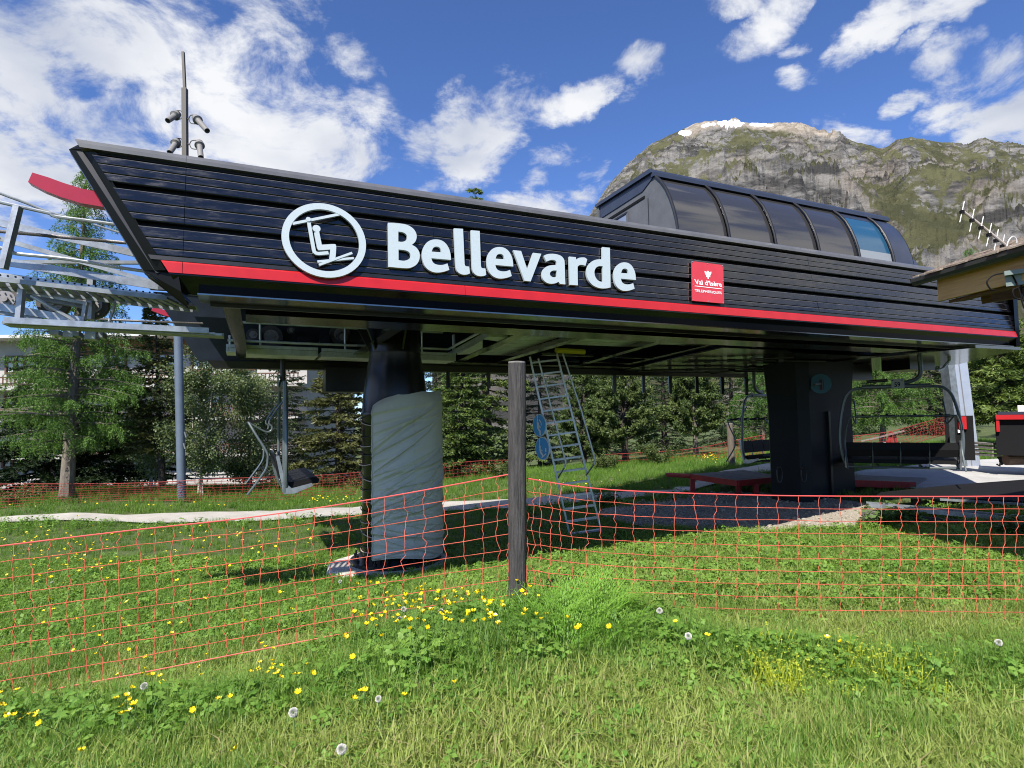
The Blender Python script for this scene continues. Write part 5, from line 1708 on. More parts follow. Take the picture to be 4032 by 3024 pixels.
for ch in list(cl.children):
    if ch.name.startswith(('hanger_arm', 'damper')):
        bpy.data.objects.remove(ch)
place(cl, P(1110, 1918, 10.4), W(0, -1, 0))
rd = MB().tube([(0, 0, 1.80), (0, 0, 2.6)], .045, 8).build('hanger_rod', M_blkm)
rd.parent = cl
rd2 = MB().tube([(0, 0, .03), (0, 0, 1.80)], .036, 8).build('hanger_arm', M_ctube)
rd2.parent = cl
rd2.location = (1.05, -.02, 0)
rd3 = MB().lathe((0, 0, 1.80), [(.06, -.03), (.06, .03), (.075, .032), (.075, .05), (.05, .06)], 14).build('collar', M_galv)
rd3.parent = cl
cr = copy_tree(c59)
cr['label'] = 'chair half hidden behind the left edge of the rear column'
for ch in list(cr.children):
    if ch.name.startswith('number') and not ch.name.startswith('number_plate'):
        bpy.data.objects.remove(ch)
cr.scale = (1, 1, 1)
place(cr, P(3018, 1815, 16.2), (-.80, -.6))

# ================================================================== LADDER and its round signs
M_alu = mat('aluminium', (0.50, 0.51, 0.52), 0.40, metal=.8, var=.12, scale=8)
LD = thing('ladder', P(2305, 2112, 10.3), 'leaning aluminium ladder with hand rails from the grass to the station floor', 'ladder')
LB, RB = P(2248, 2122, 10.2), P(2372, 2104, 10.3)
LT, RT = P(2086, 1405, 10.2), P(2192, 1392, 10.3)
LB[2] -= .03
RB[2] -= .03
for a, c in ((LB, LT), (RB, RT)):
    MB().bar(a, c, .03, .085, (0, 1, 0)).build('stile', M_alu, LD)
fr_ = nrm(np.cross(LT - LB, RB - LB))
for i in range(15):
    f = .035 + i * .0665
    a, c = LB + (LT - LB) * f, RB + (RT - RB) * f
    MB().bar(a, c, .09, .028, tuple(fr_ if abs(fr_[2]) > .2 else UPV)).build('rung', M_alu, LD)
for l in ([(2196, 1882), (2222, 1840), (2228, 1820), (2180, 1640), (2120, 1412)], [(2308, 1870), (2340, 1826), (2343, 1812), (2290, 1620), (2216, 1392)]):
    MB().tube([P(x, y, 9.9 if i else 10.2) for i, (x, y) in enumerate(l)], .016, 7).build('hand_rail', M_alu, LD, smooth=True)
M_bsign = mat('blue_sign_face', (0.030, 0.33, 0.75), 0.4)
def roundsign(px, py, rx, ry, label, strokes, tw):
    c = P(px, py, 10.0)
    t_ = thing('round_sign', c, label, 'sign')
    R_ = ry * (c @ _f) / FPX
    nrmv = nrm(np.array([-math.sin(tw), -math.cos(tw), 0]))
    ax_ = nrm(np.cross(nrmv, UPV)) * -1
    ax_ = ax_ if ax_[0] > 0 else -ax_
    back = -nrmv
    MB().lathe(c, [(R_, 0), (R_, .02)], 36, ax_, UPV, back).build('backing', M_signw, t_)
    MB().lathe(c - back * .004, [(R_ * .93, 0), (R_ * .93, .003)], 36, ax_, UPV, back).build('face', M_bsign, t_)
    o = c - back * .007
    for nm_, pts, w_ in strokes:
        q = [o + ax_ * x * R_ + UPV * y * R_ for x, y in pts]
        if len(q) == 1:
            MB().lathe(q[0], [(w_ * R_, 0), (w_ * R_, .002)], 14, ax_, UPV, back).build(nm_, M_signw, t_)
        else:
            for i in range(len(q) - 1):
                MB().bar(q[i] - back * .0004 * i, q[i + 1] - back * .0004 * i, .002, w_ * R_, tuple(nrm(np.cross(q[i + 1] - q[i], back)))).build(nm_, M_signw, t_)
tws = math.acos(0.55)
roundsign(2123, 1675, 19, 44, 'upper of two round blue signs on the ladder, rider raising the bar', [('hanger', [(-.15, .9), (-.15, .55), (-.25, .3), (-.2, -.3)], .09), ('head', [(-.12, .14)], .13), ('body', [(-.1, 0), (-.05, -.4), (.15, -.45), (.2, -.85)], .2), ('arm', [(-.05, -.02), (.25, -.18)], .12), ('arrow', [(.05, .5), (.3, .3), (.4, .0)], .12)], tws)
roundsign(2135, 1766, 18, 45, 'lower of two round blue signs on the ladder, rider lifting ski tips', [('hanger', [(-.3, .9), (-.3, .4), (-.35, .1)], .09), ('head', [(-.3, .12)], .13), ('body', [(-.3, 0), (-.2, -.4), (.05, -.45), (.1, -.72)], .2), ('arm', [(-.25, -.1), (.05, -.22)], .12), ('ski', [(-.05, -.8), (.6, -.4)], .10), ('arrow', [(.55, -.25), (.55, .05)], .16)], tws)

# ================================================================== TARPAULIN round the pillar
M_tarp = mat('grey_tarpaulin', (0.54, 0.50, 0.405), 0.40, var=.05, scale=4, bump=.15, bscale=7, spec=.5)
TP = thing('tarpaulin_cover', W(2.09, 8.85, .2), 'grey wrinkled tarpaulin laced round the front pillar', 'tarpaulin')
pcx, pcy = pc[0], pc[1]
def tarp_surface():
    nA, nZ = 200, 230
    a0, a1 = math.radians(-109), math.radians(60)        # wraps the right and near side; the laced edge faces left
    A_ = np.linspace(a0, a1, nA)
    Zn = np.linspace(0, 1, nZ)
    AA, ZZ = np.meshgrid(A_, Zn)
    fA = (AA - a0) / (a1 - a0)
    top = 2.68 + .030 * np.sin(fA * 9.5 + 2.2) + .015 * np.sin(fA * 21) - .20 * np.clip(.20 - fA, 0, 1) / .20
    bot = .31 + .16 * (1 - fA) ** 3 * 0 + .04 * np.sin(fA * 9)
    zz = bot + (top - bot) * ZZ
    r = np.full_like(AA, .66)
    r = r + .03 * np.sin(fA * 3.1) + .10 * np.clip(fA - .35, 0, 1) * .6
    # folds: long diagonals fanning from the laced edge near the top, tight swags near the foot
    fold = np.zeros_like(AA)
    rr_ = np.random.default_rng(11)
    for k_ in range(62):
        if k_ < 30:
            z0, sl, wd, amp = rr_.uniform(1.0, 2.6), rr_.uniform(.2, 1.7), rr_.uniform(.016, .045), rr_.uniform(.006, .020)
            c0, ln = rr_.uniform(0, .55), rr_.uniform(.15, .4)
        else:
            z0, sl, wd, amp = rr_.uniform(.25, 1.25), rr_.uniform(-.75, .55), rr_.uniform(.016, .036), rr_.uniform(.005, .014)
            c0, ln = rr_.uniform(.0, .85), rr_.uniform(.18, .5)
        line = z0 + sl * (fA - c0) * .9 + .12 * (fA - c0) ** 2 * rr_.uniform(-2, 2)
        env = np.exp(-((fA - c0) / ln) ** 2)
        fold += amp * env * (np.exp(-np.abs(zz - line) / (wd * .7)) - .55 * np.exp(-((zz - line + wd * 1.3) / (wd * 1.2)) ** 2))
    r = r + fold * 2.1 + .006 * (fbm(AA * 5, zz * 6, 4) - .5)
    # collapsed, sagging rim at the top
    r = r - .07 * np.clip((ZZ - .93) / .07, 0, 1) ** 2 * (0.4 + .6 * np.sin(fA * 7.5 + 1.0) ** 2)
    x, y = pcx + r * np.cos(AA), pcy + r * np.sin(AA)
    Vv = np.stack([x, y, zz], -1).reshape(-1, 3)
    i = (np.arange(nZ - 1)[:, None] * nA + np.arange(nA - 1)[None]).reshape(-1)
    F_ = np.stack([i, i + 1, i + 1 + nA, i + nA], -1)
    b_ = MB()
    b_.v = [tuple(q) for q in Vv]
    b_.f = [tuple(q) for q in F_]
    # rim folded inwards
    n0 = len(b_.v)
    tr_ = Vv[-nA:]
    for q in tr_:
        b_.v.append((pcx + (q[0] - pcx) * .84, pcy + (q[1] - pcy) * .84, q[2] - .03))
    for k_ in range(nA - 1):
        b_.f.append(((nZ - 1) * nA + k_, (nZ - 1) * nA + k_ + 1, n0 + k_ + 1, n0 + k_))
    return b_, Vv.reshape(nZ, nA, 3)
tb, TV = tarp_surface()
tb.build('sheet', M_tarp, TP, smooth=True)
_outw = lambda q, d: q + nrm((q - pc) * np.array([1, 1, 0])) * d
for col_, w_, nm_ in ((1, .012, 'hem'), (62, .005, 'seam')):
    MB().tube([_outw(TV[i_, col_], .002) for i_ in range(2, 228, 3)], w_, 5).build(nm_, M_tarp, TP, smooth=True)
MB().tube([_outw(TV[3, j_], .003) for j_ in range(0, 200, 3)], .010, 5).build('hem', M_tarp, TP, smooth=True)
M_cordw = mat('pale_cord', (0.55, 0.40, 0.36), 0.8)
M_cordb = mat('dark_cord', (0.03, 0.03, 0.03), 0.8)
for k_, zf_ in enumerate((.955, .86, .80, .735, .67, .62, .55, .49, .45, .37, .30, .24, .19, .13, .08, .04)):
    e0 = TV[int(zf_ * 229), 0]
    an0 = math.atan2(e0[1] - pcy, e0[0] - pcx)
    dz = (-.10, .16, -.02, .0, .05, -.03)[k_ % 6]
    pts = [e0]
    for j in range(1, 9):
        an = an0 - j * .17
        pts.append(np.array([pcx + .515 * math.cos(an), pcy + .515 * math.sin(an), e0[2] + dz * j / 8 - .03 * math.sin(j * .4)]))
    MB().tube(pts, .007, 5).build('lacing_cord', M_cordw if k_ % 2 else M_cordb, TP)
    MB().lathe(e0, [(.016, -.004), (.016, .006)], 8, (0, 0, 1), nrm(np.cross((0, 0, 1), e0 - pc)), nrm((e0 - pc) * np.array([1, 1, 0]))).build('eyelet', M_blkm, TP)

# ================================================================== POSTS
M_wood = mat('weathered_grey_wood', (0.070, 0.064, 0.062), 0.85, col2=(0.032, 0.030, 0.030), scale=7, bump=.9, bscale=16, stretch=(6, 6, .55), detail=10)
M_woodend = mat('weathered_post_top', (0.22, 0.21, 0.20), 0.9, col2=(0.14, 0.13, 0.12), scale=22)
def wood_post(base, top, r, label, m=M_wood, crack=True):
    t_ = thing('wooden_post', base, label, 'post')
    base, top = np.asarray(base, float), np.asarray(top, float)
    d = nrm(top - base)
    x = nrm(np.cross(d, np.array([0, 1.0, 0])))
    y = np.cross(d, x)
    L = np.linalg.norm(top - base)
    n = 40
    rings = []
    rg_ = np.random.default_rng(int(abs(base[0]) * 100))
    cr_ = [(rg_.uniform(0, 6.28), rg_.uniform(.0, .5), rg_.uniform(.5, 1.0)) for _ in range(9)]
    for z in np.linspace(-.15, L, 26):
        row = []
        for i in range(n):
            a_ = 6.2832 * i / n
            rr_ = r * (1 + .012 * math.sin(3 * a_ + z * 2) + .01 * math.sin(z * 5 + a_))
            if crack:
                for ca, z0, z1 in cr_:
                    if z0 * L < z < z1 * L and abs((a_ - ca + math.pi) % 6.2832 - math.pi) < .09:
                        rr_ -= r * .07
            if z > L - .015:
                rr_ *= .97
            row.append(base + d * z + x * rr_ * math.cos(a_) + y * rr_ * math.sin(a_))
        rings.append(row)
    MB().ring_stack(rings).build('shaft', m, t_, smooth=True)
    MB().lathe(top + d * .001, [(r * .965, 0), (r * .93, .012), (r * .3, .016)], 28, x, y, d).build('end_grain', M_woodend, t_)
    return t_
pb, ptp = P(2038, 2440, 4.77), P(2035, 1432, 4.72)
pb[2] = gz(pb[0], pb[1]) - .05
ptp[2] = P(2035, 1432, 4.77)[2]
wood_post(pb, ptp, .0725, 'thick dark grey wooden post in the foreground holding the net')
wood_post(P(2884, 1855, 19.0) - UPV * .1, P(2873, 1668, 19.0), .10, 'distant wooden post left of the half hidden chair', mat('brown_grey_wood', (0.16, 0.13, 0.10), .9, col2=(.09, .075, .06), scale=6, stretch=(5, 5, .5)), False)
PO = thing('metal_pole', P(716, 1990, 17) * np.array([1, 1, 0]) + UPV * (gz(*P(716, 1990, 17)[:2]) - .05), 'tall blue grey steel pole in front of the hotel', 'pole')
M_pole = mat('blue_grey_paint', (0.105, 0.135, 0.18), .45, var=.1, scale=3)
MB().tube([P(716, 1992, 17), P(697, 1120, 17)], .118, 20).build('shaft', M_pole, PO, smooth=True)
for y_, dx in ((1700, 0), (1745, 4)):
    MB().tube([P(727 - dx, y_, 16.88), P(733 - dx, y_ + 22, 16.9)], .025, 6).build('strap', M_galvd, PO)
CO = thing('metal_column', P(3800, 1760, 15.5) * np.array([1, 1, 0]) + UPV * (gz(*P(3800, 1760, 15.5)[:2]) - .05), 'ribbed silver metal column beneath the right end of the station', 'column')
M_silver = mat('silver_sheet', (0.55, 0.57, 0.62), .38, metal=.6, var=.06, scale=4)
cb, ct = P(3806, 1790, 15.2), P(3752, 1400, 15.2)
for k_, (dx0, w_, th) in enumerate(((-.19, .17, .30), (-.045, .11, .26), (.085, .14, .32), (.20, .08, .27))):
    MB().bar(cb + _x * dx0 - UPV * .3, ct + _x * dx0 + UPV * .1, w_, th, (0, 1, 0)).build('profile', M_silver if k_ else M_galvd, CO)

# ================================================================== NETS
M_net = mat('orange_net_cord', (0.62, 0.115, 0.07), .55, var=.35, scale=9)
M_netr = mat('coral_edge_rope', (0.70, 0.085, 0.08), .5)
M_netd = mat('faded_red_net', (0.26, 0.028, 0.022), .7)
def net(label, top_pts, bot_pts, nrow, ncol, r, m, mr, seed, wav=.010, parts=True):
    """net hung between a top line and a bottom line; cords slack and knotted at each crossing"""
    rg_ = np.random.default_rng(seed)
    t_ = thing('safety_net', top_pts[0], label, 'net')
    tp = np.array(catmull(top_pts, 12))
    bt = np.array(catmull(bot_pts, 12))
    def at(l, f):
        q = f * (len(l) - 1)
        i = min(int(q), len(l) - 2)
        return l[i] + (l[i + 1] - l[i]) * (q - i)
    K = np.zeros((nrow + 1, ncol + 1, 3))
    for j in range(ncol + 1):
        A_, B_ = at(tp, j / ncol), at(bt, j / ncol)
        ln = nrm(at(tp, min(1, j / ncol + .01)) - at(tp, max(0, j / ncol - .01)))
        for i in range(nrow + 1):
            f = i / nrow
            q = A_ + (B_ - A_) * f
            if 0 < i < nrow:
                q = q + ln * rg_.normal(0, wav) + UPV * rg_.normal(0, wav * .25)
            K[i, j] = q
    b_ = MB()
    for i in range(1, nrow):
        pts = []
        for j in range(ncol + 1):
            pts.append(K[i, j])
        (MB().tube(pts, r, 4).build('cross_cord', m, t_) if parts else b_.tube(pts, r, 4))
    for j in range(ncol + 1):
        pts = []
        for i in range(nrow):
            p0, p1 = K[i, j], K[i + 1, j]
            ln = nrm(K[i, min(j + 1, ncol)] - K[i, max(0, j - 1)])
            pts += [p0, p0 + (p1 - p0) * .35 + ln * rg_.normal(0, wav * .8), p0 + (p1 - p0) * .7 + ln * rg_.normal(0, wav * .8)]
        pts.append(K[nrow, j])
        (MB().tube(pts, r * .9, 4).build('hanging_cord', m, t_) if parts else b_.tube(pts, r, 4))
    if not parts:
        b_.build('mesh', m, t_)['kind'] = 'stuff'
    for l, nm_, rr_ in ((tp, 'top_rope', r * 2.0), (bt, 'bottom_rope', r * 1.6)):
        MB().tube(list(l), rr_, 6).build(nm_, mr, t_, smooth=True)
    return t_
# left panel, out to beyond the frame, and right panel
net('orange net panel hanging left of the foreground post',
    [P(2003, 1868, 4.77), P(1500, 1960, 4.70), P(1000, 2035, 4.60), P(500, 2090, 4.42), P(0, 2150, 4.20), P(-500, 2214, 3.95)],
    [P(2003, 2405, 4.72), P(1500, 2470, 4.62), P(1000, 2562, 4.50), P(500, 2660, 4.32), P(0, 2752, 4.10), P(-560, 2860, 3.85)], 9, 36, .0025, M_net, M_netr, 1)
net('orange net panel hanging right of the foreground post',
    [P(2074, 1884, 4.78), P(2400, 1928, 4.85), P(3000, 1950, 5.02), P(3600, 1955, 5.02), P(4032, 1954, 4.98), P(4500, 1958, 4.9)],
    [P(2074, 2402, 4.72), P(2400, 2432, 4.80), P(3000, 2450, 4.97), P(3600, 2457, 4.98), P(4032, 2464, 4.93), P(4500, 2475, 4.85)], 10, 38, .0025, M_net, M_netr, 2)
def farnet(label, l, y_off, nrow, ncol, r=.0055):
    tp = [P(x, y, Y) for x, y, Y in l]
    bt = [np.array([q[0], q[1], gz(q[0], q[1]) + .05]) if y_off is None else P(x, y + y_off, Y) for q, (x, y, Y) in zip(tp, l)]
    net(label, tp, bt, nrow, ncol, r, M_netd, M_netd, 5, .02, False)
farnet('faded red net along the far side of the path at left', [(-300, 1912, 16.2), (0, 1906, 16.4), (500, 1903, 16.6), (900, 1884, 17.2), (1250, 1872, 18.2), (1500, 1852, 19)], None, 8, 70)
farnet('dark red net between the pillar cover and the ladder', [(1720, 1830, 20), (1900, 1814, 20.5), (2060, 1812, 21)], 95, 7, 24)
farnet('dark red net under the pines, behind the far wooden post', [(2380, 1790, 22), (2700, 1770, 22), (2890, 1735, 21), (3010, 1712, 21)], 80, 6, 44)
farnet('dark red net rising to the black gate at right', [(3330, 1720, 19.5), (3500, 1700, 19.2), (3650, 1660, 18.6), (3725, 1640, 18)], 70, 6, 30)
# ================================================================== PLATFORMS at the right
M_plank = mat('silver_grey_planks', (0.24, 0.22, 0.20), .85, col2=(.13, .12, .11), scale=5, stretch=(1, 6, 6), bump=.4)
M_pad2 = mat('light_concrete_pad', (0.46, 0.45, 0.43), .9, col2=(0.34, .33, .32), scale=1.6, bump=.3, bscale=30)
PL = thing('boarding_platform', PZ(2860, 1890, .6), 'low plank platform with red steel edges left of the rear column', 'platform')
zp = .80
c_ = [PZ(2640, 1868, zp), PZ(2905, 1893, zp), PZ(3085, 1876, zp), PZ(2960, 1846, zp)]
c_[0], c_[3] = PZ(2715, 1866, zp), PZ(2930, 1850, zp)
n_ = 7
for i in range(n_):
    f0, f1 = i / n_, (i + .93) / n_
    q = [c_[0] + (c_[3] - c_[0]) * f0, c_[1] + (c_[2] - c_[1]) * f0, c_[1] + (c_[2] - c_[1]) * f1, c_[0] + (c_[3] - c_[0]) * f1]
    MB().hexa([x - UPV * (.05 + .003 * (i % 2)) for x in q] + [x - UPV * .003 * (i % 2) for x in q]).build('plank', M_plank, PL)
dn = UPV * .06
MB().bar(c_[0] - dn, c_[1] - dn, .05, .13).build('edge_beam', M_reds, PL)
MB().bar(c_[1] - dn + UPV * .004, c_[2] - dn, .05, .13).build('edge_beam', M_reds, PL)
MB().bar(c_[0] - dn + UPV * .003, c_[3] - dn, .05, .10).build('edge_beam', M_reds, PL)
MB().tube([PZ(2626, 1869, zp - .05), c_[0] - UPV * .05 + (c_[1] - c_[0]) * .02], .055, 8).build('end_tube', M_reds, PL)
for x, y in ((2726, 1905), (2905, 1918), (2975, 1925)):
    q = PZ(x, y - 20, zp - .10)
    MB().bar(np.array([q[0], q[1], gz(q[0], q[1]) - .2]), q, .10, .10, (0, 1, 0)).build('leg', M_reds, PL)
PR = thing('exit_platform', PZ(3400, 1900, .6), 'red edged platform tapering to the right in front of the rear column', 'platform')
zq = .86
e_ = [PZ(3186, 1886, zq), PZ(3268, 1890, zq), PZ(3275, 1874, zq), PZ(3196, 1876, zq)]
MB().prism([e_], -UPV * .05).build('step_top', M_plank, PR)
MB().bar(e_[0] - UPV * .06, e_[1] - UPV * .06, .04, .09).build('edge_beam', M_reds, PR)
f4 = [PZ(3270, 1886, zq), hit_ground(3605, 1921) + UPV * .07, hit_ground(3650, 1893) + UPV * .07, PZ(3330, 1868, zq)]
for i in range(5):
    g0, g1 = i / 5, (i + .94) / 5
    q = [f4[0] + (f4[3] - f4[0]) * g0, f4[1] + (f4[2] - f4[1]) * g0, f4[1] + (f4[2] - f4[1]) * g1, f4[0] + (f4[3] - f4[0]) * g1]
    MB().hexa([x - UPV * .05 for x in q] + [x + UPV * .002 * (i % 2) for x in q]).build('plank', M_plank, PR)
MB().bar(f4[0] - UPV * .07, f4[1] - UPV * .02, .05, .14).build('edge_beam', M_reds, PR)
for x, y in ((3190, 1900), (3320, 1900)):
    q = PZ(x, y - 5, zq - .1)
    MB().bar(np.array([q[0], q[1], gz(q[0], q[1]) - .2]), q, .09 if x < 3200 else .15, .09, (0, 1, 0)).build('leg', M_reds, PR)
q = PZ(3240, 1905, zq - .1)
MB().bar(np.array([q[0], q[1], gz(q[0], q[1]) - .2]), q + UPV * .02, .18, .15, (0, 1, 0)).build('wood_block', M_wood, PR)
# concrete pad
padp = [hit_ground(x, y) for x, y in ((3330, 1872), (3560, 1925), (3800, 1960), (4032, 1950), (4300, 1930), (4300, 1800), (4032, 1806), (3850, 1815), (3640, 1832), (3440, 1852))]
sheet('concrete_pad', [q[:2] for q in padp], M_pad2, .035, .4)
# black ramp on posts with a perforated rail along its foot
RM = thing('rubber_ramp', PZ(3750, 1950, .5), 'black rubber covered ramp on posts at the right edge', 'ramp')
g_ = [PZ(3452, 1948, .76), PZ(3700, 1955, .74), PZ(4032, 1974, .70), PZ(4500, 2000, .68), PZ(4500, 1880, .92), PZ(4032, 1888, .90), PZ(3760, 1908, .86), PZ(3470, 1938, .78)]
MB().prism([[q - UPV * .05 for q in g_]], UPV * .05).build('mat', M_rub, RM)
a, c = PZ(3700, 1966, .69), PZ(4500, 2015, .62)
MB().bar(a, c, .05, .04).build('edge_angle', M_galvd, RM)
for x in (3640, 3785, 3960, 4120):
    q = PZ(x, 1966, .66) + SV * .15
    MB().bar(np.array([q[0], q[1], gz(q[0], q[1]) - .3]), q, .12, .12, (0, 1, 0)).build('post', M_wood, RM)
a, c = P(3420, 1988, 10.3), P(4100, 2058, 9.2)
MB().bar(a, c, .04, .075).build('perforated_rail', M_galv, RM)
dd = nrm(c - a)
hb = MB()
for i in range(36):
    q = a + dd * (.06 + i * .075) - nrm(np.cross(UPV, dd)) * -.0215
    hb.lathe(q, [(.012, -.001), (.012, .002)], 8, dd, UPV, nrm(np.cross(dd, UPV)))
hb.build('punched_holes', M_rub, RM)['kind'] = 'stuff'
MB().bar(P(3410, 1978, 10.4), P(4100, 2040, 9.35), .06, .03).build('angle_rail', M_galvd, RM)
MB().bar(P(3440, 2030, 10.1), P(4010, 2078, 9.1), .10, .10).build('sleeper', M_wood, RM)
MB().bar(P(3420, 2050, 10.2), P(3420, 2004, 10.2), .17, .12, (0, 1, 0)).build('timber_end', M_plank, RM)
MB().hexa([q - UPV * .6 for q in g_[:4]] + [q - UPV * .06 + SV * .5 for q in g_[:4]]).build('shadow_board', M_rub, RM) if False else None

# ================================================================== ACCESS GATE, MACHINE
GT = thing('access_gate', P(3800, 1800, 14.0), 'black gate posts with red reader box beside the metal column', 'gate')
def pbox(px0, px1, py0, py1, Y, th, name, m, par):
    # box whose sides run along the line of sight of its left edge
    dep = nrm(ray(px0, 1615) * np.array([1, 1, 0])) * th
    wx = np.array([dep[1], -dep[0], 0])
    wx = wx / np.linalg.norm(wx)
    A_, T_ = P(px0, py1, Y), P(px0, py0, Y)
    d1 = ray(px1, (py0 + py1) / 2)
    nn_ = np.cross(wx, UPV)
    B_ = EYE + d1 * (((A_ - EYE) @ nn_) / (d1 @ nn_))
    w_ = wx * ((B_ - A_) @ wx)
    hh_ = UPV * (T_[2] - A_[2])
    r_ = [A_, A_ + w_, A_ + w_ + dep, A_ + dep]
    return MB().hexa(r_ + [q + hh_ for q in r_]).build(name, m, par)
def pbox_old(px0, px1, py0, py1, Y, th, name, m, par):
    A_, B_ = P(px0, py1, Y), P(px1, py0, Y)
    return MB().hexa([np.array(q) for q in ((A_[0], Y, A_[2]), (B_[0], Y, A_[2]), (B_[0], Y + th, A_[2]), (A_[0], Y + th, A_[2]), (A_[0], Y, B_[2]), (B_[0], Y, B_[2]), (B_[0], Y + th, B_[2]), (A_[0], Y + th, B_[2]))]).build(name, m, par)
pbox(3767, 3836, 1637, 1811, 14.0, .14, 'panel', M_rub, GT)
pbox(3776, 3806, 1640, 1690, 13.9, .10, 'reader_box', M_red, GT)
pbox(3772, 3784, 1692, 1704, 13.93, .06, 'ticket_slot', M_signw, GT)
pbox(3800, 3812, 1706, 1720, 13.93, .06, 'button_panel', M_reds, GT)
pbox(3724, 3738, 1640, 1755, 14.6, .06, 'post', M_rub, GT)
pbox(3733, 3790, 1638, 1645, 14.6, .06, 'top_bar', M_rub, GT)
pbox(3806, 3812, 1640, 1660, 13.92, .04, 'light_strip', M_reds, GT)
MC = thing('control_cabinet', P(3990, 1825, 13.2), 'black cabinet with red top band standing at the right edge', 'cabinet')
M_lidb = mat('dark_blue_lid', (.025, .033, .055), .4)
pbox(3925, 4300, 1645, 1792, 13.2, 1.0, 'body', M_rub, MC)
pbox(3921, 4310, 1634, 1652, 13.1, 1.15, 'red_band', M_red, MC)
pbox(3924, 3936, 1652, 1700, 13.12, 1.0, 'red_corner', M_red, MC)
pbox(3930, 4300, 1622, 1633, 13.15, 1.1, 'lid', M_lidb, MC)
pbox(4008, 4032, 1596, 1621, 13.4, .3, 'lamp', M_signw, MC)
for x in (3938, 4060, 4200):
    q = P(x, 1795, 13.4)
    MB().tube([q, q - UPV * .12, q - UPV * .2 + _x * .03], .03, 6).build('foot', M_rub, MC)
q = P(4010, 1810, 13.5)
MB().lathe(q, [(.12, -.3), (.12, .3)], 14, UPV, (0, 1, 0), (1, 0, 0)).build('roller', mat('rusty_roller', (.16, .10, .07), .7), MC)
MB().tube([P(3928, 1800, 13.3), P(3940, 1815, 13.3), P(3936, 1835, 13.3), P(3925, 1828, 13.3)], .02, 6).build('hook', M_rub, MC)
for i in range(4):
    A_ = P(3899, 1797 - i * 15, 13.4)
    t_ = thing('timber_plank', A_, ['lowest', 'second lowest', 'second highest', 'topmost'][i] + ' of the four pale planks stacked left of the cabinet', 'plank', 'planks stacked beside the cabinet')
    B_ = P(3922, 1797 - i * 15, 13.4)
    MB().box((A_ + B_) / 2 + np.array([.05, .4, .02]), .22, .9, .045).build('board', M_plank, t_)
# low stone wall / rocks at the back right
for k_ in range(9):
    q = P(3345 + k_ * 27 + (k_ % 3) * 6, 1752 - k_ * 4, 20.5 + .2 * (k_ % 2))
    q[2] = gz(q[0], q[1]) + .1
    rg_ = np.random.default_rng(k_)
    b_ = MB()
    n = 8
    sz = rg_.uniform(.18, .34)
    rings = [[q + np.array([math.cos(6.283 * i / n) * sz * w_ * rg_.uniform(.85, 1.15), math.sin(6.283 * i / n) * sz * w_ * .8, z_ * sz]) for i in range(n)] for w_, z_ in ((1, -.8), (1.05, 0), (.8, .55), (.35, .8))]
    b_.ring_stack(rings)
    tag(b_.build('rock', M_stone), 'pale rock, ' + ['leftmost', 'second from the left', 'third from the left', 'fourth from the left', 'middle one', 'fourth from the right', 'third from the right', 'second from the right', 'rightmost'][k_] + ' in the row behind the numbered chair', 'rock', 'rocks in a row at the back right')
# wooden sawhorse by the back net
SH = thing('wooden_trestle', P(3510, 1760, 19.8), 'small dark wooden trestle on the grass seen through the numbered chair', 'trestle')
for a_, c__ in (((3508, 1700), (3508, 1765)), ((3520, 1705), (3532, 1760)), ((3508, 1705), (3490, 1758))):
    MB().bar(P(*a_, 19.8), P(*c__, 19.8), .07, .07, (0, 1, 0)).build('leg', M_reds, SH)
MB().bar(P(3390, 1738, 20), P(3560, 1697, 19.6), .06, .05).build('rail', M_plank, SH)
PV = thing('paving_slab', P(2690, 1925, 13), 'flat grey slab on the gravel before the plank platform', 'slab')
q = [hit_ground(*x) + UPV * .05 for x in ((2650, 1930), (2720, 1938), (2735, 1926), (2672, 1920))]
MB().prism([[x - UPV * .09 for x in q]], UPV * .09).build('slab', M_conc, PV)

# ================================================================== HUT corner at the right
M_gut = mat('dark_green_gutter', (.040, .046, .044), .4, spec=.5)
M_board = mat('honey_board', (0.66, 0.42, 0.19), .65, col2=(0.50, 0.30, 0.125), scale=3.5, stretch=(3, .8, 14), detail=8)
M_oldbrd = mat('brown_old_board', (0.16, 0.085, 0.045), .8, col2=(.09, .05, .03), scale=5, stretch=(3, .8, 10))
M_shing = mat('bleached_shingle', (0.36, 0.30, 0.245), .9, col2=(.20, .15, .115), scale=9, stretch=(1, 1, 3), bump=.5)
HT = thing('wooden_hut', np.array([6.6, 5.6, gz(6.6, 5.6)]), 'corner of a wooden hut roof with shingles and gutter at right edge', 'building')
Yf, Yn = 7.0, 5.0
e0 = P(3600, 1108, Yf)
e1 = P(4032, 984, 5.64)
gd = nrm((e1 - e0) * np.array([1, 1, 0]))
e1 = e0 + gd * 2.4
zg = e0[2]
out_ = np.array([gd[1], -gd[0], 0])
out_ = out_ if out_[0] > 0 else -out_                # pointing into the hut (to the right)
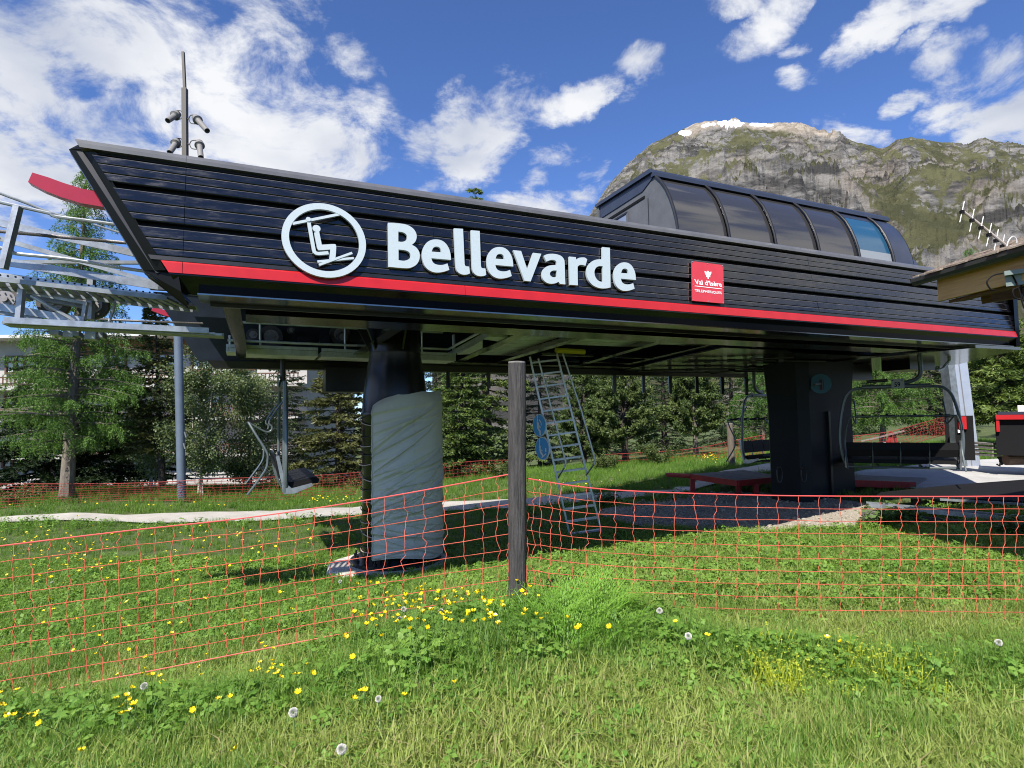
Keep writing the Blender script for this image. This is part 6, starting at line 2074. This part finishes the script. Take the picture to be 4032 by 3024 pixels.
# gutter: half round trough
gp = [(-.055, .02), (-.05, -.02), (-.03, -.05), (0, -.062), (.03, -.05), (.05, -.02), (.055, .02), (.047, .02), (.04, -.02), (.02, -.045), (0, -.052), (-.02, -.045), (-.042, -.018), (-.047, .02)]
MB().ring_stack([[e0 + gd * t_ + out_ * x + UPV * z for x, z in gp] for t_ in (0, 2.4)]).build('gutter', M_gut, HT)
MB().prism([[e0 + out_ * x + UPV * z for x, z in ((-.055, .02), (-.05, -.02), (-.03, -.05), (0, -.062), (.03, -.05), (.05, -.02), (.055, .02))]], gd * .01).build('gutter_end', M_gut, HT)
slope = math.tan(math.radians(19))
def rf(a_, t_, dz=0):                                 # roof surface: a_ up the slope, t_ along the eave
    return e0 + gd * t_ + out_ * a_ + UPV * (a_ * slope + dz)
MB().hexa([rf(.0, .03, -.0), rf(3.2, .03, -.0), rf(3.2, 2.5, -.0), rf(.0, 2.5, -.0), rf(.0, .03, .03), rf(3.2, .03, .03), rf(3.2, 2.5, .03), rf(.0, 2.5, .03)]).build('roof_deck', M_oldbrd, HT)
rg_ = np.random.default_rng(9)
for r_ in range(12):
    t_ = .0 + rg_.uniform(0, .05)
    while t_ < 2.45:
        w_ = rg_.uniform(.07, .13)
        a0 = -.06 + r_ * .16 + rg_.uniform(-.025, .02)
        z0 = .034 + rg_.uniform(0, .006)
        c8 = [rf(a0, t_, z0 + .012), rf(a0 + .33, t_, z0 - .002), rf(a0 + .33, t_ + w_ - .006, z0 - .002), rf(a0, t_ + w_ - .006, z0 + .012)]
        MB().hexa(c8 + [q + UPV * .018 for q in c8]).build('shingle', M_shing, HT)
        t_ += w_
# eaves board, boards under it and rafter end
def along(a_, t0, t1, z0, z1, th, name, m):
    q = [e0 + gd * t0 + out_ * a_ + UPV * z0, e0 + gd * t1 + out_ * a_ + UPV * z0]
    MB().hexa([q[0], q[1], q[1] + out_ * th, q[0] + out_ * th] + [x + UPV * (z1 - z0) for x in (q[0], q[1], q[1] + out_ * th, q[0] + out_ * th)]).build(name, m, HT)
along(.10, .22, 2.5, -.285, -.03, .03, 'eaves_board', M_board)
along(.131, .215, 2.5, -.285, -.03, .02, 'backing_board', M_oldbrd)
MB().hexa([e0 + gd * .30 + out_ * x + UPV * z for x, z in ((.16, -.32), (.36, -.30), (.36, -.27), (.16, -.29))] + [e0 + gd * 1.2 + out_ * x + UPV * z for x, z in ((.16, -.30), (.36, -.28), (.36, -.25), (.16, -.27))]).build('soffit_board', M_oldbrd, HT)
ra, rb = P(3885, 1165, 6.55), P(4200, 1125, 6.6)
ra[2] = P(3885, 1158, 6.55)[2]
MB().bar(P(3880, 1160, 6.5), P(4250, 1105, 6.5), .14, .19).build('rafter', M_oldbrd, HT)
wq = [np.array([6.45, 4.2, gz(6.45, 4.2) - .3]), np.array([6.45, 6.75, gz(6.45, 6.75) - .3])]
for i in range(17):
    y0 = 4.2 + i * .15
    MB().box((6.46, y0 + .073, 2.1), .03, .144, 4.0).build('wall_board', M_oldbrd, HT)
MB().box((7.9, 5.5, 2.1), 2.8, 2.5, 4.0).build('wall_core', M_oldbrd, HT)
jb0 = e0 + gd * .98 + out_ * .06
JB = thing('junction_box', P(3985, 1085, 5.9), 'grey green cable box with loose wires under the hut eaves', 'cable box')
q0 = P(3948, 1078, 5.85)
M_jb = mat('grey_green_box', (.17, .215, .205), .45)
MB().bar(P(3955, 1078, 5.84), P(4150, 1050, 5.6), .05, .045).build('lid', M_jb, JB)
MB().hexa([P(3962, 1128, 5.86), P(4120, 1108, 5.66), P(4120, 1108, 5.76), P(3962, 1128, 5.96), P(3955, 1084, 5.86), P(4120, 1058, 5.66), P(4120, 1058, 5.76), P(3955, 1084, 5.96)]).build('body', M_jb, JB)
for l in ([(3950, 1076), (3910, 1085), (3886, 1110), (3900, 1138), (3915, 1143)], [(3985, 1082), (4000, 1110), (4015, 1150), (4028, 1200), (4045, 1240)], [(4010, 1075), (4022, 1095), (4020, 1120), (4030, 1180), (4060, 1230)], [(4030, 1130), (3990, 1140), (3995, 1170), (4020, 1180), (4050, 1180)]):
    MB().tube(catmull([P(x, y, 5.8) for x, y in l], 5), .0075, 6).build('cable', M_rub, JB, smooth=True)
M_ant = mat('white_antenna_rod', (.55, .55, .55), .4, metal=.2)
AN = thing('yagi_antenna', P(3990, 1000, 6.0), 'grey boom aerial with white rods on the hut roof', 'antenna')
ba, bb = P(3789, 828, 6.6), P(4080, 1060, 6.0)
MB().tube([ba, bb], .014, 8).build('boom', mat('brown_grey_boom', (.20, .175, .155), .5, metal=.3), AN)
for (x0, y0, x1, y1) in ((3797, 793, 3779, 875), (3836, 823, 3818, 912), (3872, 853, 3853, 941), (3904, 880, 3884, 970), (3931, 903, 3913, 993), (3955, 924, 3940, 1015)):
    a, c = P(x0, y0, 6.35), P(x1, y1, 6.35)
    m_ = (a + c) / 2
    f_ = np.clip(((m_ - ba) @ (bb - ba)) / ((bb - ba) @ (bb - ba)), 0, 1)
    Yb = (ba + (bb - ba) * f_)[1]
    a, c = P(x0, y0, Yb), P(x1, y1, Yb)
    MB().tube([a, c], .0052, 6).build('rod', M_ant, AN)
    MB().box((a + c) / 2, .035, .035, .035).build('clamp', M_rub, AN)
lp = catmull([P(x, y, 6.15) for x, y in ((3960, 1000), (3968, 955), (3985, 932), (4000, 938), (4003, 960), (3990, 1000), (3980, 1022), (3965, 1030), (3955, 1020), (3958, 990))], 3)
MB().tube(lp, .0065, 6).build('folded_dipole', M_ant, AN, smooth=True)
MB().tube([P(3995, 1018, 6.1), P(3988, 1066, 6.0)], .011, 6).build('mount', M_ant, AN)
MB().tube([P(4008, 955, 6.1), P(4004, 980, 6.1)], .009, 6).build('rod', M_ant, AN)

# ================================================================== VEGETATION
G_grass = leafmat('grass_blades', (0.155, 0.230, 0.042), (0.350, 0.415, 0.115), trans=.4, scale=.5, rand=.6)
G_lush = leafmat('lush_grass_blades', (0.080, 0.185, 0.026), (0.180, 0.300, 0.050), trans=.4, scale=.6, rand=.6)
G_dry = leafmat('dry_grass', (0.30, 0.25, 0.11), (0.44, 0.38, 0.20), trans=.3, scale=2)
G_leaf = leafmat('herb_leaves', (0.095, 0.215, 0.030), (0.220, 0.360, 0.065), trans=.35, scale=1.0, rand=.7)
G_fern = leafmat('feathery_leaves', (0.160, 0.330, 0.040), (0.270, 0.450, 0.080), trans=.4, scale=1.5, rand=.5)
G_burd = leafmat('broad_leaves', (0.075, 0.130, 0.035), (0.160, 0.240, 0.080), trans=.3, scale=2)
G_lady = leafmat('yellow_green_bloom', (0.30, 0.38, 0.030), (0.48, 0.52, 0.06), trans=.3, scale=3)
M_petal = mat('buttercup_yellow', (0.86, 0.62, 0.010), .35, spec=.5)
M_stem = mat('flower_stem', (0.07, 0.14, 0.03), .7)
M_fluff = mat('dandelion_fluff', (0.66, 0.65, 0.60), .9)

def raw_obj(name, V, m, nv=4):
    V = np.asarray(V, np.float32)
    n = V.shape[0]
    me = bpy.data.meshes.new(name)
    me.vertices.add(n * nv)
    me.vertices.foreach_set('co', V.reshape(-1))
    me.loops.add(n * nv)
    me.loops.foreach_set('vertex_index', np.arange(n * nv, dtype=np.int32))
    me.polygons.add(n)
    me.polygons.foreach_set('loop_start', np.arange(0, n * nv, nv, dtype=np.int32))
    me.update(calc_edges=True)
    me.materials.append(m)
    return bpy.data.objects.new(name, me)
def tuft(seed, n, hmin, hmax, rad, w, m, lean=.5, name='grass_tuft'):
    rg = np.random.default_rng(seed)
    res = []
    for i in range(n):
        a = rg.random() * 6.28
        p = np.array([math.cos(a), math.sin(a), 0]) * rad * math.sqrt(rg.random())
        h = rg.uniform(hmin, hmax)
        b = rg.random() * 6.28
        ln = rg.uniform(.05, lean) * h
        d = np.array([math.cos(b), math.sin(b), 0])
        sd = np.array([-d[1], d[0], 0]) * w * rg.uniform(.6, 1.3)
        p1 = p + d * ln * .3 + UPV * h * .55
        p2 = p + d * ln + UPV * h * (1 - .25 * (ln / h) ** 2)
        res.append([p - sd / 2, p + sd / 2, p1 + sd * .42, p1 - sd * .42])
        res.append([p1 - sd * .42, p1 + sd * .42, p2 + sd * .04, p2 - sd * .04])
    return raw_obj(name, res, m)
def leafclump(seed, n, h, rad, leaf, m, lobes=3, name='herb'):
    """small plants: thin stalks carrying lobed leaves held flat-ish"""
    rg = np.random.default_rng(seed)
    res = []
    for i in range(n):
        a = rg.random() * 6.28
        p = np.array([math.cos(a), math.sin(a), 0]) * rad * math.sqrt(rg.random())
        hh = h * rg.uniform(.35, 1.0)
        t_ = p + np.array([rg.normal(0, .25) * hh, rg.normal(0, .25) * hh, hh])
        sd = np.array([.0016, .0010, 0])
        res.append([p - sd, p + sd, t_ + sd, t_ - sd])
        n_ = nrm(np.array([rg.normal(0, .35), rg.normal(0, .35), 1]))
        x = nrm(np.cross(n_, rg.normal(size=3)))
        y = np.cross(n_, x)
        for k_ in range(lobes):
            an = 6.283 * k_ / lobes * (.78 if lobes > 3 else 1) + rg.normal(0, .15)
            d = x * math.cos(an) + y * math.sin(an)
            s_ = np.cross(n_, d)
            L = leaf * rg.uniform(.7, 1.25)
            res.append([t_, t_ + d * L * .55 + s_ * L * .33 - n_ * L * .05, t_ + d * L - n_ * L * .18, t_ + d * L * .55 - s_ * L * .33 - n_ * L * .05])
    return raw_obj(name, res, m)
def fern(seed, n, h, m, name='feathery_herb'):
    rg = np.random.default_rng(seed)
    res = []
    for i in range(n):
        a = rg.random() * 6.28
        d = np.array([math.cos(a), math.sin(a), 0])
        L = h * rg.uniform(.6, 1.1)
        pts = [np.array([0, 0, 0]) + d * L * .7 * f + UPV * (L * (f * 1.25 - .45 * f * f)) for f in np.linspace(0, 1, 9)]
        for k_ in range(3, 9):
            q = pts[k_]
            tg = nrm(pts[k_] - pts[k_ - 1])
            for sg in (-1, 1):
                s_ = nrm(np.cross(tg, UPV)) * sg
                ll = L * .30 * (1.15 - k_ / 9)
                e = q + (s_ * .8 + tg * .6) * ll - UPV * ll * .15
                for j in range(3):
                    f = (j + 1) / 3
                    c = q + (e - q) * f
                    for s2 in (-1, 1):
                        e2 = c + (tg * .55 + s_ * .35 + tg * s2 * .5) * ll * .33
                        w_ = nrm(np.cross(e2 - c, UPV)) * ll * .07
                        res.append([c, (c + e2) / 2 + w_, e2, (c + e2) / 2 - w_])
        for k_ in range(8):
            w_ = np.array([.0015, .0015, 0])
            res.append([pts[k_] - w_, pts[k_] + w_, pts[k_ + 1] + w_, pts[k_ + 1] - w_])
    return raw_obj(name, res, m)
def scatter(name, pts, protos, scl, m_kind='stuff', tilt=.12, idx=None):
    n = len(pts)
    me = bpy.data.meshes.new(name)
    me.vertices.add(n)
    me.vertices.foreach_set('co', np.asarray(pts, np.float32).reshape(-1))
    rg = np.random.default_rng(len(name) + n)
    rot = np.stack([rg.normal(0, tilt, n), rg.normal(0, tilt, n), rg.random(n) * 6.283], -1).astype(np.float32)
    a = me.attributes.new('turn', 'FLOAT_VECTOR', 'POINT')
    a.data.foreach_set('vector', rot.reshape(-1))
    a = me.attributes.new('size', 'FLOAT', 'POINT')
    a.data.foreach_set('value', np.asarray(scl, np.float32))
    a = me.attributes.new('which', 'INT', 'POINT')
    a.data.foreach_set('value', (rg.integers(0, len(protos), n) if idx is None else idx).astype(np.int32))
    o = bpy.data.objects.new(name, me)
    COL.objects.link(o)
    coll = bpy.data.collections.new(name + '_kinds')
    for p in protos:
        coll.objects.link(p)
    ng = bpy.data.node_groups.new(name + '_scatter', 'GeometryNodeTree')
    ng.interface.new_socket('Geometry', in_out='INPUT', socket_type='NodeSocketGeometry')
    ng.interface.new_socket('Geometry', in_out='OUTPUT', socket_type='NodeSocketGeometry')
    gi, go = ng.nodes.new('NodeGroupInput'), ng.nodes.new('NodeGroupOutput')
    ip = ng.nodes.new('GeometryNodeInstanceOnPoints')
    ci = ng.nodes.new('GeometryNodeCollectionInfo')
    ci.inputs['Collection'].default_value = coll
    ci.inputs['Separate Children'].default_value = True
    ci.inputs['Reset Children'].default_value = True
    def na(nm, typ):
        q = ng.nodes.new('GeometryNodeInputNamedAttribute')
        q.data_type = typ
        q.inputs['Name'].default_value = nm
        return q.outputs['Attribute']
    L = ng.links.new
    L(gi.outputs[0], ip.inputs['Points'])
    L(ci.outputs[0], ip.inputs['Instance'])
    ip.inputs['Pick Instance'].default_value = True
    L(na('which', 'INT'), ip.inputs['Instance Index'])
    L(na('turn', 'FLOAT_VECTOR'), ip.inputs['Rotation'])
    L(na('size', 'FLOAT'), ip.inputs['Scale'])
    L(ip.outputs[0], go.inputs[0])
    md = o.modifiers.new('scatter', 'NODES')
    md.node_group = ng
    return tag(o, kind=m_kind)

def field(n, y0, y1, seed, power=1.0, margin=1.12):
    """random ground spots inside the field of view between two distances"""
    rg = np.random.default_rng(seed)
    u_ = rg.random(n)
    Y = (y0 ** (2 - 0) + (y1 ** 2 - y0 ** 2) * u_) ** .5 if power == 1 else y0 * (y1 / y0) ** u_
    X = (rg.random(n) * 2 - 1) * Y * .885 * margin
    keep = np.ones(n, bool)
    for poly, gr in ((PATH_POLY, 0), (GRAV_POLY, 0)):
        keep &= ~inside(X, Y, [tuple(p) for p in poly])
    padxy = [tuple(q[:2]) for q in padp]
    keep &= ~inside(X, Y, padxy)
    keep &= ((X - pc[0]) ** 2 + (Y - pc[1]) ** 2) > .78
    keep &= ~inside(X, Y, [tuple(q[:2]) for q in g_])
    keep &= ~((X > 6.3) & (Y < 6.9) & (Y > 4.1))
    X, Y = X[keep], Y[keep]
    return np.stack([X, Y, ground(X, Y)], -1)
# bank of taller growth round the foreground post and along the foot of the nets
def lushness(p):
    b = np.exp(-(((p[:, 0] + .1) / 1.5) ** 2 + ((p[:, 1] - 4.3) / .62) ** 2))
    b2 = .75 * np.exp(-((p[:, 1] - (3.75 + .1 * np.sin(p[:, 0] * 1.3))) / .5) ** 2) * (p[:, 0] > -1.2)
    b3 = .7 * np.exp(-((p[:, 1] - 3.45) / .45) ** 2) * (p[:, 0] < -.2)
    return np.clip(np.maximum(np.maximum(b, b2), b3) + (fbm(p[:, 0] * 1.1 + 9, p[:, 1] * 1.1 + 3, 3) - .5) * .5, 0, 1)
short_ = [tuft(10 + i, 17, .035, .12, .085, .0068, G_grass, 1.3) for i in range(5)]
mid_ = [tuft(20 + i, 26, .07, .17, .10, .005, G_lush, .8) for i in range(3)]
tall_ = [tuft(30 + i, 24, .16, .34, .10, .006, G_lush, .7) for i in range(3)]
dry_ = [tuft(40 + i, 9, .03, .12, .10, .0042, G_dry, 1.9) for i in range(2)]
herb_ = [leafclump(50 + i, 12, .07, .10, .027, G_leaf, 3) for i in range(3)]
herbt = [leafclump(60 + i, 16, .24, .13, .040, G_leaf, 5) for i in range(3)]
P1 = field(20000, 2.1, 5.4, 1)
lu = lushness(P1)
rg = np.random.default_rng(77)
# near turf
k1 = rg.random(len(P1)) > lu * .55
cl_ = fbm(P1[:, 0] * 1.6 + 21, P1[:, 1] * 1.6 + 5, 3)
km = rg.random(len(P1)) < np.clip((cl_ - .46) * 3.2, 0, .45)
scatter('tufted_grass', P1[km], mid_, rg.uniform(.5, 1.15, km.sum()))
scatter('grass', P1[k1], short_, rg.uniform(.7, 1.25, k1.sum()) * (1 + .5 * lu[k1]))
sel = rg.random(len(P1)) < .10
dm = sel & (lu < .35)
dm |= (lu < .3) & (P1[:, 1] < 3.2) & (np.abs(P1[:, 0]) < 1.6) & (rg.random(len(P1)) < .14)
scatter('dry_grass', P1[dm], dry_, rg.uniform(.7, 1.4, dm.sum()))
sel = rg.random(len(P1)) < np.clip(lu * 1.1 - .25, 0, .5)
scatter('meadow_grass', P1[sel], tall_, rg.uniform(.5, 1.05, sel.sum()) * (.45 + .55 * lu[sel]))
sel = rg.random(len(P1)) < .06 + .16 * np.clip((cl_ - .45) * 6, 0, 1) + .28 * lu
scatter('clover', P1[sel], herb_, rg.uniform(.7, 1.4, sel.sum()) * (1 + .8 * lu[sel]))
sel = rg.random(len(P1)) < np.clip(lu - .42, 0, 1) * .38
scatter('meadow_herbs', P1[sel], herbt, rg.uniform(.55, 1.1, sel.sum()) * (.5 + .5 * lu[sel]))
# mid ground and further lawn
P2 = field(24000, 5.2, 10.5, 2)
pt2 = fbm(P2[:, 0] * .55 + 4, P2[:, 1] * .55, 3)
lf = (P2[:, 0] < -1.0)
k2 = rg.random(len(P2)) < np.where(lf, .45, .85)
scatter('lawn_grass', P2[k2], short_, rg.uniform(.9, 1.5, k2.sum()))
k2 = rg.random(len(P2)) < np.where(lf, .75 * (pt2 > .40), .18 * (pt2 > .52))
scatter('rough_grass', P2[k2], mid_, rg.uniform(.7, 1.3, k2.sum()))
k2 = rg.random(len(P2)) < .22
scatter('lawn_clover', P2[k2], herb_, rg.uniform(1.1, 2.2, k2.sum()))
P3 = field(22000, 10.4, 24, 3)
beyond = P3[:, 1] > 15.5
k3 = rg.random(len(P3)) < np.where(beyond, .8, .8)
scatter('far_grass', P3[k3], mid_, rg.uniform(.7, 1.3, k3.sum()) * np.where(beyond[k3], 1.25, .85))
# clumps pushing up over the near edge of the path
edge = []
rg2 = np.random.default_rng(5)
for _ in range(420):
    f = rg2.random() * (len(_pn) - 1)
    i_ = int(f)
    q = _pn[i_] + (_pn[min(i_ + 1, len(_pn) - 1)] - _pn[i_]) * (f - i_)
    edge.append([q[0], q[1] - rg2.uniform(.0, .9), 0])
edge = np.array(edge)
edge[:, 2] = ground(edge[:, 0], edge[:, 1])
scatter('path_edge_grass', edge[::2], tall_, rg2.uniform(.35, .75, len(edge[::2])))
scatter('path_edge_herbs', edge[::2] + np.array([.1, -.3, 0]), herbt, rg2.uniform(.5, 1.0, len(edge[::2])))
# pebbles on the gravel
peb = []
for k_ in range(3):
    rgp = np.random.default_rng(k_)
    b_ = MB()
    n = 6
    b_.ring_stack([[np.array([math.cos(6.283 * i / n) * w_ * rgp.uniform(.8, 1.2), math.sin(6.283 * i / n) * w_ * .8, z_]) for i in range(n)] for w_, z_ in ((.8, -.3), (1, .1), (.5, .5))])
    me = bpy.data.meshes.new('pebble')
    me.from_pydata(b_.v, [], b_.f)
    me.materials.append(M_grav)
    peb.append(bpy.data.objects.new('pebble', me))
gx = np.array([q for q in GRAV_POLY])
lo_, hi_ = gx.min(0), gx.max(0)
pp_ = rg2.random((6000, 2)) * (hi_ - lo_) + lo_
pp_ = pp_[inside(pp_[:, 0], pp_[:, 1], [tuple(q) for q in GRAV_POLY])]
pp_ = np.c_[pp_, ground(pp_[:, 0], pp_[:, 1]) + .02]
scatter('gravel_stones', pp_, peb, rg2.exponential(.012, len(pp_)) + .006, tilt=.4)

# single plants one can point to
FP_ = thing('feathery_plant', hit_ground(2290, 2560), 'bright green feathery leaved plant right of the foreground post', 'plant')
fm = [fern(70 + i, 12, .30, G_fern) for i in range(2)]
def join_instances(name, objs, places, m, parent):
    """a plant mass as one part, made of turned and scaled copies of small sprays"""
    res = []
    for (p, s_, an, k_) in places:
        me_ = objs[k_ % len(objs)].data
        v = np.zeros(len(me_.vertices) * 3, np.float32)
        me_.vertices.foreach_get('co', v)
        v = v.reshape(-1, 3) * s_
        R_ = np.array([[math.cos(an), -math.sin(an), 0], [math.sin(an), math.cos(an), 0], [0, 0, 1]])
        res.append((v @ R_.T + np.asarray(p)).reshape(-1, 4, 3))
    o = quads_mesh(name, np.concatenate(res), m, parent)
    o['kind'] = 'stuff'
    return o
rg3 = np.random.default_rng(8)
pl_ = []
for _ in range(64):
    q = hit_ground(2300 + rg3.normal(0, 105), 2505 + rg3.normal(0, 55))
    pl_.append((q, rg3.uniform(.9, 1.6), rg3.random() * 6.28, int(rg3.integers(0, 2))))
join_instances('fronds', fm, pl_, G_fern, FP_)
broad = [leafclump(80 + i, 22, .36, .26, .11, G_burd, 3, 'broad_leaf') for i in range(2)]
for (lb, spots) in (('broad leaved plant growing at the left end of the rubber ramp', [(3490, 2085), (3530, 2080), (3560, 2075), (3590, 2070), (3450, 2088), (3520, 2050)]), ('broad leaved plant at the right edge beside the ramp rail', [(4010, 2125), (4040, 2120), (3990, 2118), (4030, 2100)]), ('small leafy plant at the path edge behind the ladder', [(2370, 1995), (2410, 1990), (2390, 1990)])):
    q0 = hit_ground(*spots[0])
    t_ = thing('leafy_plant', q0, lb, 'plant')
    pls = [(hit_ground(x + 12 * rg3.normal(), y), rg3.uniform(.6, 1.05), rg3.random() * 6.28, i) for i, (x, y) in enumerate(spots * 2)]
    join_instances('leaves', broad, pls, G_burd, t_)
lm_ = [leafclump(90 + i, 26, .30, .10, .011, G_lady, 5, 'bloom') for i in range(2)]
lmp = []
for _ in range(60):
    q = hit_ground(3280 + rg3.normal(0, 210), 2720 + rg3.normal(0, 45))
    if q is not None:
        lmp.append((q, rg3.uniform(.5, .95), rg3.random() * 6.28, int(rg3.integers(0, 2))))
LMN = thing('yellow_green_herb', hit_ground(3350, 2740), 'loose patch of tiny yellow green blooms in the right foreground grass', 'plant')
join_instances('blooms', lm_, lmp, G_lady, LMN)

# buttercups: each a stem with an open cup of petals
def buttercup_mesh(seed):
    rg = np.random.default_rng(seed)
    b_ = MB()
    R_ = .0132
    n = 10
    for k_ in range(5):
        a0 = 6.283 * k_ / 5
        d = np.array([math.cos(a0), math.sin(a0), 0])
        s_ = np.array([-d[1], d[0], 0])
        b_.add([(0, 0, 0), d * R_ * .55 + s_ * R_ * .42 + UPV * R_ * .32, d * R_ * 1.05 + s_ * R_ * .40 + UPV * R_ * .75, d * R_ * 1.05 - s_ * R_ * .40 + UPV * R_ * .75, d * R_ * .55 - s_ * R_ * .42 + UPV * R_ * .32], [(0, 1, 2, 3, 4)])
    b_.lathe((0, 0, R_ * .15), [(R_ * .35, 0), (R_ * .25, R_ * .35)], 6)
    return b_
bm_ = []
for k_ in range(3):
    b_ = buttercup_mesh(k_)
    npet = len(b_.f)
    b_.tube([np.array([0, 0, 0]), np.array([.01 * (k_ - 1), .008, -.09]), np.array([.02 * (k_ - 1), 0, -.20])], .0014, 3)
    me = bpy.data.meshes.new('buttercup')
    me.from_pydata(b_.v, [], b_.f)
    me.materials.append(M_petal)
    me.materials.append(M_stem)
    for i in range(npet, len(me.polygons)):
        me.polygons[i].material_index = 1
    bm_.append(me)
rgb = np.random.default_rng(21)
spots = []
def cluster(n, cx, cy, sx, sy, clip=None):
    for _ in range(n):
        spots.append((cx + rgb.normal(0, sx), cy + rgb.normal(0, sy)))
cluster(78, 1800, 2375, 200, 50)
cluster(26, 1560, 2420, 130, 55)
cluster(26, 1130, 2120, 130, 38)
cluster(34, 160, 2160, 110, 25)
cluster(18, 1050, 2630, 70, 26)
cluster(12, 490, 2765, 30, 28)
cluster(10, 80, 2820, 45, 22)
cluster(8, 560, 2620, 40, 40)
for _ in range(76):
    spots.append((rgb.uniform(0, 1450), rgb.uniform(2120, 2800)))
for q in ((2240, 2400), (2280, 2470), (2150, 2420), (2400, 2470), (3258, 2512), (3312, 2528), (2785, 2505), (2660, 2450), (2265, 2480), (3500, 2270), (2120, 2350), (2130, 2440), (1790, 2690), (930, 2950), (1590, 2740), (320, 2960)):
    spots.append(q)
nb_ = 0
for (x, y) in spots:
    hh = rgb.uniform(.22, .40) if (1200 < x < 2700 and 2280 < y < 2560) else rgb.uniform(.12, .28)
    if not (0 <= x < 4032 and 2085 < y < 3000):
        continue
    q = hit_ground(x, y, hh)
    if q is None:
        continue
    o = bpy.data.objects.new('buttercup', bm_[int(rgb.integers(0, 3))])
    COL.objects.link(o)
    o.location = tuple(q)
    s_ = rgb.uniform(.85, 1.3) * (1.0 if q[1] < 6 else 1.25)
    o.scale = (s_, s_, max(1.0, hh / .19))
    o.rotation_euler = (rgb.normal(0, .3), rgb.normal(0, .3), rgb.random() * 6.28)
    tag(o, 'small yellow buttercup flower on a thin stem in the grass', 'flower', 'yellow buttercups in the meadow')
    nb_ += 1
print('buttercups', nb_)
far_b = []
for _ in range(330):
    c = ((1340, 1968, 90, 9), (160, 2120, 140, 18), (250, 2200, 200, 45), (1100, 2110, 180, 30), (700, 2150, 420, 60), (2460, 1912, 80, 14), (2790, 1800, 25, 8), (600, 2000, 500, 14), (2300, 1905, 160, 10))[int(rgb.integers(0, 9))]
    q = hit_ground(c[0] + rgb.normal(0, c[2]), c[1] + rgb.normal(0, c[3]), .2)
    if q is not None and not inside(np.array([q[0]]), np.array([q[1]]), [tuple(p) for p in PATH_POLY])[0]:
        far_b.append(q)
fo = [bpy.data.objects.new('far_buttercup', m_) for m_ in bm_]
scatter('far_buttercups', far_b, fo, rgb.uniform(1.1, 2.0, len(far_b)), tilt=.3)

# dandelion clocks: globe of radiating seeds on a bare stalk
def clock_parts(R_, h, seed):
    rg = np.random.default_rng(seed)
    n = 260
    i = np.arange(n)
    z = 1 - 2 * (i + .5) / n
    a = i * 2.39996
    d = np.stack([np.sqrt(1 - z * z) * np.cos(a), np.sqrt(1 - z * z) * np.sin(a), z], -1)
    res = []
    for k_ in range(n):
        t1 = nrm(np.cross(d[k_], rg.normal(size=3)))
        t2 = np.cross(d[k_], t1)
        c = d[k_] * R_ * .62
        for t_ in (t1, t2):
            e = d[k_] * R_ * rg.uniform(.9, 1.05)
            res.append([c, (c + e) / 2 + t_ * R_ * .05, e + t_ * R_ * .15, e - t_ * R_ * .15])
    return np.array(res)
CLK = [(1155, 2805, 'round white dandelion clock low at left centre of the foreground'), (1590, 2400, 'fluffy dandelion clock among the buttercups, upper left of the post'), (1575, 2440, 'dandelion clock just below another among the buttercups'), (1736, 2408, 'ragged dandelion clock nearest the post on its left'),
       (2597, 2405, 'white dandelion clock right of the feathery plant'), (1490, 2752, 'small dandelion clock in the grass below the buttercup bank'), (1345, 2950, 'half blown dandelion clock at the bottom edge'), (2710, 2505, 'dandelion clock beneath the bottom rope of the right net'),
       (3932, 2530, 'flat whitish dandelion clock at the right below the net'), (205, 2292, 'tiny white dandelion clock behind the left net'), (1340, 2290, 'dandelion clock left of the pillar foot'), (568, 2702, 'pale dandelion clock left of the big yellow clump')]
for k_, (x, y, lb) in enumerate(CLK):
    h = .22 if y < 2900 else .14
    q = hit_ground(x, y, h)
    R_ = .021 if k_ not in (5, 9) else .015
    t_ = thing('dandelion', q - UPV * h, lb, 'flower')
    MB().tube([q - UPV * h, q - UPV * h * .5 + np.array([.01, 0, 0]), q], .002, 5).build('stalk', M_stem, t_)
    MB().lathe(q, [(.003, -.004), (.004, 0), (.002, .004)], 6).build('seed_head', M_stem, t_)
    f_ = quads_mesh('seeds', clock_parts(R_, h, k_) + q, M_fluff, t_)
    f_['kind'] = 'stuff'
